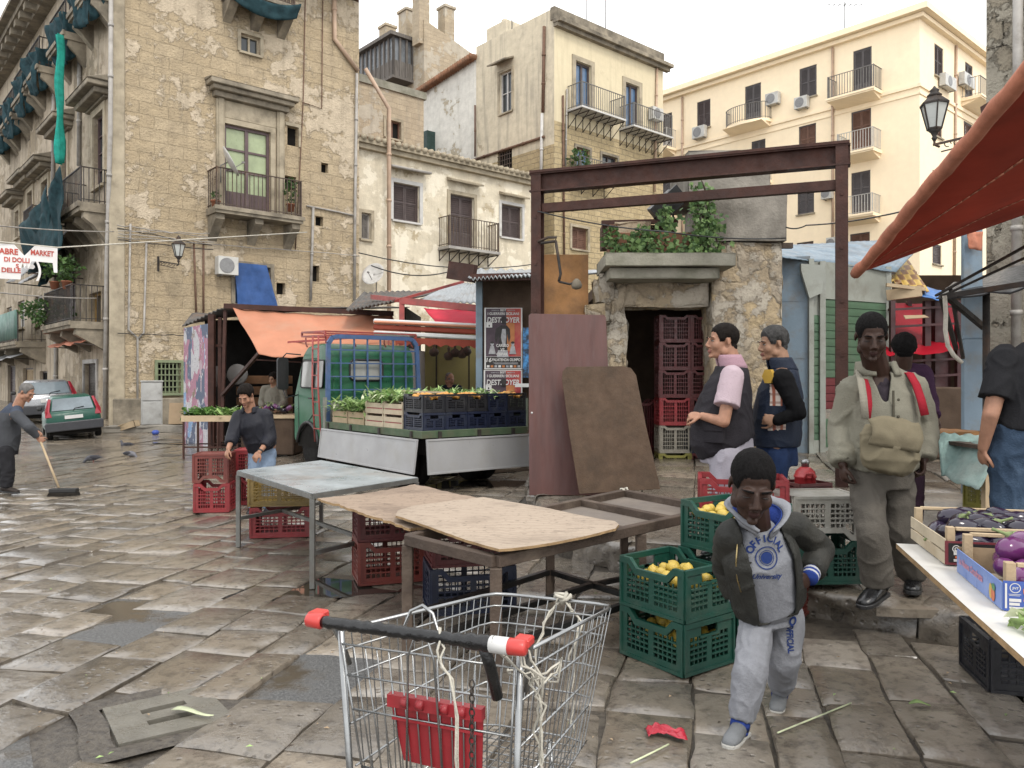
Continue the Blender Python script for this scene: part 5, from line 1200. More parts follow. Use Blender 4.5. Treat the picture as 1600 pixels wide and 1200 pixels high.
p0 = P(1336, 428, 7.6); p1 = P(1592, 128, 4.35); p2 = P(1760, -70, 3.4); q1 = P(1600, 336, 7.4); q2 = P(1800, 262, 7.0)
mb = MB(); mb.push(iv)
def tarp(u, v):
 e = p0.lerp(p1, min(1, u*1.45)) if u*1.45 <= 1 else p1.lerp(p2, (u*1.45-1)/.45)
 f = p0.lerp(q1, min(1, u*1.45)) if u*1.45 <= 1 else q1.lerp(q2, (u*1.45-1)/.45)
 p = e.lerp(f, v); sag = .26*sin(pi*v)*u+.02*noise.noise(V((u*4, v*3, 0)))+.012*sin(v*22+u*5)*u
 return p-V((0, 0, sag))
mb.grid(40, 24, tarp); mb.build('canvas', M_tarp_r, t, solid=.004)
mb = MB(); mb.push(iv); pts = [tarp(i/30, 0)+V((0, -.01, .008*sin(i*2.1))) for i in range(31)]; mb.tube(pts, [.05+.012*noise.noise(V((i*.6, 0, 0))) for i in range(31)], 10); mb.build('rolled_hem', M_tarp_hem, t)
for v_ in (.3, .62):
 mb = MB(); mb.push(iv);
 for i in range(36): u0, u1 = i/36, (i+1)/36; mb.add([tarp(u0, v_-.006)-V((0, 0, .006)), tarp(u1, v_-.006)-V((0, 0, .006)), tarp(u1, v_+.006)-V((0, 0, .006)), tarp(u0, v_+.006)-V((0, 0, .006))], [(0, 1, 2, 3)], True)
 mb.build('seam', M_tarp_hem, t, solid=.003)
mb = MB(); mb.push(iv); mb.bar(P(1540, 176, 4.9), P(1800, 20, 3.9), .07); mb.build('pole', M_rust, t)
def lantern(label, loc, rz, sc, arm):
 t = thing('wall_lantern', label, 'lantern', loc, rz); t.scale = (sc, sc, sc)
 M_lg = mat('milky lantern glass', (.62,.64,.6), .1, .2, 3, 0)
 mb = MB()
 n = 6
 for k in range(n):
  a, b = 2*pi*k/n+pi/6, 2*pi*(k+1)/n+pi/6
  p = lambda r, z, g: (r*cos(g), r*sin(g), z)
  mb.bar(p(.11, -.4, a), p(.21, 0, a), .02); mb.bar(p(.21, 0, a), p(.21, 0, b), .03); mb.bar(p(.11, -.4, a), p(.11, -.4, b), .025)
  mb.add([p(.23, .01, a), p(.23, .01, b), p(.1, .13, b), p(.1, .13, a)], [(0, 1, 2, 3)])
 mb.lathe([(.1, .12), (.115, .15), (.09, .17), (.06, .2), (.075, .23), (.03, .27), (.012, .3)], 12); mb.lathe([(.11, -.41), (.06, -.46), (.03, -.52), (.045, -.55), (.02, -.6)], 12)
 mb.build('housing', M_iron, t)
 mb = MB()
 for k in range(n):
  a, b = 2*pi*k/n+pi/6, 2*pi*(k+1)/n+pi/6; p = lambda r, z, g: (r*cos(g), r*sin(g), z)
  mb.add([p(.105, -.39, a), p(.105, -.39, b), p(.2, -.01, b), p(.2, -.01, a)], [(0, 1, 2, 3)])
 mb.build('glass', M_lg, t)
 mb = MB(); mb.tube([(0, 0, -.5), (0, 0, -.66), (.08, 0, -.7)], .02, 6); mb.bar((-.02, 0, -.66), (arm, 0, -.5), .035); mb.bar((.1, 0, -.78), (arm, 0, -.62), .02)
 for i in range(5): c = .2+(arm-.3)*i/4; mb.tube([(c+.05*cos(g), 0, -.66+.03*i*arm/1.5+.045*sin(g)) for g in [j*pi/5 for j in range(9)]], .009, 5)
 mb.bar((arm, 0, -.85), (arm, 0, -.35), .05); mb.build('bracket', M_iron, t)
 return t
p = P(1460, 176, 11.6); lantern('black iron street lantern on a scrolled bracket over the market lane', p+V((0, 0, .12)), -.25, .9, .85)
s0, z0 = A.pt('R', 265, 398); w_ = world_of(A, 'R', s0, .75, z0+.2); lantern('small iron wall lantern on the honey stone palazzo above the street cabinet', w_.to_translation() if hasattr(w_, 'to_translation') else w_, TH+pi/2+.5, .85, .85)
SY = 16.2
st = thing('greengrocer_stall', 'dark wooden greengrocer stall with torn posters under an orange tarpaulin', 'market stall', (P(330, 0, SY).x, SY, zroad(SY))); iv = Matrix.Translation(-st.location)
sz = lambda py, Y=SY: P(0, py, Y).z
a = P(287, 0, SY+1.6); b = P(331, 0, SY-.1); c = P(640, 0, SY+.6); zg_ = zroad(SY)
M_post = None
def poster_wall():
 s = NT('wall of torn posters'); tc = s.n('TexCoord').outputs['Object']
 mp = s.n('Mapping'); mp.inputs['Scale'].default_value = (1.5, 1.5, 1.1); s.t.links.new(tc, mp.inputs[0])
 vo = s.n('TexVoronoi', p_distance='CHEBYCHEV'); s.t.links.new(mp.outputs[0], vo.inputs['Vector']); vo.inputs['Scale'].default_value = 1.9
 sc = s.n('SeparateColor'); s.t.links.new(vo.outputs['Color'], sc.inputs[0])
 n1 = s.noise(tc, 5, 8, .7); n2 = s.noise(tc, 24, 4, .6); n3 = s.noise(tc, 2, 6, .6)
 col = s.mix(s.ramp(sc.outputs[0], .3, .34), (.42, .41, .42), (.33, .17, .22)); col = s.mix(s.ramp(sc.outputs[1], .72, .75), col, (.1, .12, .17)); col = s.mix(s.ramp(sc.outputs[2], .8, .82), col, (.2, .3, .45))
 col = s.mix(s.ramp(n1, .56, .6), col, (.5, .5, .5)); col = s.mix(s.ramp(n2, .58, .62, 0, .7), col, (.15, .13, .15)); col = s.mix(s.ramp(n3, .6, .63), col, (.2, .16, .12))
 return s.bsdf(col, .75, s.bump(n1, .5, .02), Specular_IOR_Level=.15)
M_post = poster_wall()
mb = MB(); mb.push(iv); vquad(mb, a, b, zg_, sz(505)); mb.build('poster_wall', M_post, st)
mb = MB(); mb.push(iv); mb.bar((b.x, b.y, zg_), (b.x, b.y, sz(492)), .12); bb = P(344, 0, SY-.05); mb.bar((bb.x, bb.y, zg_), (bb.x, bb.y, sz(496)), .07)
mb.bar(P(352, 485, SY-.2), P(347, 690, SY-.3), .06); mb.bar(P(405, 552, SY-1.6), P(347, 618, SY-.25), .06); mb.bar(P(330, 540, SY), P(350, 540, SY-.1), .05)
mb.bar(P(400, 562, SY-1.5), P(470, 566, SY-1.4), .025); mb.build('post', M_rust, st)
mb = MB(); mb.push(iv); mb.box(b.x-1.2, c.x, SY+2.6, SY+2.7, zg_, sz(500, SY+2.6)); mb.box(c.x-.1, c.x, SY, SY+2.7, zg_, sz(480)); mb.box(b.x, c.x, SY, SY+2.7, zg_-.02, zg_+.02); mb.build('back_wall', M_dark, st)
mb = MB(); mb.push(iv); corrugated(mb, P(285, 510, SY+1.5), P(345, 482, SY-.3), P(640, 480, SY+2.8), P(300, 490, SY+3), 10, .02); mb.build('roof', M_corr, st, solid=.02)
mb = MB(); mb.push(iv); cloth_grid(mb, [P(362, 478, SY-.2), P(612, 490, SY+.1), P(640, 560, SY-2.2), P(404, 551, SY-1.7)], 44, 26, .1, .09, 3.5, 3); mb.build('tarpaulin', M_tarp_o, st, solid=.006)
mb = MB(); mb.push(iv); mb.bar(P(350, 478, SY-.25), P(615, 490, SY+.05), .07, .1); mb.build('awning_bar', M_rust, st)
mb = MB(); mb.push(iv)
for (px, py, r) in ((371, 585, .22), (327+10, 588, .22)): q = P(px, py, SY+.6); mb.lathe([(r, -.02), (r*1.02, 0), (r*.9, .03), (.02, .04)], 20, (0, 0, 0)); mb.v[-80:] = [Matrix.Translation(q) @ RX(pi/2) @ (iv.inverted() @ v) if False else iv @ (Matrix.Translation(q) @ RX(pi/2) @ (iv.inverted() @ v)) for v in mb.v[-80:]]
mb.build('scale_dial', M_beige if False else mat('grey scale dial', (.35,.34,.32), .1, .5, 4, 0), st)
mb = MB(); mb.push(iv)
for i in range(4):
 p = P(408, 590+i*17, SY+1); mb.box(p.x-.55, p.x+.55, SY+1, SY+1.5, p.z-.14, p.z+.04);
mb.build('stacked_box', mat('dim brown crate board', (.2,.1,.045), .3, .7, 4, .2), st, bevel=.01)
PY = 15.2
rs = thing('red_framed_stall', 'red framed stall with folded red and white awnings and an ochre inside wall', 'market stall', (P(690, 0, PY).x, PY, zroad(PY))); iv = Matrix.Translation(-rs.location)
mb = MB(); mb.push(iv)
p = P(628, 0, PY-.6); mb.bar((p.x, p.y, P(0, 540, PY-.6).z), (p.x, p.y, P(0, 468, PY-.6).z), .09); mb.bar(P(628, 470, PY-.6), P(748, 482, PY-.9), .11, .12); mb.bar(P(582, 464, PY+.6), P(634, 470, PY-.6), .09); mb.bar(P(618, 470, PY-.6), P(724, 440, PY+.8), .05); mb.bar(P(450, 535, PY-.3), P(625, 522, PY-.5), .04)
mb.build('frame', M_redframe, rs)
mb = MB(); mb.push(iv); corrugated(mb, P(645, 472, PY+.7), P(748, 474, PY+.5), P(748, 442, PY+2.5), P(712, 444, PY+2.5), 10, .02); mb.build('roof', M_corr_l, rs, solid=.012)
mb = MB(); mb.push(iv); corrugated(mb, P(540, 486, PY+.2), P(628, 468, PY-.4), P(690, 455, PY+2.5), P(568, 457, PY+2.5), 14, .025); mb.build('dark_roof', M_corr, rs, solid=.02)
mb = MB(); mb.push(iv); cloth_grid(mb, [P(662, 481, PY+.5), P(750, 484, PY+.3), P(750, 513, PY-1.), P(684, 507, PY-1.)], 14, 8, .02, .03, 3, 3); mb.build('pink_awning', M_tarp_p, rs, solid=.006)
for (y0, y1, m_, k) in ((501, 509, M_whiteplast, 0), (510, 518, M_tarp_r, 1), (519, 526, M_whiteplast, 2), (502, 506, M_tarp_o, 3)):
 mb = MB(); mb.push(iv); Y = PY-1.0-.02*k; mb.bar(P(584, y0+1, Y), P(750, y0+9, Y), .12, abs(P(0, y0, Y).z-P(0, y1, Y).z)); mb.build('folded_awning', m_, rs, bevel=.02)
mb = MB(); mb.push(iv); Y = PY-1.1
top = [P(618+132*i/60, 527+5*i/60, Y) for i in range(61)]; bot = [P(618+132*i/60, 540+5*i/60-4*abs(sin(i*pi/8)), Y-.02) for i in range(61)]
for i in range(60): mb.add([top[i], top[i+1], bot[i+1], bot[i]], [(0, 1, 2, 3)])
mb.build('scalloped_valance', M_tarp_r, rs, solid=.006)
mb = MB(); mb.push(iv); vquad(mb, P(664, 0, PY+1.5), P(752, 0, PY+1.4), zroad(PY), P(0, 505, PY+1.5).z)
for px in (682, 733): q = P(px, 0, PY+1.46); mb.k = 1; mb.bar((q.x, q.y-.03, zroad(PY)), (q.x, q.y-.03, P(0, 525, PY+1.4).z), .03)
mb.build('inside_wall', [M_yellowwall, M_iron], rs)
mb = MB(); mb.push(iv); vquad(mb, P(640, 0, PY-.2), P(664, 0, PY+1.5), zroad(PY), P(0, 545, PY).z); mb.build('white_side', mat('white ribbed plastic', (.5,.46,.46), .1, .5, 4, .1), rs)
for k, (px, py) in enumerate(((678, 547), (701, 553), (711, 548), (722, 550), (729, 546))):
 mb = MB(); mb.lathe([(.0, .14), (.03, .12), (.02, .05), (.09, 0), (.1, -.06), (.06, -.12), (.01, -.13)], 12); mb.tube([(0, 0, .12), (0, 0, .35)], .006, 4)
 tag(mb.build('hanging_basket', M_oldwood, None, loc=P(px, py, PY+.4)), ['dark hanging pan nearest the white ribbed stall side', 'lower of the two dark hanging pans in the middle of the ochre wall', 'upper of the two dark hanging pans in the middle of the ochre wall', 'dark hanging pan right of the middle pair on the ochre wall', 'dark hanging pan nearest the pale blue stall post'][k], 'pan', 'dark pans hanging before the ochre wall')
ps = thing('poster_stall', 'brown boarded stall with a pale blue post and a ragged tin roof', 'market stall', (P(790, 0, 14).x, 14, zroad(14))); iv = Matrix.Translation(-ps.location)
mb = MB(); mb.push(iv); vquad(mb, P(750, 0, 13.9), P(905, 0, 13.6), zroad(14), P(0, 432, 13.9).z); mb.build('boarding', M_brownwall, ps)
mb = MB(); mb.push(iv); p = P(749, 0, 13.7); mb.bar((p.x, 13.7, zroad(14)), (p.x, 13.7, P(0, 438, 13.7).z), .12); mb.build('post', M_blue_sh, ps, bevel=.01)
mb = MB(); mb.push(iv); corrugated(mb, P(735, 436, 13.0), P(835, 430, 12.8), P(960, 425, 15), P(700, 420, 15.5), 16, .03); mb.build('roof', M_corr_l, ps, solid=.012)
mb = MB(); mb.push(iv); mb.bar(P(702, 422, 13.5), P(742, 428, 13.2), .1, .3); mb.bar(P(735, 434, 13.1), P(835, 432, 12.9), .08, .12); mb.build('roof_edge', M_rust, ps)
mb = MB(); mb.push(iv); mb.bar(P(805, 602, 13.4), P(1000, 602, 13.2), .08, .06); mb.build('ledge', M_whiteplast, ps)
def fnt(M): return M
def poster(label, px0, px1, py0, py1, Y, part=False):
 a = P(px0, py1, Y); b = P(px1, py0, Y); w = b.x-a.x; h = b.z-a.z
 o = thing('boxing_poster', label, 'poster', (a.x, Y, a.z), 0, 'boxing posters on the brown stall')
 Wd = .62; Hh = Wd*1.67; full = Hh; sc = w/Wd
 y = lambda k: -.003*k
 cols = [mat('poster dark ground', (.1,.07,.09), .3, .6, 5, 0), mat('poster red ground', (.5,.06,.07), .3, .6, 4, 0, dirt=(.5,.18,.08), dscale=4), M_paper, M_paper, mat('poster figure grey', (.05,.045,.045), .4, .6, 12, 0), mat('poster pale grey', (.42,.42,.44), .3, .6, 14, 0), mat('poster orange glow', (.55,.2,.06), .3, .6, 4, 0)]
 zb = full-h/sc
 mb = MB(); mb.push(S3(sc, sc, sc) @ T(0, 0, -zb))
 mb.k = 2; mb.box(-.012, Wd+.012, y(1)-.002, 0, zb, full)
 def rect(x0, x1, z0, z1, k, lay):
  z0 = max(z0, zb)
  if z1 <= z0: return
  mb.k = k; mb.add([(x0, y(lay), z0), (x1, y(lay), z0), (x1, y(lay), z1), (x0, y(lay), z1)], [(0, 1, 2, 3)])
 rect(.012, Wd-.012, .21, full-.012, 0, 2); rect(.36, Wd-.012, .21, full-.012, 1, 3); rect(.36, .5, .3, .78, 6, 4); rect(.012, Wd-.012, .012, .205, 4, 2)
 mb.build('sheet', cols, o)
 mb = MB(); mb.push(S3(sc, sc, sc) @ T(0, 0, -zb))
 def tx(s, x, z, size, w_, k=2, **kw):
  if z < zb-.01: return
  mb.k = k; put_text(mb, s, x, z, size, y(7), w_, **kw)
 tx('BEST', .26, full-.058, .05, .1); tx('DOMENICA', .11, full-.055, .03, .13, 5); tx('PRESENTA', .38, full-.055, .03, .13, 5)
 tx('I GUERRIERI SICILIANI', .045, full-.122, .062, .53); tx('DESTROYER', .035, full-.25, .125, .55, shear=.15)
 tx('CARUSO', .19, .37, .07, .21); tx('VS', .26, .3, .07, .07); tx('CSIPAK', .195, .225, .068, .19)
 tx('16', .02, .115, .1, .09, shear=.15); tx('PALATENDA OLIMPO', .12, .13, .068, .48, shear=.15)
 for r in range(3): rect(.13+.02*r, .56, .1-.012*r, .106-.012*r, 5, 6)
 for i in range(9): rect(.03+i*.065, .075+i*.065, .022, .06, (2, 6, 5)[i % 3], 6)
 rect(.02, .12, .7, .79, 2, 5); rect(.06, .08, .715, .745, 4, 6)
 mb.build('lettering', [M_paper, M_paper, M_paper, M_paper, M_dark, cols[5], cols[6]], o)
 if not part or True:
  mb = MB(); mb.push(S3(sc, sc, sc) @ T(0, 0, -zb))
  def blob(poly, k, lay):
   if min(p[1] for p in poly) < zb: return
   mb.k = k; mb.add([(x, y(lay), z) for x, z in poly], [tuple(range(len(poly)))])
  ring = lambda cx, cz, a_, b_, n=16: [(cx+a_*cos(2*pi*i/n), cz+b_*sin(2*pi*i/n)) for i in range(n)]
  z_ = full
  blob(ring(.32, z_-.2, .05, .055), 0, 9)
  blob([(.27, z_-.3), (.37, z_-.3), (.42, z_-.36), (.43, z_-.5), (.405, z_-.6), (.385, z_-.5), (.375, z_-.44), (.37, z_-.6), (.38, z_-.72), (.22, z_-.72), (.235, z_-.6), (.225, z_-.44), (.215, z_-.52), (.185, z_-.6), (.165, z_-.52), (.18, z_-.36)], 0, 5)
  blob([(.28, z_-.27), (.36, z_-.27), (.35, z_-.2), (.29, z_-.2)], 0, 8)
  blob([(.29, z_-.36), (.35, z_-.36), (.36, z_-.5), (.34, z_-.66), (.3, z_-.66), (.27, z_-.5)], 1, 6)
  blob([(.22, z_-.72), (.38, z_-.72), (.4, z_-.84), (.2, z_-.84)], 1, 6)
  for cx in (.12, .47):
   blob(ring(cx, .42, .028, .036), 1, 6); blob(ring(cx, .445, .03, .02), 0, 7); blob([(cx-.03, .385), (cx+.03, .385), (cx+.06, .25), (cx-.06, .25)], 1, 6)
  if mb.v: mb.build('printed_figure', [cols[4], cols[5]], o)
  else: pass
 return o
poster('large boxing poster headed DESTROYER on the brown stall, fully visible', 758, 815, 481, 577, 13.55)
poster('second boxing poster just below the first, cut off by the crates on the lorry', 757, 815, 578, 630, 13.54, True)
mb = MB(); a = P(817, 590, 13.5); b = P(850, 512, 13.5); mb.box(a.x, b.x, 13.48, 13.5, a.z, b.z)
M_bp = NT('blue cosmic poster'); _t = M_bp.n('TexCoord').outputs['Object']; M_bp = M_bp.bsdf(M_bp.mix(M_bp.ramp(M_bp.noise(_t, 6, 8, .7), .45, .65), (.01, .02, .04), (.06, .28, .62)), .5)
tag(mb.build('blue_poster', M_bp, None, recenter=True), 'dark poster with a blue burst half hidden behind the maroon door leaf', 'poster')
p = P(237, 664, 20.6); t = thing('street_cabinet', 'dirty white utility cabinet of two doors against the palazzo wall', 'cabinet', (p.x, p.y, zroad(p.y)), TH-.25)
M_cab = mat('smeared white cabinet', (.55,.55,.53), .12, .6, 3, .05, dirt=(.33,.32,.29), damt=.5)
mb = MB(); mb.box(-.25, .25, -.18, .18, 0, 1.22); mb.build('body', M_cab, t, bevel=.012)
for z0, z1 in ((.12, .7), (.74, 1.18)): mb = MB(); mb.box(-.225, .225, -.2, -.181, z0, z1); mb.cb((.18, -.207, (z0+z1)/2), (.03, .014, .08)); mb.build('door', M_cab, t, bevel=.006)
mb = MB(); mb.box(-.27, .27, -.2, .2, 1.221, 1.26); mb.build('lid', M_cab, t, bevel=.008)
mb = MB(); rough_box(mb, -1.6, 2.6, -.35, .35, 0, .16, .03, .2, 3); o = mb.build('pavement_edge', M_conc, None, loc=(P(280, 0, 20.3).x, 20.0, zroad(20)-.02), rz=TH-.55, fixn=False); o['kind'] = 'structure'
p = P(283, 640, 20.2); mb = MB(); mb.push(RX(-.2)); mb.box(-.3, .3, -.03, .03, 0, .55); tag(mb.build('cardboard_box', M_card, None, loc=(p.x, p.y, zroad(p.y)+.15), rz=.2, bevel=.004), 'flattened brown cardboard box leaning under the green barred window', 'cardboard')
p = P(192, 662, 19.6); mb = MB(); mb.push(RY(-.3)); rough_box(mb, -.4, .4, -.15, .15, 0, .14, .03, .1, 8); tag(mb.build('timber_offcut', M_wood, None, loc=(p.x, p.y, zroad(p.y)+.04), fixn=False), 'broken tan timber offcut lying at the palazzo corner', 'timber')
a = P(-60, 372, 12.6); b = P(90, 379, 13.4); t = thing('torn_banner', 'torn white protest banner with red capital letters strung across the street', 'banner', (a.x, a.y, a.z)); L_ = (V((b.x-a.x, b.y-a.y, 0))).length
t.rotation_euler = (0, 0, atan2(b.y-a.y, b.x-a.x))
s_ = L_/150.
def bx(px): return (px+60)*s_
def bzz(py): return (372-py)*s_
def bpoly(pts): return [(bx(x), bzz(y)) for x, y in pts]
def bz_w(x, z): return .03*sin(x*5)+.02*sin(z*7+x*3)
mb = MB()
top = lambda px: 375+(20*max(0, 1-abs(px-36)/16))
bot = lambda px: 440 if px < 30 else (414-6*sin(px) if px < 46 else (404 if px < 82 else 422))
def bf(u, v):
 px = -55+145*u; py = top(px)+(bot(px)-top(px))*v; return (bx(px), bz_w(bx(px), bzz(py)), bzz(py))
mb.grid(72, 14, bf)
for (x0, x1, y0, y1, w_) in ((54, 58, 404, 440, 5), (36, 50, 410, 418, 3)):
 mb.grid(3, 6, lambda u, v: (bx(x0+(x1-x0)*u+w_*sin(v*3)), bz_w(bx(x0), 0)+.05*v, bzz(y0+(y1-y0)*v)))
mb.build('cloth', M_banner, t)
mb = MB()
for (s__, px, py, hgt, wpx) in (('ABRE', -4, 394, 11, 30), ('MARKET', 46, 392, 10, 38), ('DI DOLLI', 4, 408, 9, 40), ('S', 22, 419, 8, 5), ('DELLE', 0, 428, 9, 30)):
 mb = MB(); vs, fs = text_geo(s__, hgt*s_*1.35, .035, 0, wpx*s_); mb.add([(v[0]+bx(px), bz_w(v[0]+bx(px), v[2]+bzz(py))-.012, v[2]+bzz(py)) for v in vs], fs); mb.build('lettering', M_red_ink, t, fixn=False)
mb = MB(); pa = (-.6, 0, .02); mb.tube([(-4, 0, .25), (0, 0, .0), (L_, 0, -.02), (L_+5, 1.4, 1.0)], .012, 5); mb.build('cord', M_string, t)
def wire(label, pts, r=.012, m=None, sag=.0):
 mb = MB(); pp = []
 for p, q in zip(pts, pts[1:]):
  for i in range(8): u = i/8; pp.append(p.lerp(q, u)-V((0, 0, sag*4*u*(1-u))))
 pp.append(pts[-1]); mb.tube(pp, r, 5); tag(mb.build('overhead_wire', m or M_black, None), label, 'wire', 'wires strung over the square')
wire('pale wire crossing from the banner to the palazzo corner', [P(-80, 345, 14), P(178, 362, 20.6)], .014, M_pipe_g, .05)
wire('lower pale wire stretched under the torn banner', [P(-60, 450, 13), P(150, 466, 20)], .014, M_pipe_g, .05)
wire('thin wire drooping from the ruin pier towards the vermilion awning', [P(1228, 355, 10.2), P(1260, 352, 10), P(1420, 328, 8)], .009, M_black, .03)
wire('thin wire crossing in front of the ivy to the pier top', [P(840, 330, 10), P(1040, 362, 9.6), P(1228, 372, 10.1)], .009, M_black, .04)
wire('long wire running along the low cream house below its balcony', [P(580, 415, 24), P(700, 425, 26), P(838, 430, 28)], .02, M_black, .2)
wire('upper of the wires sagging along the low cream house', [P(560, 395, 24), P(840, 412, 28)], .018, M_black, .3)
mb = MB(); p = P(1232, 380, 10.2); mb.bar((p.x-.2, 10.4, p.z), (p.x+.12, 10.4, p.z), .07); tag(mb.build('timber_stub', M_oldwood, None), 'short timber stub poking from the right side of the ruin pier', 'timber')
def crate_mesh(L, Wd, Hh, dip=.05, nx=10, nz=5, fill=False, ny=8):
 """perforated plastic market crate, centred, open top, floor at z=0"""
 mb = MB(); t = .012; po = .05
 for (a, b, n, long_) in ((L, Wd, nx, 1), (Wd, L, ny, 0)):
  for sg in (-1, 1):
   mb.push((RZ(0) if long_ else RZ(pi/2)) @ S3(1, sg, 1) @ T(0, -b/2, 0))
   h = a/2; top = Hh; tl = Hh-dip if long_ else Hh
   mb.box(-h, h, 0, t, 0, .05); mb.box(-h, -h+po, 0, t, .05, Hh-.035); mb.box(h-po, h, 0, t, .05, Hh-.035)
   zt = tl-.035
   if long_ and dip:
    s = po*1.3
    mb.prism([(-h, Hh-.035), (-h+s, Hh-.035), (-h+s+dip, zt), (h-s-dip, zt), (h-s, Hh-.035), (h, Hh-.035), (h, Hh), (h-s-.01, Hh), (h-s-dip-.01, tl), (-h+s+dip+.01, tl), (-h+s+.01, Hh), (-h, Hh)], -.008, t+.004, 'y')
   else: mb.box(-h, h, -.008, t+.004, Hh-.03, Hh);
   z0 = .05; z1 = zt if not long_ or not dip else zt+.002
   zh = z1
   if not long_:
    zh = z1-.045; mb.box(-h+po, -.065, 0, t, zh, z1); mb.box(.065, h-po, 0, t, zh, z1); mb.box(-.075, .075, -.004, t, zh-.014, zh)
   secs = [(-h+po, -.02), (.02, h-po)] if long_ or n > 5 else [(-h+po, h-po)]
   if len(secs) == 2: mb.box(-.02, .02, 0, t, z0, zh)
   for (x0, x1) in secs:
    m = n//len(secs)
    for i in range(1, m): x = x0+(x1-x0)*i/m; mb.box(x-.004, x+.004, .001, t-.003, z0, zh)
    for j in range(1, nz): z = z0+(zh-z0)*j/nz; mb.box(x0, x1, -.003, t-.001, z-.005, z+.005)
   for x in (-h, h-.014): mb.box(x, x+.014, -.01, 0, .0, Hh-.03)
   mb.box(-h, h, -.009, 0, .0, .018)
   mb.pop()
 mb.box(-L/2+.01, L/2-.01, -Wd/2+.01, Wd/2-.01, .006, .016)
 return mb
CR = {}
def crate(m, label, loc, rz=0, size=(.5, .4, .29), group='plastic market crates', dip=.05, tilt=0):
 key = (m.name, size, dip)
 if key not in CR:
  o = crate_mesh(*size, dip=dip).build('plastic_crate', m, None); CR[key] = o
  o.location = loc; o.rotation_euler = (tilt, 0, rz)
 else:
  o = dup(CR[key], loc, rz, kids=False); o.rotation_euler = (tilt, 0, rz)
 return tag(o, label, 'crate', group)
def fruit(name, m, label, cat, group, spots, r, squash=.86):
 o0 = None
 for i, p in enumerate(spots):
  if o0 is None:
   mb = MB(); prof = [(.02, -1.08), (.2, -1.0), (.62, -.75), (.93, -.32), (1, .05), (.88, .45), (.58, .78), (.24, .97), (.12, 1.08), (.02, 1.14)] if name == 'lemon' else [(.02, -1), (.4, -.92), (.8, -.6), (1, 0), (.8, .6), (.4, .92), (.02, 1)]
   mb.lathe([(a*r*squash, b*r) for a, b in prof], 14); o0 = o = mb.build(name, m, None)
  else: o = o0.copy(); COL.objects.link(o)
  o.location = p; o.rotation_euler = (U(0, 6), U(0, 6), U(0, 6)); s = U(.9, 1.1); o.scale = (s, s, s); tag(o, label, cat, group)
def heap(loc, rz, a, b, z, hgt, n, r, jz=0.):
 """spots of a heap filling an a x b crate at height z"""
 out = []; tries = 0
 while len(out) < n and tries < 6000:
  tries += 1; x = U(-a/2+r, a/2-r); y = U(-b/2+r, b/2-r)
  zz = z+hgt*max(0, 1-(2*x/a)**2)*max(0, 1-(2*y/b)**2)-U(0, jz)
  p = V((x, y, zz))
  if all((p-q).length > r*1.55 for q in out): out.append(p)
 c, s = cos(rz), sin(rz); return [V((p.x*c-p.y*s+loc[0], p.x*s+p.y*c+loc[1], p.z+loc[2])) for p in out]
f_ = G(1068, 1061); lft = G(970, 1021); rgt = G(1145, 1032)
ang = atan2(f_.y-lft.y, f_.x-lft.x); Lg = (f_-lft).length; d1 = V((cos(ang), sin(ang), 0)); d2 = V((-d1.y, d1.x, 0)); Wg = .40; hg = .272
SZ = (Lg, Wg, hg)
c0 = f_-d1*(Lg/2)+d2*(Wg/2)
def at(o, z): return V((o.x, o.y, z))
crate(M_cr_green, 'green crate at the bottom of the front lemon stack', at(c0, .006), ang, SZ)
crate(M_cr_green, 'green crate heaped with lemons, topmost of the front stack', at(c0, .006+hg+.004), ang+.02, SZ)
c1 = c0+d2*(Wg+.03)+d1*.02
for k, lb in enumerate(('green crate at the foot of the rear lemon stack', 'green crate in the middle of the rear lemon stack', 'green crate of lemons on top of the rear stack beside the bare table frame')): crate(M_cr_green, lb, at(c1+d1*(.012*k)+d2*.01*k, .006+k*(hg+.004)), ang-.02*k, SZ)
fruit('lemon', M_lemon, 'yellow lemon among the heap in the front green crate', 'lemon', 'lemons in the front green crate', heap(at(c0, .006+hg+.004), ang, Lg*.9, Wg*.9, .13, .09, 22, .037), .036)
fruit('lemon', M_lemon, 'yellow lemon among the heap in the rear green crate', 'lemon', 'lemons in the rear green crate', heap(at(c1, .006+2*(hg+.004)), ang, Lg*.9, Wg*.9, .175, .06, 20, .037), .036)
fruit('lemon', M_lemon, 'yellow lemon half seen through the bars of the bottom front crate', 'lemon', 'lemons in the bottom front crate', heap(at(c0, .006), ang, Lg*.92, Wg*.92, .12, .08, 26, .034), .036)
p = GP(1215, 955); p.z = 0.0
p = G(1215, 962); r0 = V((p.x, p.y+.2, .006))
crate(M_cr_brick, 'brick red crate at the foot of the stack behind the boy', r0+V((.02, 0, 0)), -.62, (.5, .38, .3))
crate(M_cr_brick, 'brick red crate in the middle of the stack behind the boy', r0+V((-.03, .02, .305)), -.7, (.5, .38, .3))
crate(M_cr_red, 'bright red open crate on top of the stack behind the boy', r0+V((-.16, .06, .61)), -.22, (.56, .4, .26))
p = GP(1303, 917); w0 = V((p.x-.02, p.y+.2, zpav(p.y)+.012))
crate(M_cr_green, 'dark green crate underneath the dirty white crate', w0, .05, (.43, .36, .28)); crate(M_cr_white, 'dirty white crate standing upside down on a dark green crate', w0+V((-.02, 0, .284+.29)), .05, (.46, .36, .29)).rotation_euler = (pi, 0, .05)
p = GP(1258, 768); t = thing('gas_bottle', 'small signal red gas bottle with a steel neck behind the crates', 'gas bottle', (p.x, p.y, P(0, 768, p.y).z-.06))
mb = MB(); mb.lathe([(.08, 0), (.105, .02), (.11, .05), (.11, .21), (.118, .215), (.118, .235), (.11, .24), (.1, .28), (.06, .32), (.04, .33)], 20); mb.build('body', M_signal, t)
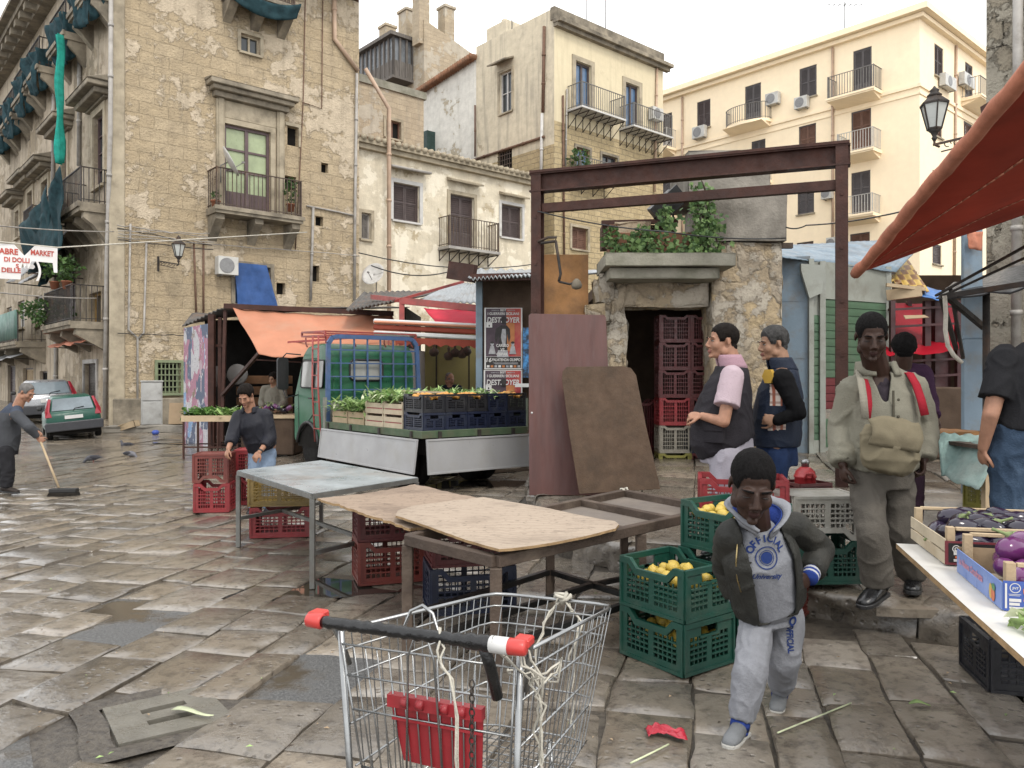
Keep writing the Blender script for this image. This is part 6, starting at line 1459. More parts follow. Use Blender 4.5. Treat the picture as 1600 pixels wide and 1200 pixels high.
mb = MB(); mb.lathe([(.04, .33), (.04, .36), (.045, .362), (.045, .4), (.03, .41)], 14); mb.build('neck', M_chrome, t)
mb = MB(); mb.tube([(-.045, -.115, .2), (-.04, -.125, .27), (.04, -.125, .27), (.045, -.115, .2)], .014, 6); mb.build('handle', M_signal, t)
crate(M_cr_dred, 'dark red crate carrying the red gas bottle', V((p.x, p.y, zpav(p.y)+.01)), .3, (.4, .36, max(.1, P(0, 768, p.y).z-.065-zpav(p.y))), dip=0)
Yd = RY0+.5; xs = (P(1056, 0, Yd).x, P(1104, 0, Yd).x); hc = (P(0, 470, Yd).z-P(0, 752, Yd).z)/6.55; zf0 = P(0, 752, Yd).z+.005
wd = P(1080, 0, Yd).x-P(1030, 0, Yd).x
names = ['lowest', 'second', 'third', 'fourth', 'fifth', 'sixth', 'topmost']
for j, x in enumerate(xs):
 for k in range(6):
  if j == 0: m, cn = [(M_cr_yg, 'lime yellow'), (M_cr_beige, 'grey beige'), (M_cr_red, 'red'), (M_cr_dred, 'dark red'), (M_cr_dred, 'dark red'), (M_cr_dred, 'dark red')][k]
  else: m, cn = [(M_cr_dred, 'dark red'), (M_cr_blue, 'navy'), (M_cr_dred, 'dark red'), (M_cr_dred, 'dark red'), (M_cr_dred, 'dark red'), (M_cr_dred, 'dark red')][k]
  crate(m, f"{cn} crate, {names[k]} of the {'left' if j == 0 else 'right'} column inside the ruin doorway", V((x, Yd+.2, zf0+k*(hc+.002))), 0.02*((k*7) % 3-1), (wd, .36, hc), 'crates stacked in the ruin doorway', dip=.03)
crate(M_cr_dred, 'dark red crate alone in the shadow at the left side of the ruin doorway', V((P(1000, 0, Yd+.4).x, Yd+.6, zf0)), .1, (wd*1.1, .36, 1.1), 'crates stacked in the ruin doorway')
def slab_top(mb, q, th):
 n = len(q); mb.add([*q, *[V(p)-V((0, 0, th)) for p in q]], [tuple(range(n)), tuple(range(2*n-1, n-1, -1))]+[(i, n+i, n+(i+1) % n, (i+1) % n) for i in range(n)])
zA = .70
q = [G(371, 735, zA), G(488, 771, zA), G(653, 746, zA), G(502, 719, zA)]
ca = sum(q, V())/4
ta = thing('zinc_table', 'long market table with a scuffed grey zinc top and thin steel legs', 'table', (ca.x, ca.y, 0)); iv = Matrix.Translation(-ta.location)
mb = MB(); mb.push(iv); slab_top(mb, q, .004); mb.pop(); o = mb.build('top', M_zinc, ta)
mb = MB(); mb.push(iv)
qi = [p.lerp(V((ca.x, ca.y, zA)), .012) for p in q]
for i in range(4): mb.bar(qi[i]-V((0, 0, .024)), qi[(i+1) % 4]-V((0, 0, .024)), .035)
m_ = [(qi[0]+qi[3])/2, (qi[1]+qi[2])/2];
def low(p, z=.26): return V((p.x, p.y, z))
mb.bar(low(qi[0]), low(qi[3]), .03); mb.bar(low(qi[1]), low(qi[2]), .03); mb.bar(low((qi[0]+qi[3])/2), low((qi[1]+qi[2])/2), .03); mb.build('frame', M_steel_g, ta)
for p in qi: mb = MB(); mb.push(iv); mb.box(p.x-.018, p.x+.018, p.y-.018, p.y+.018, 0, zA-.042); mb.build('leg', M_steel_g, ta)
def board(name, label, pts, z, th, m, rag=.012, seed=0, tilt=0.):
 q = [G(px, py, z) for px, py in pts]; out = []; n = len(q)
 for i in range(n):
  a, b = q[i], q[(i+1) % n]; k = max(1, int((b-a).length/.05))
  for j in range(k):
   p = a.lerp(b, j/k); t_ = (b-a).normalized(); r = rag*(noise.noise(V((p.x*14, p.y*14, seed)))+.4*noise.noise(V((p.x*40, p.y*40, seed)))) if j else 0
   out.append(p+V((-t_.y, t_.x, 0))*r)
 c = sum(out, V())/len(out); mb = MB(); N = len(out)
 bend = lambda p: V((p.x, p.y, p.z+.02*noise.noise(V((p.x*1.3, p.y*1.3, seed)))))
 rings = [1, .75, .5, .25]
 for f in (1, 0):
  b0 = len(mb.v); vs = []
  for r in rings: vs += [bend(c+(p-c)*r)+V((0, 0, 0 if f else -th)) for p in out]
  vs.append(bend(c)+V((0, 0, 0 if f else -th)))
  fs = [(r*N+i, r*N+(i+1) % N, (r+1)*N+(i+1) % N, (r+1)*N+i) for r in range(3) for i in range(N)]+[(3*N+i, 3*N+(i+1) % N, 4*N) for i in range(N)]
  mb.k = 0; mb.add(vs, fs)
 K = 4*N+1; mb.k = 1; b0 = 0
 mb.f += [[i, (i+1) % N, K+(i+1) % N, K+i] for i in range(N)]; mb.mi += [1]*N; mb.sm += [False]*N
 return tag(mb.build(name, [m, M_boardedge], None, recenter=True), label, 'board')
board('plywood_sheet', 'rain stained plywood sheet with splintered edges between the two tables', [(496, 779), (560, 800), (640, 824), (790, 805), (760, 780), (648, 758)], .665, .016, M_ply2, .03, 3)
board('plywood_sheet', 'pale bare plywood sheet with rounded corners on the brown timber table', [(618, 806), (622, 797), (650, 789), (740, 779), (755, 777), (860, 794), (960, 812), (967, 818), (962, 824), (800, 856), (780, 858), (762, 853)], .705, .014, M_ply, .01, 8)
zB = .67
fq = [G(637, 832, zB), G(777, 862, zB), G(1122, 785, zB), G(978, 762, zB)]
fq = [G(637, 833, zB), G(775, 866, zB), G(1120, 790, zB), G(975, 764, zB)]
cb_ = sum(fq, V())/4; tb = thing('timber_table', 'bare brown timber table frame with open top rails', 'table', (cb_.x, cb_.y, 0)); iv = Matrix.Translation(-tb.location)
mb = MB(); mb.push(iv)
dz = V((0, 0, .035))
for i in range(4): mb.bar(fq[i]-dz, fq[(i+1) % 4]-dz, .055, .06)
for t_ in (.5, .74): a = fq[0].lerp(fq[3], t_); b = fq[1].lerp(fq[2], t_); mb.bar(a-dz*.9, b-dz*.9, .05, .05)
mb.build('top_frame', M_oldwood, tb, bevel=.004)
mb = MB(); mb.push(iv); sh = [fq[0].lerp(fq[3], .56), fq[1].lerp(fq[2], .56), fq[2], fq[3]]; cc_ = sum(sh, V())/4; slab_top(mb, [p.lerp(cc_, .05)-V((0, 0, .055)) for p in sh], .01); mb.build('inset_board', mat('grey inset board', (.24,.2,.165), .2, .7, 4, .2, dirt=(.2,.17,.15), damt=.4), tb)
feet = [G(650, 955), G(775, 1000), None, None]
for i, p in enumerate([fq[0], fq[1], fq[1].lerp(fq[2], .58), fq[0].lerp(fq[3], .58), fq[2], fq[3]]):
 mb = MB(); mb.push(iv); zz = 0 if kerb_side(p.x, p.y) < 0 else zpav(p.y); mb.box(p.x-.03, p.x+.03, p.y-.03, p.y+.03, zz, zB-.066); mb.build('leg', M_oldwood, tb, bevel=.004)
mb = MB(); mb.push(iv); a = low(fq[1].lerp(fq[2], .58), .2); b = low(fq[0].lerp(fq[3], .58), .2); c = low(fq[1].lerp(fq[2], .98), .3); d = low(fq[0].lerp(fq[3], .1), .2)
mb.bar(low(fq[1], .2), a, .035); mb.bar(low(fq[0], .2), b, .035); mb.bar(low(fq[0], .2).lerp(low(fq[1], .2), .5), a.lerp(b, .5), .035); mb.bar(a, b, .035); mb.bar(a.lerp(b, .5), c, .03); mb.build('stretcher', M_blackpaint, tb)
mb = MB(); mb.push(iv); k = fq[3]; mb.tube([k+V((.03*cos(a), .03*sin(a), -.02+.03*sin(a*2))) for a in [i*.6 for i in range(12)]], .008, 5); mb.tube([k+V((0, -.03, 0)), k+V((-.02, -.05, -.15)), k+V((0, -.05, -.3))], .005, 4); mb.build('string_tie', M_string, tb)
def ccorner(px, py, L, Wd, ang, z=0):
 """crate centre from its nearest ground corner"""
 p = G(px, py, z); d = V((cos(ang), sin(ang), 0)); n = V((-d.y, d.x, 0)); return p-d*(L/2)+n*(Wd/2) if ang < 0 else p+d*(L/2)+n*(Wd/2)
an = .12
S2 = (.46, .36, .3)
for (px, py, lb, m, sz_) in ((299, 802, 'left red crate of the pair by the dark jacketed man', M_cr_red, .335), (364, 790, 'right red crate of the pair by the dark jacketed man', M_cr_red, .335)):
 p = G(px, py); c = p+V((.2, .2, 0))
 crate(M_cr_red, 'lower '+lb, at(c, .006), an, (.39, .36, .33), 'red crates by the zinc table'); crate(M_cr_brick if px < 310 else M_cr_red, 'upper '+lb, at(c+V((-.02, .02, 0)), .006+.665), an, (.385, .36, .33), 'red crates by the zinc table').rotation_euler = (pi, 0, an)
p = G(383, 842); c = p+V((.3, .22, 0)); crate(M_cr_red, 'red crate on the wet ground under the zinc table', at(c, .006), .14, (.56, .36, .29)); crate(M_cr_yel, 'mustard yellow crate stacked under the zinc table', at(c+V((-.01, .02, 0)), .302), .1, (.58, .36, .29))
p = G(545, 916); c = p+V((.26, .24, 0)); crate(M_cr_brick, 'faded brick red crate under the stained plywood, on the ground', at(c, .006), .32, (.5, .38, .32)); crate(M_cr_dred, 'dark red crate under the stained plywood, upper of two', at(c, .33), .3, (.5, .38, .3))
p = G(655, 968); c = p+V((.3, .3, 0)); crate(M_cr_blue, 'navy blue crate under the brown timber table', at(c, .006), .22, (.56, .4, .3)); crate(M_cr_dred, 'dark red crate resting on the navy blue one under the timber table', at(c+V((0, .02, 0)), .31), .25, (.54, .38, .25))
hl = G(478, 968, .945); hr = G(826, 1014, .945)
hc_ = (hl+hr)/2; hd = (hr-hl); wH = hd.length; rzc = atan2(hd.y, hd.x)
cart = thing('shopping_trolley', 'chrome wire shopping trolley with black taped handle and red flap', 'trolley', (hc_.x, hc_.y, 0), rzc)
fl = G(772, 927, .86); fr_ = G(961, 946, .86)
inv3 = (Matrix.Translation(cart.location) @ RZ(rzc)).inverted()
a = inv3 @ fl; b = inv3 @ fr_
yF = (a.y+b.y)/2; xFl, xFr = a.x, b.x
hw = wH/2
def top_pt(u, y):
 t = (y-.08)/(yF-.08); return (-(hw-.05)+(xFl+(hw-.05))*t) if u < 0 else ((hw-.05)+(xFr-(hw-.05))*t)
zr0, zr1, zb0, zb1 = .90, .86, .40, .52
w1 = .003; w2 = .0018
def rimz(y): return zr0+(zr1-zr0)*(y-.08)/(yF-.08)
def botz(y): return zb0+(zb1-zb0)*(y-.08)/(yF-.08)
def ringpts(f):
 out = []
 sh = .12*(1-f)
 y0 = .08+.02*(1-f); y1 = yF-sh; k = .82+.18*f
 for (u, y) in ((-1, y0), (-1, y1), (1, y1), (1, y0)):
  x = top_pt(u, y); xm = (top_pt(-1, y)+top_pt(1, y))/2; z = botz(y)+(rimz(y)-botz(y))*f
  out.append(V((xm+(x-xm)*k, y, z)))
 return out
mb = MB()
R4 = {f: ringpts(f) for f in (0, .3, .52, .76, .9, 1)}
for f, r in R4.items():
 rr_ = [r[0]];
 for i in (1, 2):
  c = r[i]; p = c.lerp(r[i-1], .06/(c-r[i-1]).length); q = c.lerp(r[i+1], .06/(c-r[i+1]).length); rr_ += [p, c.lerp((p+q)/2, .4), q]
 rr_.append(r[3]); mb.tube(rr_, .0055 if f == 1 else w1, 8)
def side(i, j, n):
 for k in range(1, n):
  t = k/n; mb.tube([R4[f][i].lerp(R4[f][j], t) for f in (0, .3, .52, .76, .9, 1)], w2, 5, cap=False)
side(0, 1, 19); side(3, 2, 19); side(1, 2, 13)
bt = R4[0]
for k in range(0, 15): t = k/14; mb.tube([bt[0].lerp(bt[3], t), bt[1].lerp(bt[2], t)], w2, 5)
for k in range(1, 16): t = k/16; mb.tube([bt[0].lerp(bt[1], t)+V((0, 0, -.004)), bt[3].lerp(bt[2], t)+V((0, 0, -.004))], w2, 5)
mb.build('basket', M_chrome, cart)
mb = MB(); g0 = .07
tl, tr, bl, br_ = V((-hw+.06, g0, .87)), V((hw-.06, g0, .87)), V((-hw+.11, g0+.05, .42)), V((hw-.1, g0+.05, .42))
for f in (0, .28, .62, .82, 1): mb.tube([bl.lerp(tl, f), br_.lerp(tr, f)], w1, 8)
for k in range(15):
 t = k/14; mb.tube([bl.lerp(br_, t), tl.lerp(tr, t)+V((0, 0, 0))], w1 if k in (0, 14) else w2*1.15, 6)
for t in (.5,):
 c = tl.lerp(tr, t); mb.tube([c+V((-.05, 0, -.3)), c+V((-.035, -.02, 0)), c+V((-.02, -.02, .04)), c+V((0, -.02, .05)), c+V((.02, -.02, .04)), c+V((.035, -.02, 0)), c+V((.05, 0, -.3))], w1, 7)
mb.build('rear_gate', M_chrome, cart)
mb = MB(); zc_ = .93
mb.tube([(-hw*.35, .04, zc_), (-.05, .05, zc_), (-.03, .055, zc_+.05), (0, .06, zc_+.065), (.03, .055, zc_+.05), (.05, .05, zc_), (hw*.75, .06, zc_), (hw*.75, .12, zc_-.03)], .0045, 8)
for s in (-1, 1):
 mb.tube([(s*(hw-.02), .0, .945), (s*(hw-.02), .07, .93), (s*(hw-.04), .1, .86), (s*(hw-.05), .12, .8)], .007, 8); mb.tube([(s*(hw-.05), .08, .9), (s*(hw-.07), .1, .45), (s*(hw-.08), .1, .2)], .009, 8)
 mb.tube([(s*(hw-.08), .02, .13), (s*(hw-.08), .1, .2), (s*(hw-.1), yF-.15, .26), (s*(hw-.14), yF-.1, .13)], .009, 8); mb.tube([(s*(hw-.1), yF-.15, .26), (s*(hw-.14), yF-.12, botz(yF-.2))], .008, 8)
mb.tube([(-hw+.08, .03, .13), (hw-.08, .03, .13)], .008, 8); mb.build('chassis', M_chrome, cart)
mb = MB(); n = 40; mb.tube([(-hw+.05+(2*hw-.13)*i/n, 0, .945+.0015*sin(i*2.4)) for i in range(n+1)], [.0138+.001*(i % 3)+(.004 if i > 33 else 0) for i in range(n+1)], 14); mb.tube([(hw-.11, .0, .94), (hw-.105, .03, .88), (hw-.1, .06, .8)], .014, 10); mb.build('taped_handle', M_tape, cart)
for s in (-1, 1):
 mb = MB(); x0 = s*(hw-.05)
 if s > 0: mb.k = 1; mb.tube([(x0-.045, 0, .945), (x0+.005, 0, .945)], .0195, 14); mb.k = 0
 mb.tube([(x0, 0, .945), (x0+s*.045, 0, .946)], [.0195, .018], 14); mb.push(T(x0+s*.03, .02, .95)); mb.box(-.022, .018, -.015, .028, -.009, .012); mb.pop(); mb.build('end_cap', [M_redcap, M_whiteplast], cart, bevel=.004)
mb = MB(); c0_ = bl.lerp(tl, .7)+V((.115, -.012, 0)); c1_ = br_.lerp(tr, .7)+V((-.075, -.012, 0)); d0 = bl.lerp(tl, .36)+V((.125, -.005, 0)); d1_ = br_.lerp(tr, .34)+V((-.075, -.005, 0))
mb.add([c0_+V((0, .014, .01)), c1_+V((0, .014, .01)), d1_+V((0, .014, 0)), d0+V((0, .014, 0))], [(0, 1, 2, 3)])
mb.bar(c0_+V((0, .012, .008)), c1_+V((0, .012, .008)), .022, .028); mb.bar(c0_.lerp(d0, .26)+V((0, .01, 0)), c1_.lerp(d1_, .26)+V((0, .01, 0)), .006, .004)
for t in (.2, .36, .62, .8): c = c0_.lerp(c1_, t); mb.tube([c+V((-.008, .0, .01)), c+V((.008, .0, .01))], .011, 8)
mb.build('child_seat_flap', M_redplast, cart, solid=.004)
mb = MB(); c = V((hw-.125, -.03, .56)); mb.push(T(*c)); mb.box(-.025, .025, -.015, .015, -.04, .045); mb.build('coin_lock', M_whiteplast, cart, bevel=.006); mb = MB(); mb.push(T(*c)); mb.box(-.018, .018, -.004, .004, -.11, -.041); mb.build('coin_key', M_chrome, cart, bevel=.002)
mb = MB()
for i in range(16): z = .62+i*.016; mb.tube([c.xy.to_3d()+V((0, 0, z))+V((.006*cos(a)*(1 if i % 2 else 0), .006*cos(a)*(0 if i % 2 else 1), .01*sin(a))) for a in [k*pi/4 for k in range(8)]], .002, 5, closed=True)
mb.build('chain', M_iron, cart)
mb = MB(); R = random.Random(2)
def strand(pts, r=.0032, j=.012, n=14, reps=1):
 for _ in range(reps):
  pp = []
  for i in range(n+1):
   t = i/n*(len(pts)-1); k = min(int(t), len(pts)-2); p = V(pts[k]).lerp(V(pts[k+1]), t-k); pp.append(p+V((R.gauss(0, j), R.gauss(0, j), R.gauss(0, j*.7)))*(1 if 0 < i < n else .3))
  mb.tube(pp, r, 5)
strand([(hw-.04, .02, .94), (hw+.01, .05, .87), (hw-.0, .1, .75), (hw-.02, .14, .6), (hw-.0, .16, .46)], .003, .01, 16, 3); strand([(hw-.08, .05, .9), (hw-.02, .1, .83), (hw+.02, .16, .86), (hw-.02, .2, .8), (hw-.1, .13, .84)], .003, .012, 16, 2)
strand([(hw-.22, 0, .968), (hw-.21, -.02, .9), (hw-.17, -.03, .86), (hw-.16, -.02, .6), (hw-.19, -.02, .38)], .003, .004, 12, 2)
xm = (xFl+xFr)/2; strand([(xm+.03, yF, .875), (xm-.0, yF-.02, .83), (xm-.04, yF-.05, .7), (xm-.02, yF-.09, .55)], .0035, .008, 12, 2); strand([(xm+.03, yF, .87), (xm+.09, yF-.02, .8), (xm+.07, yF-.06, .6), (xm+.1, yF-.1, .5)], .0035, .01, 12, 2); strand([(xm+.01, yF+.01, .87), (xm+.05, yF-.01, .88), (xm+.03, yF, .85)], .006, .008, 8, 4)
mb.build('string_tie', M_string, cart)
for (x, y) in ((-hw+.08, .03), (hw-.08, .03), (-hw+.14, yF-.1), (hw-.14, yF-.1)):
 mb = MB(); mb.push(T(x, y, .065) @ RY(pi/2)); mb.lathe([(.02, -.014), (.06, -.014), (.063, -.01), (.063, .01), (.06, .014), (.02, .014)], 18); mb.pop(); mb.bar((x-.02, y, .065), (x-.02, y, .135), .005, .03); mb.bar((x+.02, y, .065), (x+.02, y, .135), .005, .03); mb.bar((x-.025, y, .137), (x+.025, y, .137), .03, .006); mb.build('castor', M_rubber, cart)
zT = .80
e0 = G(1400, 849, zT); e1 = G(1606, 1034, zT); ed = (e1-e0).normalized(); en = V((ed.y, -ed.x, 0)); en = en if en.x > 0 else -en
e1 = e0+ed*2.3
tt = thing('board_table', 'market table with a worn white board top carrying aubergine trays', 'table', (e0.x, e0.y, 0)); iv = Matrix.Translation(-tt.location)
mb = MB(); mb.push(iv); qq = [e0, e1, e1+en*1.5, e0+en*1.5]; mb.k = 0; mb.add([p for p in qq], [(0, 1, 2, 3)]); mb.k = 1; mb.add([*[p-V((0, 0, .001)) for p in qq], *[p-V((0, 0, .022)) for p in qq]], [(7, 6, 5, 4), (0, 4, 5, 1), (1, 5, 6, 2), (2, 6, 7, 3), (3, 7, 4, 0)]); mb.build('top', [M_whiteboard, M_boardedge], tt)
mb = MB(); mb.push(iv); pts = [e0+ed*(.12+.09*i)+en*(.17+.05*noise.noise(V((i*.45, 2, 0)))-.002*i)+V((0, 0, .0005)) for i in range(22)]; mb.tube(pts, .0022, 4)
pts = [e0+ed*(.5+.05*i)+en*(.3+.06*noise.noise(V((i*.5, 7, 0)))) for i in range(14)]; mb.tube(pts, .0018, 4); mb.build('peeling_edge', mat('peeled laminate line', (.2,.17,.14), .3, .8, 5, 0), tt)
for p in (e0+en*.75+ed*.25, e0+en*1.3+ed*.2, e0+en*1.3+ed*2.0, e0+en*.75+ed*2.1): mb = MB(); mb.push(iv); zz = zpav(p.y) if kerb_side(p.x, p.y) > .1 else 0; mb.box(p.x-.025, p.x+.025, p.y-.025, p.y+.025, zz, zT-.023); mb.build('leg', M_oldwood, tt)
p = G(1572, 1092); crate(M_cr_black, 'black crate tucked under the white board table', V((p.x+.24, p.y+.2, .006)), -.2, (.5, .4, .26))
ta_ = atan2(-en.y, -en.x)+pi
def tray(label, corner, rz, L, Wd, style):
 """wooden tray; local x along the printed end (towards the right), y away"""
 t = thing('vegetable_tray', label, 'tray', corner, rz, 'aubergine trays on the white board'); hp = .15
 for (x, y) in ((.012, .012), (L-.037, .012), (.012, Wd-.037), (L-.037, Wd-.037)):
  mb = MB(); mb.box(x, x+.03, y, y+.03, .004, hp); mb.build('corner_post', M_wood, t, bevel=.002)
 mb = MB()
 for i in range(5): mb.box(.005, L-.005, .01+i*(Wd-.02)/5, .01+(i+.85)*(Wd-.02)/5, 0, .005)
 mb.build('base', M_wood_w, t)
 for y in (0, Wd-.006):
  mb = MB(); mb.box(.045, L-.045, y+.014, y+.03, hp-.014, hp); mb.build('rail', M_wood, t, bevel=.002)
 if style == 0:
  for x in (0, L-.006):
   for z in ((.004, .048), (.056, .104)): mb = MB(); mb.box(x, x+.005, 0, Wd, *z); mb.build('side_slat', M_wood_w, t)
  mb = MB(); mb.box(.0, L, -.006, -.002, .004, .098); mb.build('end_panel', mat('maroon print card', (.23,.03,.045), .15, .5, 4, 0), t)
  mb = MB(); mb.box(.012, L-.012, -.008, -.0065, .014, .09); mb.build('label_print', mat('black print card', (.018,.018,.02), .2, .4, 4, 0), t)
  mb = MB()
  ring = lambda cx, cz, r0, r1: [mb.add([(cx+r0*cos(a), -.0095, cz+r0*sin(a)), (cx+r1*cos(a), -.0095, cz+r1*sin(a)), (cx+r1*cos(b), -.0095, cz+r1*sin(b)), (cx+r0*cos(b), -.0095, cz+r0*sin(b))], [(0, 1, 2, 3)]) for a, b in [(2*pi*i/20, 2*pi*(i+1)/20) for i in range(20)]]
  mb.k = 0; ring(.04, .068, .012, .015); ring(.04, .068, .004, .007); mb.add([(.03, -.0095, .044), (.052, -.0095, .044), (.052, -.0095, .062), (.03, -.0095, .062)], [(0, 1, 2, 3)]); mb.add([(.03, -.0095, .018), (.052, -.0095, .018), (.052, -.0095, .028), (.03, -.0095, .028)], [(0, 1, 2, 3)])
  mb.k = 1; mb.add([(.035, -.0098, .031), (.049, -.0098, .031), (.049, -.0098, .04), (.035, -.0098, .04)], [(0, 1, 2, 3)]); ring(L-.09, .045, 0, .016); mb.k = 2; ring(L-.09, .062, 0, .012)
  mb.build('print_detail', [M_paper, mat('orange print', (.75,.16,.03), .1, .5, 4, 0), mat('yellow print', (.75,.5,.05), .1, .5, 4, 0)], t)
 else:
  mblue = mat('blue carton print', (.045,.12,.5), .12, .45, 3, .03); mblue2 = mat('light blue carton side', (.2,.32,.72), .12, .45, 3, .03)
  mb = MB(); mb.prism([(0, .0), (Wd, 0), (Wd, .088), (0, .088)], -.004, 0, 'x'); mb.build('side_panel', mblue2, t)
  mb = MB(); mb.prism([(0, .0), (Wd, 0), (Wd, .088), (0, .088)], L, L+.004, 'x'); mb.build('side_panel', mblue2, t)
  mb = MB(); mb.box(0, L, -.005, -.001, 0, .095); mb.build('end_panel', mblue, t); mb = MB(); mb.box(0, L, Wd+.001, Wd+.005, 0, .095); mb.build('end_panel', M_card, t)
  mb = MB(); mats_ = [M_paper, mat('pink lettering', (.75,.3,.42), .1, .5, 4, 0), mat('yellow print', (0,0,0)), mat('orange print', (0,0,0)), mat('green print', (.08,.3,.12), .1, .5, 4, 0), mat('deep blue print', (.03,.08,.38), .1, .5, 4, 0)]
  yy = -.0065
  def rc(x0, x1, z0, z1, k): mb.k = k; mb.add([(x0, yy, z0), (x1, yy, z0), (x1, yy, z1), (x0, yy, z1)], [(0, 1, 2, 3)])
  rc(.004, .01, .008, .088, 0); rc(.016, .05, .03, .04, 0); rc(.016, .046, .018, .027, 0); rc(.016, L-.02, .008, .014, 0); rc(.014, .05, .053, .0545, 0); rc(.016, .046, .049, .0505, 0)
  mb.k = 0
  for i in range(20): a, b = 2*pi*i/20, 2*pi*(i+1)/20; mb.add([(.033+r*cos(g), yy, .074+r*sin(g)) for r, g in ((.0135, a), (.016, a), (.016, b), (.0135, b))], [(0, 1, 2, 3)])
  put_text(mb, 'JNT', .024, .070, .0105, yy, .019, .02); mb.k = 1; put_text(mb, 'L', .056, .034, .03, yy, None, .03, .2); mb.k = 3
  mb.add([(.075+.02*cos(a), yy, .065+.02*sin(a)) for a in [2*pi*i/16 for i in range(16)]], [tuple(range(16))]); mb.k = 2; mb.add([(.12+.028*cos(a), yy, .05+.028*sin(a)) for a in [2*pi*i/16 for i in range(16)]], [tuple(range(16))])
  mb.push(T(-.0055, Wd, 0) @ RZ(-pi/2)); mb.k = 1; put_text(mb, 'La Nuova Ortofrutta', .035, .04, .036, 0, Wd*.56, .03, .25)
  mb.k = 5
  for i in range(1, 4): mb.add([(Wd*i/4-.001, 0, 0), (Wd*i/4+.001, 0, 0), (Wd*i/4+.001, 0, .03), (Wd*i/4-.001, 0, .03)], [(0, 1, 2, 3)])
  for (k, cx, cz, a_, b_) in ((2, Wd*.8, .035, .016, .026), (3, Wd*.85, .03, .02, .024), (4, Wd*.86, .055, .018, .012)):
   mb.k = k; mb.add([(cx+a_*cos(q_), -.0004*k, cz+b_*sin(q_)) for q_ in [2*pi*i/14 for i in range(14)]], [tuple(range(14))])
  mb.build('printed_lettering', mats_, t, fixn=False)
 return t
def egg_mesh(r=.042, L=.15, stem_=True):
 mb = MB(); mb.k = 0; mb.lathe([(.004, 0), (.5*r, .006), (.86*r, .03), (r, .065), (.93*r, .1), (.72*r, .13), (.45*r, .15)], 16)
 mb.k = 1; mb.lathe([(.5*r, .1505), (.52*r, .145), (.3*r, .162), (.16*r, .17), (.14*r, .2), (.16*r, .215), (.02*r, .217)], 10)
 for i in range(5): a = 2*pi*i/5; c = V((.48*r*cos(a), .48*r*sin(a), .148)); w = V((-sin(a), cos(a), 0))*r*.22; mb.add([c+w, c-w, V((.8*r*cos(a), .8*r*sin(a), .118))], [(0, 1, 2)], True)
 return mb
M_aub = mat('glossy black aubergine', (.02,.012,.035), .4, .16, 3, .02, 20, Specular_IOR_Level=.6, rvar=.06); M_aubp = mat('violet aubergine', (.16,.025,.15), .35, .16, 2, .02, 20, rvar=.06, dirt=(.3,.12,.28), damt=.4); M_stem = mat('aubergine stem green', (.25,.32,.12), .25, .6, 6, .1)
EGG = {}
def aubergine(m, label, group, p, rot, sc):
 if m.name not in EGG: o = egg_mesh().build('aubergine', [m, M_stem], None, fixn=False); EGG[m.name] = o
 else: o = EGG[m.name].copy(); COL.objects.link(o)
 o.location = p; o.rotation_euler = rot; o.scale = (sc, sc, sc); tag(o, label, 'aubergine', group)
def fill_tray(t, L, Wd, n, m, label, group, seed, big=1.15):
 R = random.Random(seed); M = Matrix.Translation(t.location) @ RZ(t.rotation_euler.z); pts = []
 tries = 0
 while len(pts) < n and tries < 4000:
  tries += 1; x, y = R.uniform(.08, L-.08), R.uniform(.075, Wd-.075); lay = 1 if len(pts) > n*.55 else 0
  if all(abs(x-a)**2+abs(y-b)**2 > (.072*big)**2 or l != lay for a, b, l in pts): pts.append((x, y, lay))
 for (x, y, l) in pts:
  z = .026+.05*big+l*.06*big; a = atan2(Wd/2-y, L/2-x)+R.gauss(0, .9); el = R.gauss(pi/2, .2)
  off = V((sin(el)*cos(a), sin(el)*sin(a), cos(el)))*-.075*big
  c = M @ (V((x, y, z))+V((off.x*.6, off.y*.6, off.z)))
  q = V((sin(el)*cos(a), sin(el)*sin(a), cos(el))); q = RZ(t.rotation_euler.z) @ q
  aubergine(m, label, group, c, q.to_track_quat('Z', 'Y').to_euler(), big*R.uniform(.88, 1.12))
c1_ = G(1497, 880, zT+.003); c0_ = G(1426, 840, zT+.003)
g1 = G(1476, 883, zT+.003); g0_ = G(1423, 842, zT+.003)
dside = (g0_-g1); Wt = dside.length; rzt = atan2(dside.y, dside.x)-pi/2
t1 = tray('pale slatted tray of black aubergines with a maroon and black label', g1, rzt, .62, Wt, 0)
fill_tray(t1, .62, Wt, 52, M_aub, 'black aubergine lying in the pale slatted tray', 'aubergines in the pale slatted tray', 3, .95)
h1 = G(1567, 953, zT+.003); h0 = G(1497, 893, zT+.003); ds2 = h0-h1; rz2 = atan2(ds2.y, ds2.x)-pi/2
t2 = tray('blue carton sided tray of violet aubergines nearest the camera', h1, rz2, .5, ds2.length, 1)
fill_tray(t2, .5, ds2.length, 20, M_aubp, 'violet aubergine lying in the blue carton tray', 'aubergines in the blue carton tray', 9, 1.02)
g2 = g1+V((cos(rzt), sin(rzt), 0))*.66+V((-sin(rzt), cos(rzt), 0))*.05
t3 = tray('second pale slatted tray of black aubergines behind the blue carton, cut by the frame edge', g2, rzt, .6, Wt, 0); fill_tray(t3, .6, Wt, 40, M_aub, 'black aubergine lying in the far pale tray by the man in jeans', 'aubergines in the far pale tray', 5, .95)
mb = MB(); p = G(1604, 985, zT)+V((.03, .0, .03)); leaves(mb, p, (.06, .05, .04), 40, .07, 3); tag(mb.build('cabbage_leaf', [M_veg, M_veg_w], None, recenter=True, fixn=False), 'pale green leafy vegetable at the right edge of the white board', 'vegetable')
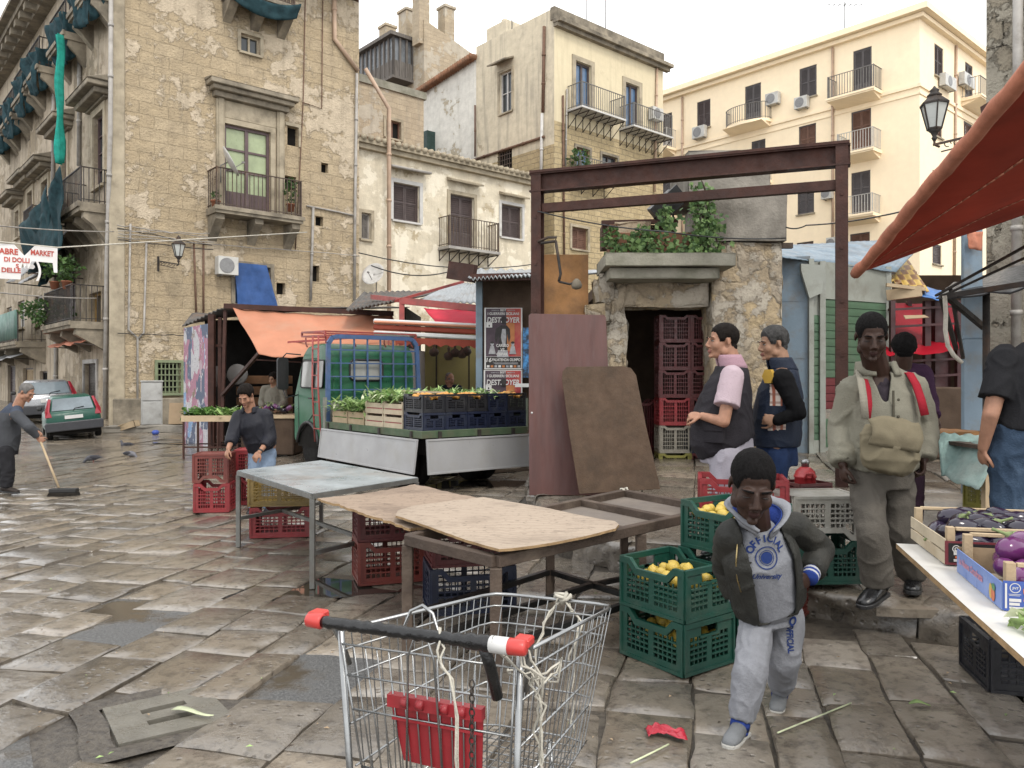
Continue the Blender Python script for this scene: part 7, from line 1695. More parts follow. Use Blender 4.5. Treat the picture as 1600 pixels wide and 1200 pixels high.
p = GP(1500, 790); rt = thing('low_stall_table', 'low plank table at the right edge behind the dark shirted man', 'table', (P(1520, 0, 6.6).x, 6.6, zpav(6.6))); iv = Matrix.Translation(-rt.location)
zz = P(0, 690, 6.6).z
mb = MB(); mb.push(iv); a = P(1488, 0, 6.6).x; mb.box(a, a+1.4, 6.2, 7.4, zz-.03, zz); mb.build('top', M_oldwood, rt); mb = MB(); mb.push(iv); mb.box(a+.05, a+.1, 6.22, 6.28, zpav(6.2), zz-.031); mb.box(a+.05, a+1.3, 6.22, 6.26, zz-.14, zz-.034); mb.build('leg', M_wood, rt)
mb = MB(); R = random.Random(3)
mb.grid(24, 16, lambda u, v: (a-.08+.5*u, 6.12+.75*v-.02, zz+.03+.05*noise.noise(V((u*5, v*4, 1)))+.02*noise.noise(V((u*14, v*12, 2)))-(.32*(max(0, .35-u)/.35) if v < .7 else .1*(max(0, .3-u)))-.04*(1-v)))
tag(mb.build('turquoise_net', M_net_t, None, solid=.012, recenter=True), 'crumpled turquoise and white net thrown over the low plank table', 'net')
crate(M_cr_yg, 'mustard yellow crate under the turquoise net', V((a+.32, 6.45, zpav(6.4)+.26)), .1, (.42, .34, .3)); crate(M_cr_black, 'black crate beneath the mustard yellow one at the low plank table', V((a+.34, 6.45, zpav(6.4)+.01)), .1, (.42, .34, .24), dip=0)
mb = MB(); rough_box(mb, a-.1, a+.5, 6.9, 7.4, zz+.002, zz+.06, .02, .1, 4); tag(mb.build('wooden_plank', M_rust_o, None, recenter=True, fixn=False), 'orange brown plank lying at the back of the low plank table', 'plank')
RL = P(660, 675, 10.45); th_ = atan2(.788, -.616)
tk = thing('market_lorry', 'old green flatbed lorry with hanging white drop sides and a blue grid rack', 'lorry', (RL.x, RL.y, 0), th_)
BZ = RL.z; BL, BW = 3.0, 1.78
mb = MB(); mb.box(0, BL, -BW, 0, BZ-.05, BZ); mb.box(-.015, BL, -.0, .03, BZ-.09, BZ+.012); mb.box(-.03, .0, -BW, .03, BZ-.09, BZ+.012); mb.box(.3, 4.0, -BW+.5, -BW+.6, BZ-.25, BZ-.052); mb.box(.3, 4.0, -.6, -.5, BZ-.25, BZ-.052)
mb.build('bed', M_greenbed, tk, bevel=.006)
def panel(mb, x0, x1, h, n=7):
 mb.box(x0, x1, 0, .025, -h, 0);
 mb.box(x0, x1, .026, .034, -.03, 0); mb.box(x0, x1, .026, .034, -h, -h+.03); mb.box(x0, x0+.03, .026, .034, -h+.03, -.03); mb.box(x1-.03, x1, .026, .034, -h+.03, -.03)
mb = MB(); mb.push(T(.02, .045, BZ-.1) @ RX(.13)); panel(mb, 0, BL-.02, .47); mb.build('drop_side', M_white_g, tk, bevel=.004)
mb = MB(); mb.push(T(-.045, -.0, BZ-.1) @ RZ(pi/2) @ RX(.1)); panel(mb, -BW, 0-.02, .47); mb.build('tailgate', M_white_g, tk, bevel=.004)
mb = MB(); mb.box(0, BL, -BW-.03, -BW, BZ-.05, BZ+.42); mb.build('raised_side', mat('pale green board', (.28,.33,.25), .2, .6, 4, .1), tk)
for x in (.2, 1.1, 2.0, 2.8): mb = MB(); mb.box(x, x+.05, .03, .05, BZ-.1, BZ+.0); mb.build('hinge', M_iron, tk)
for y in (-.25, -.9, -1.5): mb = MB(); mb.box(-.055, -.03, y-.025, y+.025, BZ-.1, BZ+.0); mb.build('hinge', M_iron, tk)
mb = MB(); mb.box(BL-.03, BL, -BW, .0, BZ, BZ+.35); mb.box(BL-.06, BL+.01, .0, .04, BZ-.1, BZ+.4); mb.build('headboard', mat('grey worn board', (.3,.3,.26), .25, .6, 4, .1), tk)
mb = MB(); x = BL-.02; z1 = BZ+1.4; yl, yr = -.02, -BW+.04
L = [(x-.02, yl, BZ), (x+.02, yl-.03, z1-.12), (x+.02, yl-.1, z1-.02), (x+.02, yl-.2, z1), (x+.02, yr+.2, z1), (x+.02, yr+.1, z1-.02), (x+.02, yr+.02, z1-.12), (x-.02, yr-.02, BZ)]
for p, q in zip(L, L[1:]): mb.bar(p, q, .07, .05, (1, 0, 0))
for i in range(1, 7): y = yl+(yr-yl)*i/7; mb.bar((x, y, BZ+.35), (x+.02, y, z1), .024)
for i in range(1, 5): z = BZ+.3+(z1-BZ-.3)*i/5; mb.bar((x+.01, yl, z), (x+.01, yr, z), .022)
mb.build('grid_rack', M_blueframe, tk)
cx = BL+.06; CL = 1.28; z0 = .42; zr = 2.12; cw = 1.72; cy = -.03
wc = (.68, .34); ar = .43
arch = [(wc[0]+ar*cos(a), wc[1]+ar*sin(a)) for a in [pi-.19-(pi-.38)*i/12 for i in range(13)]]
prof = [(0, z0)]+arch+[(CL-.02, z0), (CL+.03, .5), (CL+.04, 1.2), (CL-.06, 1.35), (CL-.25, 1.95), (CL-.4, 2.08), (CL-.6, zr), (.25, zr), (.1, zr-.03), (.02, zr-.14), (0, 1.85)]
mb = MB(); mb.push(T(cx, 0, 0))
n = len(prof)
def inset_y(z): return .0 if z < 1.3 else .07*((z-1.3)/.8)**1.6
vs = [(p[0], cy-inset_y(p[1]), p[1]) for p in prof]+[(p[0], cy-cw+inset_y(p[1]), p[1]) for p in prof]
mb.add(vs, [tuple(range(n)), tuple(range(2*n-1, n-1, -1))]+[(i, n+i, n+(i+1) % n, (i+1) % n) for i in range(n)])
o = mb.build('cab', M_greenvan, tk); md = o.modifiers.new('bevel', 'BEVEL'); md.width = .05; md.segments = 3; md.limit_method = 'ANGLE'; md.angle_limit = radians(50)
for p in o.data.polygons: p.use_smooth = True
wn = o.modifiers.new('wn', 'WEIGHTED_NORMAL'); wn.keep_sharp = True
M_cabglass = mat('cab glass with painted reflection', (.4,.4,.38), .25, .12, 2, 0)  # pale grey paints reflected light into the glass colour
def rrect(y0, y1, z0_, z1_, r, n=5):
 out = []
 for (cy_, cz, a0) in ((y1-r, z1_-r, 0), (y0+r, z1_-r, pi/2), (y0+r, z0_+r, pi), (y1-r, z0_+r, 3*pi/2)):
  for i in range(n+1): a = a0+pi/2*i/n; out.append((cy_+r*cos(a), cz+r*sin(a)))
 return out
rw_ = rrect(cy-cw*.61, cy-cw*.25, 1.5, 1.85, .09)
mb = MB(); mb.prism(rw_, cx-.008, cx-.002, 'x'); g = mb.build('rear_window', M_cabglass, tk)
mb = MB(); mb.tube([(cx-.008, y, z) for y, z in rw_], .018, 6, closed=True); mb.build('rubber_seal', M_black, g)
mb = MB()
for (y0, y1) in ((.08, .3), (.72, .92)):
 for y in (y0, y1): mb.bar((cx-.006, cy-cw*y, .95), (cx-.006, cy-cw*y, 1.82), .025, .02)
mb.box(cx-.012, cx, cy-cw+.05, cy-.05, 1.22, 1.25); mb.tube([(cx-.03, cy-cw*.45, 1.42), (cx-.05, cy-cw*.45, 1.45), (cx-.03, cy-cw*.6, 1.42)], .012, 5); mb.build('pressed_rib', M_greenvan, tk)
for (x0, x1) in ((.12, .42), (.5, 1.0)):
 mb = MB(); pts = rrect(x0, x1, 1.38, 1.84, .05)
 mb.add([(cx+a, cy+.004-inset_y(z), z) for a, z in pts], [tuple(range(len(pts)))]); g = mb.build('side_window', M_cabglass, tk, fixn=False)
 mb = MB(); mb.tube([(cx+a, cy+.004-inset_y(z), z) for a, z in pts], .013, 6, closed=True); mb.build('rubber_seal', M_black, g)
mb = MB(); dl = [(.46, 1.88), (.46, .95), (1.08, .55), (1.1, 1.3), (1.0, 1.86)]; mb.tube([(cx+a, cy+.003-inset_y(z), z) for a, z in dl], .006, 5, closed=True); mb.cb((cx+.55, cy+.025, 1.2), (.12, .03, .025)); mb.build('door', M_black, tk)
mb = MB(); mb.tube([(cx+wc[0]+(ar+.02)*cos(a), cy+.012, wc[1]+(ar+.02)*sin(a)) for a in [pi*.06+pi*.88*i/14 for i in range(15)]], .03, 8); mb.build('mudguard_lip', M_black, tk)
mb = MB(); mb.box(cx+.05, cx+CL-.1, cy-cw+.1, cy-.1, .3, .9); mb.box(cx+.2, cx+1.15, cy-.45, cy-.02, .36, .85); mb.build('underbody', M_dark, tk)
def wheel(x, y, r=.335, w=.18):
 mb = MB(); mb.push(T(x, y, r) @ RX(pi/2)); mb.lathe([(r*.6, -w/2), (r*.9, -w/2), (r, -w/2+.03), (r, w/2-.03), (r*.9, w/2), (r*.6, w/2)], 26); wh = mb.build('wheel', M_rubber, tk)
 mb = MB(); mb.push(T(x, y, r) @ RX(pi/2)); mb.lathe([(.02, -w/2+.05), (r*.35, -w/2+.04), (r*.45, -w/2+.02), (r*.61, -w/2+.005), (r*.61, w/2-.005), (.02, w/2-.03)], 20)
 for i in range(6): a = pi*i/3; mb.cb((r*.3*cos(a), r*.3*sin(a), -w/2+.035), (.025, .025, .03))
 mb.build('rim', mat('grey wheel rim', (.22,.2,.18), .3, .6, 5, .1), wh)
for x in (cx+wc[0],): wheel(x, cy-.12); wheel(x, cy-cw+.12)
wheel(.85, -.2); wheel(.85, -.42); wheel(.85, -BW+.2); wheel(.85, -BW+.42)
mb = MB(); mb.box(.15, 3.0, -BW+.15, -.12, .5, BZ-.052); mb.tube([(.85, -.3, .335), (.85, -BW+.3, .335)], .06, 8); mb.box(.3, 3.6, -1.2, -.7, .35, .6); mb.build('axle_and_underbody', M_dark, tk)  # axle, plus a dark underbody box added to deepen shade below the bed
mb = MB(); zz = zr+.12
rk = [(cx+.02, cy+.0, zz), (cx+.95, cy+.0, zz+.02), (cx+.95, cy-cw, zz+.02), (cx+.02, cy-cw, zz)]
for h in (0, .07):
 for p, q in zip(rk, rk[1:]+rk[:1]): mb.bar(V(p)+V((0, 0, h)), V(q)+V((0, 0, h)), .028)
for p in rk: mb.bar(p, V(p)+V((0, 0, .07)), .03)
for (x, y) in ((cx+.1, cy-.05), (cx+.1, cy-cw*.33), (cx+.1, cy-cw*.66), (cx+.1, cy-cw+.05), (cx+.9, cy-.05), (cx+.9, cy-cw+.05)): mb.tube([(x, y, zz), (x, y, zr+.02), (x-.06, y, zr-.04)], .014, 5)
mb.build('roof_rack', M_redframe, tk)
mb = MB(); a0, a1 = (cx-.06, .07, .5), (cx+.12, .04, zz); b0, b1 = (cx+.14, .09, .5), (cx+.32, .05, zz)
for s, e in ((a0, a1), (b0, b1)): mb.tube([s, V(s).lerp(V(e), .5)+V((0, .03, 0)), e], .016, 6)
for i in range(1, 8): mb.bar(V(a0).lerp(V(a1), i/8)+V((0, .02, 0)), V(b0).lerp(V(b1), i/8)+V((0, .02, 0)), .018)
mb.build('ladder', M_redframe, tk)
mb = MB(); mx_ = cx+1.12; mb.tube([(mx_, cy, 1.25), (mx_+.05, cy+.2, 1.2), (mx_+.06, cy+.25, 1.35)], .012, 6); mb.tube([(mx_, cy-.05, 1.95), (mx_+.03, cy+.2, 1.97), (mx_+.06, cy+.25, 1.9)], .012, 6); mb.push(T(mx_+.05, cy+.26, 1.62) @ RZ(.25)); mb.prism(rrect(-.11, .11, -.28, .28, .06), -.02, .02, 'x'); mb.pop(); mb.build('mirror', M_black, tk)
mb = MB(); mb.box(-.02, .02, -.35, -.15, .42, .5); mb.box(-.02, .02, -BW+.15, -BW+.35, .42, .5); mb.build('rear_lamp', M_redcap, tk)
MT = Matrix.Translation(tk.location) @ RZ(th_)
def onbed(x, y, z=0.): return MT @ V((x, y, BZ+.003+z))
cwid = .35; cht = .245
for k in range(5):
 y = -.2-k*.355
 for j in range(2):
  m = (M_cr_black, M_cr_blue)[1 if (j == 0 or k == 3) else 0]; cn = 'black' if m is M_cr_black else 'navy blue'
  crate(m, f"{cn} crate on the lorry tail, {'upper' if j else 'lower'} row, {['nearest the corner', 'second from the corner', 'third from the corner', 'fourth from the corner', 'farthest from the corner'][k]}", onbed(.27+.005*j, y, j*(cht+.004)), th_, (.5, .345, cht), 'crates along the lorry tail', dip=.03)
 if k != 3:
  fruit('orange', M_orange, f"orange among those in the upper lorry crate, {['nearest the corner', 'second from the corner', 'third from the corner', '', 'farthest from the corner'][k]}", 'orange', f'oranges in lorry crate row {k+1}' if False else f"oranges in the {['nearest', 'second', 'third', '', 'farthest'][k]} lorry crate", heap(onbed(.27, y, cht+.004), th_, .48, .33, .18, .06, 20, .036), .038)
def wood_crate(label, loc, rz, L, Wd, Hh, n=3, m=None, fill=None):
 mb = MB()
 for (x, y) in ((-1, -1), (1, -1), (1, 1), (-1, 1)): mb.box(x*(L/2-.02)-.015, x*(L/2-.02)+.015, y*(Wd/2-.02)-.015, y*(Wd/2-.02)+.015, 0, Hh+.02)
 for i in range(n):
  z0_, z1_ = Hh*i/n+.006, Hh*(i+1)/n-.012
  for s in (-1, 1): mb.box(-L/2, L/2, s*Wd/2-.004, s*Wd/2+.004, z0_, z1_); mb.box(s*L/2-.004, s*L/2+.004, -Wd/2, Wd/2, z0_+.002, z1_)
 mb.k = 1; mb.box(-L/2+.006, L/2-.006, -Wd/2+.006, Wd/2-.006, .002, Hh*.8)
 return tag(mb.build('wooden_crate', [m or M_wood, fill or M_oldwood], None, loc=loc, rz=rz), label, 'crate', 'wooden vegetable crates on the lorry')
M_redfill = mat('red radish filling', (.42,.05,.05), .4, .5, 18, .3)
def blades(mb, c, r, n, L, seed, up=.35, w=.022):
 R = random.Random(seed)
 for _ in range(n):
  p = V(c)+V((R.uniform(-1, 1)*r[0], R.uniform(-1, 1)*r[1], R.uniform(0, 1)*r[2])); a = R.uniform(0, 2*pi); d = V((cos(a), sin(a), R.gauss(up, .35))).normalized(); l = L*R.uniform(.6, 1.3); sd = d.cross(V((0, 0, 1))).normalized()*w*R.uniform(.6, 1.3)
  mb.k = 0 if R.random() < .65 else (1 if R.random() < .8 else 2); dr = V((0, 0, -l*.35*R.random()))
  mb.add([p-sd*.5, p+sd*.5, p+d*l*.5+sd, p+d*l*.5-sd, p+d*l+dr], [(0, 1, 2, 3), (3, 2, 4)], True)
VEG = [M_veg, M_veg_d, M_veg_w]
for k, (x, lb) in enumerate(((.86, 'pale wooden crate of red radishes on the lorry, right of the pair'), (1.42, 'pale wooden crate of red radishes on the lorry, left of the pair'))):
 for j in range(2): wood_crate(('upper ' if j else 'lower ')+lb, onbed(x, -.24, j*.19), th_, .54, .4, .17, 2, M_wood_w, M_redfill)
for k, x in enumerate((2.0, 2.55)): wood_crate(['yellow wooden crate with leeks drooping over its side on the lorry', 'yellow wooden crate of leeks nearest the lorry cab'][k], onbed(x, -.24), th_, .52, .4, .2, 2, M_wood, M_veg_d)
for k, x in enumerate((1.0, 1.7, 2.4)): wood_crate(['wooden crate in the middle row of the lorry behind the radishes', 'wooden crate in the middle row of the lorry, centre', 'wooden crate in the middle row of the lorry by the rack'][k], onbed(x, -.85), th_, .6, .42, .28, 3, M_wood, M_veg_d)
for k, (x, y, z, n, r_, lb) in enumerate(((2.25, -.22, .2, 560, (.55, .26, .15), 'drooping grey green leek leaves heaped nearest the lorry cab'), (1.15, -.26, .38, 460, (.52, .22, .1), 'light green leafy tops heaped over the radish crates on the lorry'), (1.7, -.9, .32, 760, (1.1, .34, .16), 'long heap of green leaves along the middle of the lorry bed'), (1.0, -1.3, .36, 420, (.8, .3, .14), 'green leaves heaped at the far side of the lorry bed'))):
 mb = MB(); blades(mb, (0, 0, 0), r_, n, .2, 40+k); q = onbed(x, y, z); tag(mb.build('leafy_vegetable_heap', VEG, None, loc=q, rz=th_, fixn=False), lb, 'vegetables', 'leafy heaps on the lorry')
mb = MB(); mb.push(RX(.04)); mb.box(-.32, .32, -.2, .2, 0, .02);
for i in range(4): mb.box(-.32, .32, -.2+.1*i+.004, -.1+.1*i-.004, .021, .028)
tag(mb.build('crate_lid', M_wood_w, None, loc=onbed(.72, -.45, .5), rz=th_), 'pale slatted crate lid lying on the leaves behind the black crates', 'crate lid')
def car(label, loc, rz, sc, paint, roll=0., pitch=0., wagon=False):
 t = thing('parked_car', label, 'car', loc, rz, 'cars parked by the palazzo'); t.scale = (sc, sc, sc); t.rotation_euler = (pitch, roll, rz)
 W2 = .81; Lc = 3.75
 mb = MB()
 secs = [(0.0, .42, .80, .70), (.04, .34, .92, .76), (.25, .3, .95, .80), (1.0, .28, .93, .81), (2.4, .28, .92, .81), (3.2, .3, .84, .78), (3.6, .34, .72, .72), (3.75, .42, .62, .62)]
 rings = []
 for (y, zb, zt, w) in secs:
  rings.append([(-w*.93, y, zb), (-w, y, zb+.1), (-w, y, (zb+zt)/2+.05), (-w*.97, y, zt-.06), (-w*.9, y, zt), (w*.9, y, zt), (w*.97, y, zt-.06), (w, y, (zb+zt)/2+.05), (w, y, zb+.1), (w*.93, y, zb)])
 def loft(rings):
  n = len(rings[0]); vs = [p for r in rings for p in r]; fs = [(i*n+k, i*n+(k+1) % n, (i+1)*n+(k+1) % n, (i+1)*n+k) for i in range(len(rings)-1) for k in range(n)]; fs += [tuple(range(n)), tuple((len(rings)-1)*n+k for k in range(n))[::-1]]
  mb.add(vs, fs, True)
 loft(rings)
 zrf = 1.42
 g = [(.02, .88, .70), (.12, .99, .68), (.28, 1.25, .62), (.42, zrf-.03, .57), (.7, zrf, .56), (1.7, zrf+.02, .56), (2.1, zrf-.04, .57), (2.75, .93, .68), (2.8, .85, .68)]
 rings = [[(-w-.03*(1-(z-.9)), y, .84), (-w, y, z-.04), (-w*.9, y, z), (w*.9, y, z), (w, y, z-.04), (w+.03*(1-(z-.9)), y, .84)] for (y, z, w) in g]; loft(rings)
 mb.build('body', paint, t, bevel=.0)
 gl = mat('car window glass', (.025,.03,.035), .3, .05, 2, 0); rg = mat('bright rear screen', (.2,.25,.28), .4, .08, 1.2, 0, rvar=.03)
 mb = MB(); q = [(-.6, .10, .97), (.6, .10, .97), (.53, .345, 1.345), (-.53, .345, 1.345)]; mb.add([V(p)+V((0, -.022, .012)) for p in q], [(0, 1, 2, 3)]); mb.build('rear_screen', rg, t, fixn=False)
 mb = MB(); mb.tube([(.0, .05, .96), (.05, .09, 1.02), (.32, .1, 1.06)], .012, 5); mb.build('wiper', M_black, t)
 for s in (-1, 1):
  mb = MB(); mb.add([(s*.705, .5, .96), (s*.7, 1.35, .95), (s*.595, 1.3, 1.36), (s*.595, .62, 1.35)], [(0, 1, 2, 3)]); mb.add([(s*.7, 1.42, .95), (s*.695, 2.55, .94), (s*.595, 2.08, 1.33), (s*.595, 1.38, 1.36)], [(0, 1, 2, 3)])
  for i, v in enumerate(mb.v): v.x += s*.02
  mb.build('side_window', gl, t, fixn=False)
  mb = MB(); mb.prism([(s*.6, .78), (s*.8, .78), (s*.79, .98), (s*.66, 1.36), (s*.58, 1.36), (s*.66, .98)], -.01, .06, 'y')
  for v in mb.v: v.y += .0 + max(0, (v.z-.92)*.75)
  mb.build('tail_lamp', mat('tail lamp red', (.4,.012,.03), .2, .15, 6, 0), t, bevel=.012)
  mb = MB(); mb.box(s*.86-.08, s*.86+.08, 2.15, 2.25, .95, 1.07); mb.build('wing_mirror', M_black, t, bevel=.03)
 mb = MB(); mb.prism([(-.82, .32), (.82, .32), (.84, .55), (.8, .62), (-.8, .62), (-.84, .55)], -.09, .12, 'y'); mb.build('bumper', mat('charcoal bumper', (.04,.042,.05), .15, .5, 5, .05), t, bevel=.03, segs=2)
 mb = MB(); mb.box(-.26, .26, -.035, -.01, .7, .81); mb.build('number_plate', M_paper, t)
 for (x, y) in ((-.7, .62), (.7, .62), (-.7, 3.05), (.7, 3.05)):
  mb = MB(); mb.push(T(x, y, .29) @ RY(pi/2)); mb.lathe([(.12, -.09), (.26, -.09), (.29, -.06), (.29, .06), (.26, .09), (.12, .09)], 20); w_ = mb.build('wheel', M_rubber, t)
  mb = MB(); mb.push(T(x, y, .29) @ RY(pi/2)); mb.lathe([(.02, -.1), (.16, -.105), (.175, -.09), (.175, .09), (.16, .105), (.02, .1)], 16); mb.build('rim', mat('grey wheel rim', (0,0,0)), w_)
 mb = MB(); mb.box(-.72, .72, .1, 3.6, .2, .4); mb.build('underbody', M_dark, t)
 return t
M_cgreen = mat('dark green car paint', (.012,.1,.068), .15, .35, 2, .0, 20, Specular_IOR_Level=.35); M_csilver = mat('silver car paint', (.4,.41,.43), .1, .3, 2, 0, metal=.5, Coat_Weight=.4)
p = P(119, 0, 17.8); car('dark green hatchback parked at the palazzo corner with red tail lamps', (p.x, p.y, zroad(17.8)), radians(33), .70, M_cgreen, radians(-5))
p = P(80, 0, 22.2); car('silver car parked beyond the green hatchback, half hidden behind it', (p.x, p.y, zroad(22.2)), radians(36), .86, M_csilver, radians(-3))
p = G(338, 705); vt = thing('vegetable_stand', 'thin iron stand with a wooden tray top before the orange stall', 'stand', (P(335, 0, 14.6).x, 14.6, zroad(14.6)), .05)
zv = P(0, 654, 14.6).z-zroad(14.6)
mb = MB(); mb.box(-.5, .55, -.3, .5, zv-.04, zv-.01)
for (a, b, c, d) in ((-.5, .55, -.3, -.28), (-.5, .55, .48, .5), (-.5, -.48, -.28, .48), (.53, .55, -.28, .48)): mb.box(a, b, c, d, zv-.01, zv+.07)
mb.build('tray_top', M_wood, vt)
for x in (-.46, -.2, .15, .5):
 for y in (-.28, .46): mb = MB(); mb.bar((x, y, 0), (x, y, zv-.04), .03); mb.build('leg', M_rust, vt)
mb = MB(); mb.bar((-.46, -.28, .22), (.5, -.28, .22), .025); mb.bar((-.46, .46, .22), (.5, .46, .22), .025); mb.build('stretcher', M_rust, vt)
for k, (dx, lb, c) in enumerate(((-.3, 'dark green broccoli heap at the left of the thin iron stand', [M_veg_d, M_leaf, M_veg_d]), (.1, 'pale fennel and chard heap in the middle of the thin iron stand', VEG), (.42, 'bright green chard heap at the right of the thin iron stand', [M_veg, M_veg_d, M_veg]))):
 mb = MB(); blades(mb, (0, 0, 0), (.2, .3, .14), 260, .17, 60+k, .6, .035); tag(mb.build('leafy_vegetable_heap', c, None, loc=vt.location+V((dx, .08, zv)), fixn=False), lb, 'vegetables', 'leafy heaps on the thin iron stand')
bt_ = thing('display_bench', 'dark bench heaped with aubergines beside the lorry cab', 'bench', (P(425, 0, 15.2).x, 15.2, zroad(15.2))); mb = MB(); zq = P(0, 650, 15.2).z-zroad(15.2); mb.box(-.5, .5, -.3, .4, 0, zq-.031); mb.build('body', M_brownwall, bt_, bevel=.02); mb = MB(); mb.box(-.53, .53, -.33, .43, zq-.03, zq+.03); mb.build('tray_top', M_wood, bt_)
for i in range(16):
 q = bt_.location+V((U(-.4, .4), U(-.28, .3), zq+.08+U(0, .06))); aubergine(M_aubp if i % 3 == 0 else M_aub, 'dark aubergine heaped on the bench beside the lorry cab', 'aubergines on the dark bench', q, (U(0, 6), U(0, 6), U(0, 6)), 1.1)
p = G(243, 690); mb = MB(); mb.lathe([(.02, 0), (.07, .0), (.09, .06), (.05, .1), (.01, .1)], 10); tag(mb.build('crumpled_bag', mat('blue litter', (.04,.1,.5), .2, .5, 5, .2), None, loc=(p.x, p.y, zroad(p.y))), 'small blue crumpled bag on the street before the palazzo', 'litter')
def pigeon(label, p, rz, peck, m):
 t = thing('pigeon', label, 'pigeon', p, rz, 'pigeons on the wet street')
 mb = MB(); hz = .05 if peck else .2; hx = -.15 if peck else -.11
 mb.ell_sweep([((.16, 0, .13), .012, .006), ((.1, 0, .13), .03, .014), ((.04, 0, .125), .05, .04), ((-.03, 0, .12), .058, .052), ((-.09, 0, .13 if not peck else .11), .045, .045), (((hx-.07)/2-.01, 0, (.13+hz)/2), .028, .026), ((hx, 0, hz), .02, .02), ((hx-.02, 0, hz-.002), .014, .014)], (0, 1, 0), 12)
 mb.ell((hx, 0, hz), (.024, .02, .021), 10, 8); mb.build('body', m, t)
 mb = MB(); mb.tube([(hx-.02, 0, hz), (hx-.05, 0, hz-.012)], [.007, .002], 6); mb.build('beak', M_black, t)
 for s in (-1, 1):
  mb = MB(); mb.ell((.03, s*.05, .135), (.085, .012, .035), 10, 6, Matrix.Rotation(.1, 3, 'Y')); mb.build('wing', mat('dark pigeon wing', (.045,.045,.055), .3, .6, 20, .1), t)
  mb = MB(); mb.tube([(0, s*.022, .08), (.005, s*.024, .0)], .005, 5); mb.tube([(-.02, s*.024, .003), (.015, s*.024, .003)], .004, 5); mb.build('leg', mat('pigeon leg', (.35,.1,.08), .2, .6, 4, 0), t)
M_pig = mat('slate pigeon', (.09,.09,.105), .3, .6, 12, .1); M_pig2 = mat('pale grey pigeon', (.2,.2,.22), .3, .6, 12, .1)
p = G(198, 704); pigeon('dark pigeon standing upright farthest from the sweeper', p, .1, False, M_pig)
p = G(146, 726); pigeon('dark pigeon pecking with its tail raised, nearest the sweeper', p, .25, True, M_pig)
p = G(203, 719); pigeon('pale grey pigeon pecking, lower of the right two', p, 2.9, True, M_pig2)
p = G(1040, 1152); mb = MB(); mb.grid(14, 10, lambda u, v: (-.08+.16*u, -.04+.08*v+.03*sin(u*5), .012+.03*abs(noise.noise(V((u*5, v*5, 1))))+.012*noise.noise(V((u*14, v*14, 2))))); tag(mb.build('red_wrapper', mat('glossy red wrapper', (.6,.012,.04), .2, .25, 5, .1), None, loc=(p.x, p.y, .008), solid=.002), 'crumpled bright red wrapper on the paving before the boy', 'litter')
p = G(1437, 1106); mb = MB(); mb.grid(6, 3, lambda u, v: (-.05+.1*u, (-.02+.04*v)*(1-abs(2*u-1)**2*.8), .012+.012*sin(u*4))); tag(mb.build('fallen_leaf', M_veg, None, loc=(p.x, p.y, .008), solid=.002), 'bright green leaf fallen on the paving near the black crate', 'leaf')
p = G(1440, 978); mb = MB(); mb.push(RZ(.2)); mb.box(-.03, .03, -.018, .018, .004, .006); tag(mb.build('paper_slip', mat('pale green paper', (.5,.62,.5), .1, .7, 4, 0), None, loc=(p.x, p.y, .008)), 'small pale green paper slip lying by the kerb', 'litter')
p = G(300, 1120); mb = MB(); mb.grid(10, 3, lambda u, v: (-.1+.22*u, (-.022+.044*v)*(1-.8*u), .014+.006*sin(u*6))); tag(mb.build('vegetable_stalk', M_veg_w, None, loc=(p.x, p.y, .012), rz=-.35, solid=.003), 'pale green vegetable stalk lying across the drain cover', 'stalk')
for k, (px, py, qx, qy, lb) in enumerate(((1215, 1150, 1330, 1103, 'long thin dry stalk lying on the paving right of the boy'), (985, 1198, 1045, 1168, 'short dry stalk touching the red wrapper'))):
 a, b = G(px, py), G(qx, qy); mb = MB(); mb.tube([a+V((0, 0, .014)), (a+b)/2+V((.01, 0, .018)), b+V((0, 0, .014))], .004, 5); tag(mb.build('dry_stalk', M_veg_w, None), lb, 'stalk')
mb = MB(); R = random.Random(77)
for _ in range(120):
 px, py = R.uniform(-20, 1620), R.uniform(640, 1190)**1.0; q = G(px, py)
 if kerb_side(q.x, q.y) > -.1: continue
 s = R.uniform(.005, .018); a = R.uniform(0, 6.28); mb.k = R.randrange(3); z = zroad(q.y)+.014
 mb.add([(q.x+s*cos(a), q.y+s*sin(a), z), (q.x+s*.4*cos(a+1.6), q.y+s*.4*sin(a+1.6), z+.006), (q.x-s*cos(a), q.y-s*sin(a), z), (q.x+s*.4*cos(a-1.6), q.y+s*.4*sin(a-1.6), z+.003)], [(0, 1, 2, 3)])
o = mb.build('street_litter', [M_veg, M_oldwood, M_card], None, fixn=False); o['kind'] = 'stuff'
def skin(name, c, lip):
 s = NT(name); tc = s.n('TexCoord').outputs['Object']; n = s.noise(tc, 14, 5); n2 = s.noise(tc, 90, 3)
 col = s.mix(s.ramp(n, .35, .65), tuple(x*.82 for x in c), tuple(min(1, x*1.12) for x in c))
 return s.bsdf(col, .5, s.bump(n2, .12, .004), Specular_IOR_Level=.22, Subsurface_Weight=.06, Subsurface_Radius=(.02, .008, .005))
SK_D = skin('deep brown skin', (.036,.019,.0135), 0); SK_L = skin('tanned skin', (.27,.155,.1), 0); SK_R = skin('ruddy skin', (.3,.16,.105), 0)
LIP_D = mat('dark lips', (.05,.023,.02), .1, .75, 8, 0); LIP_L = mat('pale lips', (.3,.12,.095), .1, .75, 8, 0)
def hairm(n, c): return mat(n, c, .35, .8, 30, .5, 160, strip=(1, 1, .35))
H_BLK = hairm('black hair', (.006,.005,.005)); H_BRN = hairm('dark brown hair', (.014,.01,.008)); H_GRY = hairm('grey hair', (.2,.19,.18)); H_SALT = hairm('grizzled hair', (.07,.068,.066))
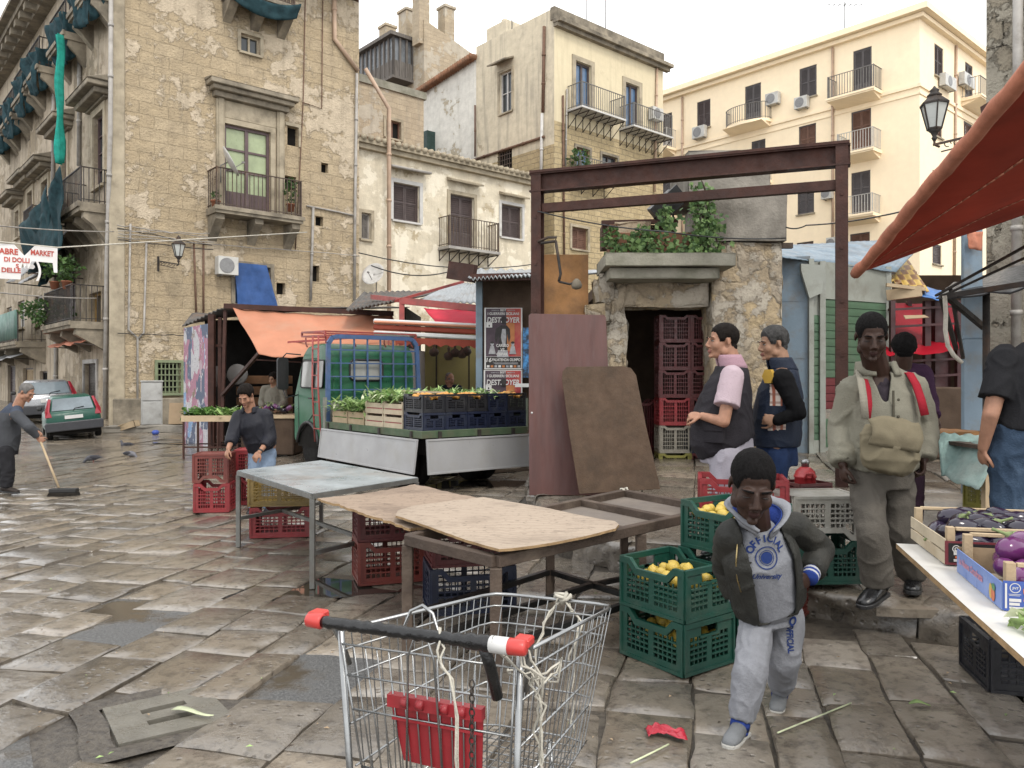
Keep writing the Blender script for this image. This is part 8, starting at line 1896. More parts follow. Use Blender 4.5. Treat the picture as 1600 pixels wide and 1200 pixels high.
EYE_W = mat('eye white', (.42,.38,.35), .05, .3, 3, 0); EYE_I = mat('dark iris', (.015,.01,.008), .1, .2, 3, 0)
def fab(name, c, var=.18, bump=.35, scale=7, rough=.85, dirt=None, damt=.3, bscale=90): return mat(name, c, var, rough, scale, bump, bscale, dirt=dirt, damt=damt, rvar=.05)
def finish(mb, name, m, parent, voxel=.01, smooth=4, wr=0., wf=8., seed=0, matfn=None, cut=None, thick=0, fold=0.):
 """fuse overlapping volumes into one skin, then wrinkle it"""
 o = mb.build(name, m, None, fixn=True)
 md = o.modifiers.new('r', 'REMESH'); md.mode = 'VOXEL'; md.voxel_size = voxel; md.use_smooth_shade = True
 sm = o.modifiers.new('s', 'SMOOTH'); sm.factor = .5; sm.iterations = smooth
 bake(o); me = o.data
 if wr or fold:
  bm = bmesh.new(); bm.from_mesh(me); bm.normal_update()
  for v in bm.verts:
   p = v.co; q = V((p.x*wf, p.y*wf, p.z*wf*.8)); w = V((noise.noise(q*.7+V((seed, 1, 2))), noise.noise(q*.7+V((3, seed, 1))), noise.noise(q*.7)))
   r = (1-abs(noise.noise(q+w*1.4+V((seed, 0, 0)))))**4*.9-.35+.5*noise.noise(q*.5+V((0, seed, 0)))
   d = wr*r
   if fold: d += fold*sin(p.z*70+5*noise.noise(p*6+V((seed, 0, 0))))*max(0, noise.noise(p*5+V((0, 0, seed)))+.15)
   v.co = p+v.normal*d
  bm.to_mesh(me); bm.free()
 if cut:
  bm = bmesh.new(); bm.from_mesh(me); bmesh.ops.delete(bm, geom=[f for f in bm.faces if cut(f.calc_center_median())], context='FACES')
  for _ in range(14):
   nw = {}
   for v in bm.verts:
    if v.is_boundary:
     nb = [e.other_vert(v).co for e in v.link_edges if e.is_boundary]
     if len(nb) == 2: nw[v] = v.co*.4+(nb[0]+nb[1])*.3
   for v, c_ in nw.items(): v.co = c_
  bm.to_mesh(me); bm.free()
 if isinstance(m, (list, tuple)):
  for k in m[len(me.materials):]: me.materials.append(k)
 if matfn:
  for p in me.polygons: p.material_index = matfn(p.center, p.normal)
 else:
  me.polygons.foreach_set('material_index', [0]*len(me.polygons))
 me.polygons.foreach_set('use_smooth', [True]*len(me.polygons))
 if thick: md = o.modifiers.new('t', 'SOLIDIFY'); md.thickness = thick; md.offset = 1
 o.parent = parent
 return o
def rot3(face, up=(0, 0, 1)):
 """columns: right(x), back(y), up(z) of a head looking along `face`"""
 f = V(face).normalized(); y = -f; x = y.cross(V(up)).normalized(); z = x.cross(y); return Matrix((x, y, z)).transposed()
def head(mb, C, R, s=1.):
 M4 = Matrix.Translation(C) @ R.to_4x4() @ S3(s, s, s); mb.push(M4)
 mb.ell((0, .022, .035), (.075, .095, .085), 20, 14); mb.ell((0, -.03, -.025), (.06, .062, .088), 18, 12); mb.ell((0, -.04, -.085), (.042, .044, .034), 14, 10)
 for u in (-1, 1):
  mb.ell((u*.034, -.058, -.03), (.03, .028, .034), 12, 8); mb.ell((u*.03, -.079, .024), (.026, .014, .009), 10, 6); mb.ell((u*.013, -.098, -.036), (.011, .012, .009), 8, 6)
  mb.ell((u*.075, .02, -.008), (.0075, .017, .027), 10, 8, Matrix.Rotation(u*.35, 3, 'Z')); mb.ell((u*.05, .0, -.07), (.02, .03, .03), 10, 8)
 mb.tube([(0, -.084, .016), (0, -.1, -.012), (0, -.11, -.034)], [.0085, .0115, .0145], 10); mb.ell((0, -.093, -.062), (.022, .013, .0065), 12, 6); mb.ell((0, -.091, -.073), (.019, .013, .0075), 12, 6); mb.ell((0, -.082, -.1), (.02, .018, .015), 10, 8)
 mb.pop()
def face_bits(parent, C, R, s, hm, shut=.5, beard=None):
 M4 = Matrix.Translation(C) @ R.to_4x4() @ S3(s, s, s)
 for u in (-1, 1):
  mb = MB(); mb.push(M4)
  if shut < .6: mb.k = 0; mb.ell((u*.031, -.0775, .003), (.013, .0095, .0045), 12, 8); mb.k = 1; mb.ell((u*.031, -.0852, .0035), (.0058, .003, .0045), 10, 6)
  mb.k = 1; y = .0075 if shut < .6 else .0; mb.tube([(u*.017, -.082, y-.001), (u*.024, -.0868, y+.001), (u*.031, -.0878, y+.001), (u*.039, -.0852, y), (u*.046, -.078, y-.003)], [.0012, .0019, .0021, .0019, .001], 6); mb.build('eye', [EYE_W, EYE_I], parent)
  mb = MB(); mb.push(M4); mb.tube([(u*.013, -.094, .026), (u*.032, -.096, .031), (u*.052, -.079, .026)], [.0035, .004, .002], 6); mb.build('eyebrow', hm, parent)
HZ = [(-.14, .075), (-.075, .072), (-.052, .062), (-.042, .035), (-.034, .0), (-.008, -.004), (.0, .024), (.034, .024), (.046, -.03), (.075, -.056), (.13, -.06)]
def hair(parent, body, C, R, s, m, thick=.006, rough=.002, front=0., seed=0, fr=60., top=0., bald=0.):
 """close cut hair: the scalp of the head itself, lifted a little and broken up, with a real hairline"""
 Ri = R.transposed(); bm = bmesh.new(); bm.from_mesh(body.data); bm.normal_update()
 def lim(q):
  y = q.y
  for (a, za), (b, zb) in zip(HZ, HZ[1:]):
   if a <= y <= b: z = za+(zb-za)*(y-a)/(b-a); break
  else: z = HZ[0][1] if y < HZ[0][0] else HZ[-1][1]
  if y < -.04: z += front-.25*max(0, abs(q.x)-.03)
  if bald and q.z > .02: z = max(z, .045 if y > .02 else .2)
  return z+.004*noise.noise(q*70+V((seed, 0, 0)))
 d = {}
 for v in bm.verts:
  q = Ri @ ((v.co-C)/s); e = q.z-lim(q)
  if q.length > .2 or (abs(q.x) > .0765 and q.z < .03): e = -1
  d[v] = (e, q)
 bmesh.ops.delete(bm, geom=[f for f in bm.faces if max(d[v][0] for v in f.verts) < 0], context='FACES')
 for v in bm.verts:
  e, q = d[v]; t = min(1, max(0, e/.022)); n_ = noise.noise(q*fr+V((seed, 3, 0)))+.6*noise.noise(q*fr*2.3)
  v.co = v.co+v.normal*s*((thick+top*max(0, q.z-.04)*8)*t**.7+rough*n_*t+.0012)
 me = bpy.data.meshes.new('hair'); bm.to_mesh(me); bm.free(); me.materials.clear(); me.materials.append(m); me.polygons.foreach_set('material_index', [0]*len(me.polygons))
 o = bpy.data.objects.new('hair', me); COL.objects.link(o); o.parent = parent; return o
def hand(mb, wrist, d, n, s=1., curl=.5, side=1, spread=.0):
 """wrist point, finger direction d, palm facing n; thumb on the d x n side times `side`"""
 d = V(d).normalized(); n = (V(n)-d*V(n).dot(d)).normalized(); w = d.cross(n)*side
 W0 = V(wrist)
 R3 = Matrix((w, n, d)).transposed()
 mb.ell(W0+d*.045*s, (.041*s, .0155*s, .05*s), 14, 8, R3)
 for i, (off, L) in enumerate(((.030, .068), (.0105, .077), (-.0105, .072), (-.030, .056))):
  p = W0+d*.083*s+w*off*s; c = curl*(1+.12*i); pts = [p-d*.015*s]; a = .15
  dd = (d+w*(off*3+spread*off*20)).normalized()
  for k, f in enumerate((.42, .32, .26)):
   a += c*(.75 if k == 0 else 1.); v = dd*cos(a)+n*sin(a); pts.append(pts[-1]+v*L*f*s*(1.15 if k == 0 else 1))
  mb.tube(pts, [.0088*s, .0086*s, .008*s, .0066*s], 8); mb.ell(pts[-1], (.0066*s,)*3, 8, 6)
 t0 = W0+d*.03*s+w*.028*s; t1 = t0+(w*.75+d*.6+n*.25).normalized()*.034*s; t2 = t1+(w*.3+d*.9+n*.45).normalized()*.03*s; t3 = t2+(d*.9+n*.55).normalized()*.022*s
 mb.tube([t0, t1, t2, t3], [.013*s, .0105*s, .009*s, .007*s], 8); mb.ell(t3, (.007*s,)*3, 8, 6)
def body_mesh(j, hs, R, s):
 """one continuous body from joints j (dict of vectors) """
 mb = MB(); head(mb, j['head'], R, hs)
 nk = j['neck']; mb.limb(nk-V((0, 0, .03*s)), j['head']+R @ V((0, .035, -.05))*hs, .074*s, .064*hs)
 lat = (j['shL']-j['shR']).normalized()
 mb.ell_sweep([(j['pelvis']-V((0, 0, .08*s)), .13*s, .1*s), (j['pelvis'], .165*s, .115*s), (j['pelvis'].lerp(j['chest'], .5), .145*s, .1*s), (j['chest'], .17*s, .115*s), (j['chest'].lerp(nk, .55), .165*s, .1*s), (j['chest'].lerp(nk, .85), .11*s, .075*s), (nk, .06*s, .058*s)], lat, 18)
 for u in 'LR':
  mb.limb(j['sh'+u], j['el'+u], .054*s, .042*s); mb.limb(j['el'+u], j['wr'+u], .042*s, .028*s)
  mb.limb(j['hip'+u], j['kn'+u], .085*s, .056*s); mb.limb(j['kn'+u], j['an'+u], .058*s, .036*s)
  f = (j['toe'+u]-j['an'+u]); mb.limb(j['an'+u]-V((0, 0, .03*s)), j['an'+u]-V((0, 0, .045*s))+f.normalized()*.09*s, .026*s, .02*s)
  hd = j.get('hd'+u, (j['wr'+u]-j['el'+u])); hn = j.get('hn'+u, V((0, 1, 0))); hand(mb, j['wr'+u], hd, hn, s*1.05, j.get('cu'+u, .45), j.get('sd'+u, 1))
 return mb
def shoe(parent, an, toe, s, mat_, sole, h=.085, name='shoe'):
 f = V((toe.x-an.x, toe.y-an.y, 0)).normalized(); L = .27*s; z = an.z-h*s
 tilt = atan2(toe.z-(an.z-h*s*.55), L*.75)
 M = Matrix.Translation(an) @ Matrix((Vector((-f.y, f.x, 0)), f, Vector((0, 0, 1)))).transposed().to_4x4() @ RX(tilt)
 mb = MB(); mb.push(M @ T(0, 0, -h*s))
 mb.ell_sweep([((0, -.07*s, .045*s), .028*s, .03*s), ((0, -.055*s, .055*s), .037*s, .05*s), ((0, .0, .06*s), .041*s, .055*s), ((0, .07*s, .045*s), .044*s, .04*s), ((0, .13*s, .034*s), .046*s, .029*s), ((0, .18*s, .027*s), .036*s, .021*s), ((0, .195*s, .024*s), .018*s, .012*s)], (1, 0, 0), 14)
 mb.ell((0, -.02*s, .085*s), (.04*s, .05*s, .04*s), 12, 8)
 o = mb.build(name, mat_, parent)
 mb = MB(); mb.push(M @ T(0, 0, -h*s)); ring = [(a*s, b*s) for a, b in ((-.036, -.075), (.036, -.075), (.041, 0), (.048, .1), (.045, .16), (.028, .198), (0, .206), (-.028, .198), (-.045, .16), (-.048, .1), (-.041, 0))]; mb.prism(ring, 0, .022*s, 'z'); mb.build('sole', sole, o, bevel=.004)
 return o
def legs(j, s, r0, r1, r2, waist=.17, dep=.125, drop=.0):
 mb = MB(); lat = (j['hipL']-j['hipR']).normalized()
 mb.ell_sweep([(j['pelvis']+V((0, 0, .1*s)), waist*s, dep*s), (j['pelvis'], (waist+.005)*s, (dep+.008)*s), (j['pelvis']-V((0, 0, .1*s)), waist*.94*s, dep*s)], lat, 18)
 for u in 'LR':
  a, k, n = j['hip'+u], j['kn'+u], j['an'+u]; mb.limb(a, k, r0*s, r1*s); mb.tube([k, k.lerp(n, .5), n.lerp(k, .06)-V((0, 0, drop))], [r1*s, (r1*.5+r2*.5)*1.02*s, r2*s], 16)
 return mb
def torso(j, s, secs, lat=None):
 """secs: (fraction along pelvis->chest->neck, half width, half depth, forward shift)"""
 lat = lat or (j['shL']-j['shR']).normalized(); out = []; fw = j.get('fwd', V((0, -1, 0)))
 for (t, a, b, sh) in secs:
  c = j['pelvis'].lerp(j['chest'], t) if t <= 1 else j['chest'].lerp(j['neck'], t-1); out.append((c+fw*sh*s, a*s, b*s))
 mb = MB(); mb.ell_sweep(out, lat, 20); return mb
def sleeves(mb, j, s, r0, r1, r2, to=.92):
 for u in 'LR':
  a, e, w = j['sh'+u], j['el'+u], j['wr'+u]; mb.limb(a, j['neck'].lerp(a, .35)-V((0, 0, .015)), r0*.95*s, r0*.85*s); mb.limb(a, e, r0*s, r1*s); mb.tube([e-(w-e)*.08, e, e.lerp(w, .5), e.lerp(w, to)], [r1*.8*s, r1*s, (r1+r2)/2*s, r2*s], 14)
def person(label, root, joints, hs, face, s, skinm, lipm, hairk, group=None, up=(0, 0, 1), shut=.5, voxel=.006):
 t = thing('person', label, 'person', root, 0, group); j = {k: (v-V(root) if isinstance(v, Vector) and k[:2] not in ('hd', 'hn', 'fw') else v) for k, v in joints.items()}
 R = rot3(face, up); C = j['head']
 def mf(c, n):
  q = R.transposed() @ (c-C)/hs; return 1 if abs(q.x) < .024 and -.081 < q.z < -.056 and q.y < -.086 else 0
 bo = finish(body_mesh(j, hs, R, s), 'body', [skinm, lipm], t, voxel, 3, matfn=mf)
 if hairk: hair(t, bo, C, R, hs, hairk[0], **hairk[1])
 face_bits(t, C, R, hs, hairk[0] if hairk else H_BLK, shut)
 return t, j, R
def collar(parent, c, lat, r0, r1, h, m, lean=.0, name='collar', fwd=V((0, -1, 0)), open_=.5, th=.012):
 mb = MB(); n = 30
 def fn(u, v):
  a = -pi/2+open_+(2*pi-2*open_)*u; k_ = 1.22-.2*v; d = V(lat)*cos(a)*r0*k_+fwd*-sin(a)*r1*k_; return V(c)+d+V((0, 0, h*v*(1 if 0 < u < 1 else .7)))+fwd*(-lean*v)
 mb.grid(n, 4, fn); return mb.build(name, m, parent, solid=th)
def project_text(parent, target, mats_, items, M, name='print', push=.003):
 """letters laid on the cloth: items are (text, centre x, base z, size, rotation, material); M maps the print plane to local space, printing along -y"""
 bm = bmesh.new(); bm.from_mesh(target.data); bv = BVHTree.FromBMesh(bm); mb = MB()
 for (verts, fs, k) in items:
  out = []
  ok = True
  for v in verts:
   o = M @ V((v[0], -.4, v[2])); d = (M.to_3x3() @ V((0, 1, 0))).normalized(); h = bv.ray_cast(o, d, 1.)
   if h[0] is None: ok = False; break
   out.append(h[0]-d*push)
  if ok: mb.k = k; mb.add(out, fs)
 bm.free(); return mb.build(name, mats_, parent, fixn=False)
def letters(txt, cx, cz, size, rot=0., bold=.03, shear=0., width=None):
 vs, fs = text_geo(txt, size, bold, shear, width)
 if not vs: return [], []
 w = max(v[0] for v in vs); c, s_ = cos(rot), sin(rot); h = size*.36
 return [(cx+(v[0]-w/2)*c-(v[2]-h)*s_, 0, cz+(v[0]-w/2)*s_+(v[2]-h)*c) for v in vs], fs
def ringgeo(cx, cz, r0, r1, n=28):
 vs = []; fs = []
 for i in range(n): a = 2*pi*i/n; vs += [(cx+r0*cos(a), 0, cz+r0*sin(a)), (cx+r1*cos(a), 0, cz+r1*sin(a))]
 for i in range(n): k = 2*i; q = 2*((i+1) % n); fs.append((k, k+1, q+1, q))
 return vs, fs
Yb = 3.5; J = dict(head=P(1176, 757, 3.30), neck=P(1184, 818, 3.46), chest=P(1187, 872, 3.5), pelvis=P(1203, 945, 3.6), shR=P(1140, 838, 3.46), shL=P(1243, 822, 3.55), elR=P(1134, 885, 3.62), wrR=P(1152, 935, 3.62), elL=P(1283, 858, 3.66), wrL=P(1267, 898, 3.5),
 hipR=P(1184, 965, 3.6), hipL=P(1230, 962, 3.62), knR=P(1172, 1048, 3.42), anR=P(1157, 1128, 3.40), toeR=P(1136, 1160, 3.26), knL=P(1226, 1030, 3.62), anL=P(1219, 1078, 3.80), toeL=P(1214, 1103, 3.68), hdL=V((-.06, -.03, -.05)), hnL=V((-.2, .9, .2)), cuL=1.05, hdR=V((.04, -.02, -.1)), cuR=.9, sdL=-1)
rt_ = V((P(1190, 1150, Yb).x, Yb, 0))
bs = .80
boy, j, R = person('boy in a dark jacket over a grey hoodie striding past the lemon crates, looking down', rt_, J, 1.17, (-.12, -.86, -.42), bs, SK_D, LIP_D, (H_BLK, dict(thick=.0032, rough=.001, fr=110)), up=(.06, 0, 1), shut=.95, voxel=.0052)
F_GREY = fab('heather grey fleece', (.285,.295,.325), .1, .25, 40); F_JEANJ = fab('charcoal waxed jacket', (.034,.034,.029), .4, .3, 9, .6, (.065,.062,.052), .4); F_ROY = fab('royal blue knit', (.03,.07,.34)); F_WHT = fab('white cotton', (.62,.63,.68), .06)
mb = legs(j, bs, .098, .094, .066, .165, .125); trb = finish(mb, 'sweatpants', [F_GREY], boy, .008, 5, .009, 9, 2, fold=.0035)
for u in 'RL':
 a = j['an'+u]; k = j['kn'+u]; d = (a-k).normalized(); mb = MB(); c = a-d*.0; mb.tube([c-d*.012, c+d*.02], .052*bs, 16); mb.k = 1; mb.tube([c+d*.0205, c+d*.03], .051*bs, 16); mb.k = 0; mb.tube([c+d*.0305, c+d*.045], .05*bs, 16); mb.build('cuff', [F_ROY, fab('navy knit', (.012,.018,.06))], boy)
 sh = shoe(boy, j['an'+u], j['toe'+u], .82, fab('grey sneaker canvas', (.2,.21,.22), .25), fab('dirty white rubber', (.5,.49,.45), .15), .085)
 f = (j['toe'+u]-j['an'+u]);
mb = torso(j, bs, [(-.05, .175, .13, .02), (.12, .19, .142, .025), (.6, .185, .14, .02), (1, .19, .135, .02), (1.45, .165, .115, .0), (1.75, .125, .105, .015), (1.97, .085, .088, .02)]); hood_t = finish(mb, 'hoodie', [F_GREY], boy, .008, 4, .006, 8, 5)
nk = j['neck']; mb = MB(); lat = (j['shL']-j['shR']).normalized()
def hoodf(u, v):
 a = -pi/2+.28+(2*pi-.56)*u; b = sin(pi*u); r = (.082+.05*v*(.6+.6*b)); up_ = (.03+.075*b)*sin(v*pi*.62)-.045*(1-b)**2
 return nk+V((cos(a)*r*1.05, sin(a)*r*.95-.015*(1-b), up_+.0))+V((.012*noise.noise(V((u*6, v*4, 1))),)*3)+lat*.0
mb.grid(40, 10, hoodf); mb.build('hood', F_GREY, boy, solid=.012)
mb = MB(); mb.grid(40, 6, lambda u, v: (lambda p: nk+(p-nk)*.9+V((0, 0, .004)))(hoodf(u, v*.55))); mb.build('hood_lining', F_ROY, boy, solid=.004)
mb = torso(j, bs, [(.08, .205, .162, .015), (.3, .21, .162, .02), (.8, .207, .155, .015), (1.1, .21, .15, .01), (1.5, .18, .12, 0), (1.85, .10, .085, 0)])
sleeves(mb, j, bs, .076, .068, .06, .86)
for u in 'LR': mb.limb(j['sh'+u], j['neck'].lerp(j['sh'+u], .3), .075*bs, .07*bs)
cx = lambda z: (j['neck'].x+(j['pelvis'].x-j['neck'].x)*((j['neck'].z-z)/(j['neck'].z-j['pelvis'].z)))
def cutj(c):
 if c.z > j['neck'].z-.005 and abs(c.x-j['neck'].x) < .1: return True
 if c.y > j['chest'].y-.02: return False
 t = (j['neck'].z-c.z)/(j['neck'].z-j['pelvis'].z); x = c.x-cx(c.z); return -.098-.0*t < x < .085+.02*sin(t*4)
jk = finish(mb, 'jacket', [F_JEANJ], boy, .008, 4, .008, 8, 11, cut=cutj, thick=.009, fold=.002)
bm = bmesh.new(); bm.from_mesh(jk.data); bvj = BVHTree.FromBMesh(bm); bm.free()
def onj(px, py, off=.012):
 o = V((0, 0, H)); d = (P(px, py, 3)-o).normalized(); h = bvj.ray_cast(o-V(rt_), d, 9.)
 return (h[0]-d*off) if h[0] is not None else P(px, py, 3.3)-V(rt_)
M_brass = mat('brass zip', (.5,.38,.16), .15, .3, 8, 0, metal=.9)
mb = MB(); mb.tube([onj(1236, 905), onj(1252, 898), onj(1260, 891)], .004, 6); mb.tube([onj(1216, 828), onj(1222, 845), onj(1226, 855)], .0035, 6)
for (px, py) in ((1215, 808), (1218, 815), (1248, 880)): mb.ell(onj(px, py), (.006, .006, .006), 8, 6)
mb.build('zip', M_brass, boy)
mb = MB(); mb.add([onj(1230, 892), onj(1256, 880), onj(1260, 899), onj(1238, 909)], [(0, 1, 2, 3)]); mb.build('pocket_flap', F_JEANJ, boy, solid=.008)
for (ax, ay, bx_, by_, cx_, cy_) in ((1203, 838, 1222, 822, 1228, 845), (1202, 835, 1205, 868, 1216, 850)):
 mb = MB(); mb.grid(5, 5, lambda u, v: onj(ax+(bx_-ax)*u+(cx_-ax)*v*(1-u), ay+(by_-ay)*u+(cy_-ay)*v*(1-u), .014)); mb.build('lapel', F_JEANJ, boy, solid=.006)
for pts in ([(1205, 850), (1208, 880), (1211, 905), (1213, 922)], [(1152, 850), (1150, 880), (1152, 905), (1158, 925)], [(1222, 850), (1226, 872), (1230, 888)]):
 mb = MB(); mb.tube([onj(*q, .011) for q in pts], .0035, 6); mb.build('zip', M_brass, boy)
for u in 'LR':
 e, w = j['el'+u], j['wr'+u]; d = (w-e).normalized()
 for i, m in enumerate((F_ROY, F_WHT, F_ROY, F_WHT, F_ROY)): mb = MB(); c = e.lerp(w, .84)+d*.0125*i; mb.tube([c, c+d*.0122], [.05*bs-.0008*i]*2, 16); mb.build('cuff_stripe', m, boy)
M_ink = fab('navy print ink', (.022,.05,.2), .15, .1)
ccx, ccz = j['chest'].x-.006, j['chest'].z+.028
items = []
for i, ch in enumerate('OFFICIAL'):
 a = radians(158-19.5*i); rr = .082; vs, fs = letters(ch, ccx+rr*cos(a)*.92, ccz+.004+rr*sin(a), .043, a-pi/2, .03); items.append((vs, fs, 0))
for r0, r1 in ((.045, .05), (.03, .033)): vs, fs = ringgeo(ccx, ccz, r0, r1); items.append((vs, fs, 0))
vs = [(ccx+.026*cos(2*pi*i/20), 0, ccz+.026*sin(2*pi*i/20)) for i in range(20)]; items.append((vs, [tuple(range(20))], 0))
vs, fs = letters('N.Y.', ccx, ccz+.006, .022, 0, .02); items.append((vs, fs, 1))
vs, fs = letters('University', ccx+.006, ccz-.08, .032, 0, .025, .3); items.append((vs, fs, 0))
project_text(boy, hood_t, [M_ink, fab('pale print', (.45,.47,.52))], items, Matrix(), 'chest_print', .004)
items = []
lx, lz = P(1233, 985, 3.55).x-rt_.x, P(1233, 985, 3.55).z
vs, fs = ringgeo(lx+.008, lz+.05, .012, .022); items.append((vs, fs, 0))
vs, fs = letters('OFFICIAL', lx+.004, lz-.035, .04, -pi/2+.06, .03, width=.13); items.append((vs, fs, 0))
project_text(boy, trb, [M_ink], items, Matrix(), 'leg_print', .004)
Ym = 4.78; J = dict(head=P(1362, 525, 4.66), neck=P(1372, 578, 4.84), chest=P(1378, 640, 4.84), pelvis=P(1378, 735, 4.84), shR=P(1331, 612, 4.84), shL=P(1424, 606, 4.86), elR=P(1317, 668, 4.9), wrR=P(1317, 726, 4.78), elL=P(1444, 660, 4.9), wrL=P(1443, 718, 4.8),
 hipR=P(1354, 745, 4.84), hipL=P(1401, 745, 4.86), knR=P(1362, 832, 4.66), anR=P(1371, 910, 4.74), toeR=P(1346, 940, 4.6), knL=P(1405, 828, 4.84), anL=P(1428, 896, 5.05), toeL=P(1424, 918, 4.86), hdR=V((.0, -.1, -.9)), hdL=V((-.12, -.1, -.9)), hnR=V((.9, .1, 0)), hnL=V((-.9, .2, 0)), cuR=.6, cuL=.6)
rm_ = V((P(1380, 0, 4.8).x, 4.8, zpav(4.8))); ms = 1.03
man, j, R = person('man in a khaki parka with a canvas shoulder bag and red backpack straps', rm_, J, 1.13, (-.25, -.86, -.34), ms, SK_D, LIP_D, (H_BLK, dict(thick=.0032, rough=.001, fr=110)), shut=.8)
F_KH = fab('khaki cotton parka', (.27,.255,.195), .13, .3, 5, .8, (.2,.185,.14), .3); F_TR = fab('faded grey brown trousers', (.135,.12,.1), .22, .3, 4, .85, (.17,.15,.125), .4); F_BAG = fab('olive tan canvas bag', (.225,.19,.12), .15, .12, 6, .85, (.17,.14,.09), .35)
mb = legs(j, ms, .105, .088, .088, .18, .14, .02); finish(mb, 'trousers', [F_TR], man, .01, 5, .013, 7, 3, fold=.003)
for u in 'RL': shoe(man, j['an'+u], j['toe'+u], 1.12, mat('black shoe leather', (.014,.014,.015), .3, .3, 6, .1), M_black, .09)
mb = torso(j, ms, [(.05, .195, .15, .0), (.3, .2, .155, .01), (.7, .203, .15, .01), (1.0, .2, .14, .01), (1.35, .185, .125, .0), (1.6, .145, .11, .0), (1.9, .095, .09, .0)]); sleeves(mb, j, ms, .08, .075, .064, .96)
for u in 'LR': mb.limb(j['sh'+u], j['neck'].lerp(j['sh'+u], .3)-V((0, 0, .02)), .078*ms, .068*ms)
def cutm(c):
 if c.z > j['neck'].z-.015 and abs(c.x-j['neck'].x) < .1: return True
 if c.y > j['chest'].y-.04: return False
 t = (j['neck'].z-c.z); return t < .2 and abs(c.x-j['neck'].x+.02) < .05*(1-t/.2)+.012
finish(mb, 'parka', [F_KH], man, .01, 4, .013, 6.5, 8, cut=cutm, thick=.01, fold=.003)
mb = torso(j, ms, [(.3, .19, .14, .0), (1.0, .19, .13, .01), (1.5, .16, .105, .0), (1.9, .075, .07, .0)]); finish(mb, 'shirt', [fab('dark plaid shirt', (.045,.035,.045), .4, .3, 30)], man, .012, 3)
collar(man, j['neck']+V((0, .005, -.035)), (1, 0, 0), .105, .1, .085, F_KH, .03, 'hood_collar', open_=.45, th=.02)
mb = MB(); zt_h = j['pelvis'].z+.09; yf = j['chest'].y-.17*ms
mb.bar((j['chest'].x-.012, yf-.004, zt_h-.02), (j['chest'].x-.015, yf-.0, j['chest'].z+.12), .012, .006, (0, 1, 0))
for i in range(4): mb.ell((j['chest'].x+.012, yf-.008, zt_h+.05+.1*i), (.009, .005, .009), 10, 6)
mb.build('button_placket', fab('dark placket', (.1,.09,.065)), man)
M_rs = fab('crimson webbing', (.42,.012,.03), .12, .3)
def ribbon(pts, w, nrm, name, m, parent, th=.008):
 mb = MB(); n = len(pts); side = []
 for i in range(n): t = (pts[min(i+1, n-1)]-pts[max(i-1, 0)]).normalized(); side.append(t.cross(V(nrm[i] if isinstance(nrm, list) else nrm)).normalized()*w/2)
 vs = [];
 for p, s_ in zip(pts, side): vs += [p-s_, p+s_]
 mb.add(vs, [(2*i, 2*i+1, 2*i+3, 2*i+2) for i in range(n-1)], True); return mb.build(name, m, parent, solid=th)
for (x, u) in ((j['shR'].x+.045, -1), (j['shL'].x-.055, 1)):
 zs = j['shR'].z if u < 0 else j['shL'].z
 pts = [V((x-u*.0, j['neck'].y+.1, zs+.05)), V((x, j['neck'].y+.02, zs+.098)), V((x+u*.004, j['neck'].y-.06, zs+.088)), V((x+u*.01, j['neck'].y-.125, zs+.02)), V((x+u*.02, j['neck'].y-.165, zs-.07)), V((x+u*.035, j['neck'].y-.178, zs-.16))]
 ribbon(pts, .048, [V((0, 0, 1)), V((0, 0, 1)), V((0, -.5, 1)), V((0, -1, .4)), V((0, -1, .1)), V((0, -1, 0))], 'backpack_strap', M_rs, man)
bag = thing('shoulder_bag', 'olive tan canvas shoulder bag hanging across the khaki parka', 'bag', rm_); o_ = V(rm_)
mb = MB(); bc = P(1385, 700, 4.58)-o_
mb.ell_sweep([(bc+V((-.005, -.0, .155)), .125, .03), (bc+V((0, -.005, .12)), .15, .055), (bc+V((.01, -.01, .03)), .172, .085), (bc+V((.012, -.01, -.06)), .17, .085), (bc+V((.005, -.0, -.12)), .145, .06), (bc+V((0, .0, -.145)), .1, .03)], (1, 0, -.2), 20)
finish(mb, 'pouch', [F_BAG], bag, .009, 3, .014, 8, 6, fold=.004)
mb = MB(); mb.grid(14, 8, lambda u, v: bc+V((-.14+.29*u+.012*sin(v*4), -.07-.035*sin(pi*v*.8)-.01*noise.noise(V((u*4, v*4, 3))), .17-.14*v-.05*u*v+.02*sin(u*5)*(1-v)))); mb.build('flap', F_BAG, bag, solid=.008)
pts = [P(1352, 655, 4.58)-o_, P(1349, 620, 4.60)-o_, P(1345, 594, 4.63)-o_, P(1341, 582, 4.74)-o_, P(1342, 585, 4.9)-o_]
ribbon(pts, .042, V((0, -1, .2)), 'strap', fab('pale strap webbing', (.36,.33,.26), .1), bag)
def standing_left(label, cx_, Y, top, hs, s, fat, skinm, hairk, arm, pantm, skip=(), tilt=0.):
 z0 = zpav(Y); p = lambda px, py, dy=0.: P(px, py, Y+dy)
 c = cx_
 J = dict(head=p(c-5, top+26), neck=p(c+10, top+58), chest=p(c+9, top+106), pelvis=p(c+2, top+195), shL=p(c+11, top+81, -.185), shR=p(c+8, top+81, .185), hipL=p(c+3, top+205, -.1), hipR=p(c+1, top+205, .1), fwd=V((-1, 0, 0)))
 sc = Y/F
 for u, dy in (('L', -.11), ('R', .12)):
  x = J['hip'+u].x; J['kn'+u] = V((x-.03, Y+dy, z0+.5)); J['an'+u] = V((x+.02, Y+dy, z0+.09)); J['toe'+u] = V((x-.14, Y+dy-.03, z0+.03))
 J.update(arm(p, c, top)); root = V((J['pelvis'].x, Y, z0))
 return (*person(label, root, J, hs, (-1, -.12, -.04+tilt), s, skinm, LIP_L, hairk, shut=.3), root)
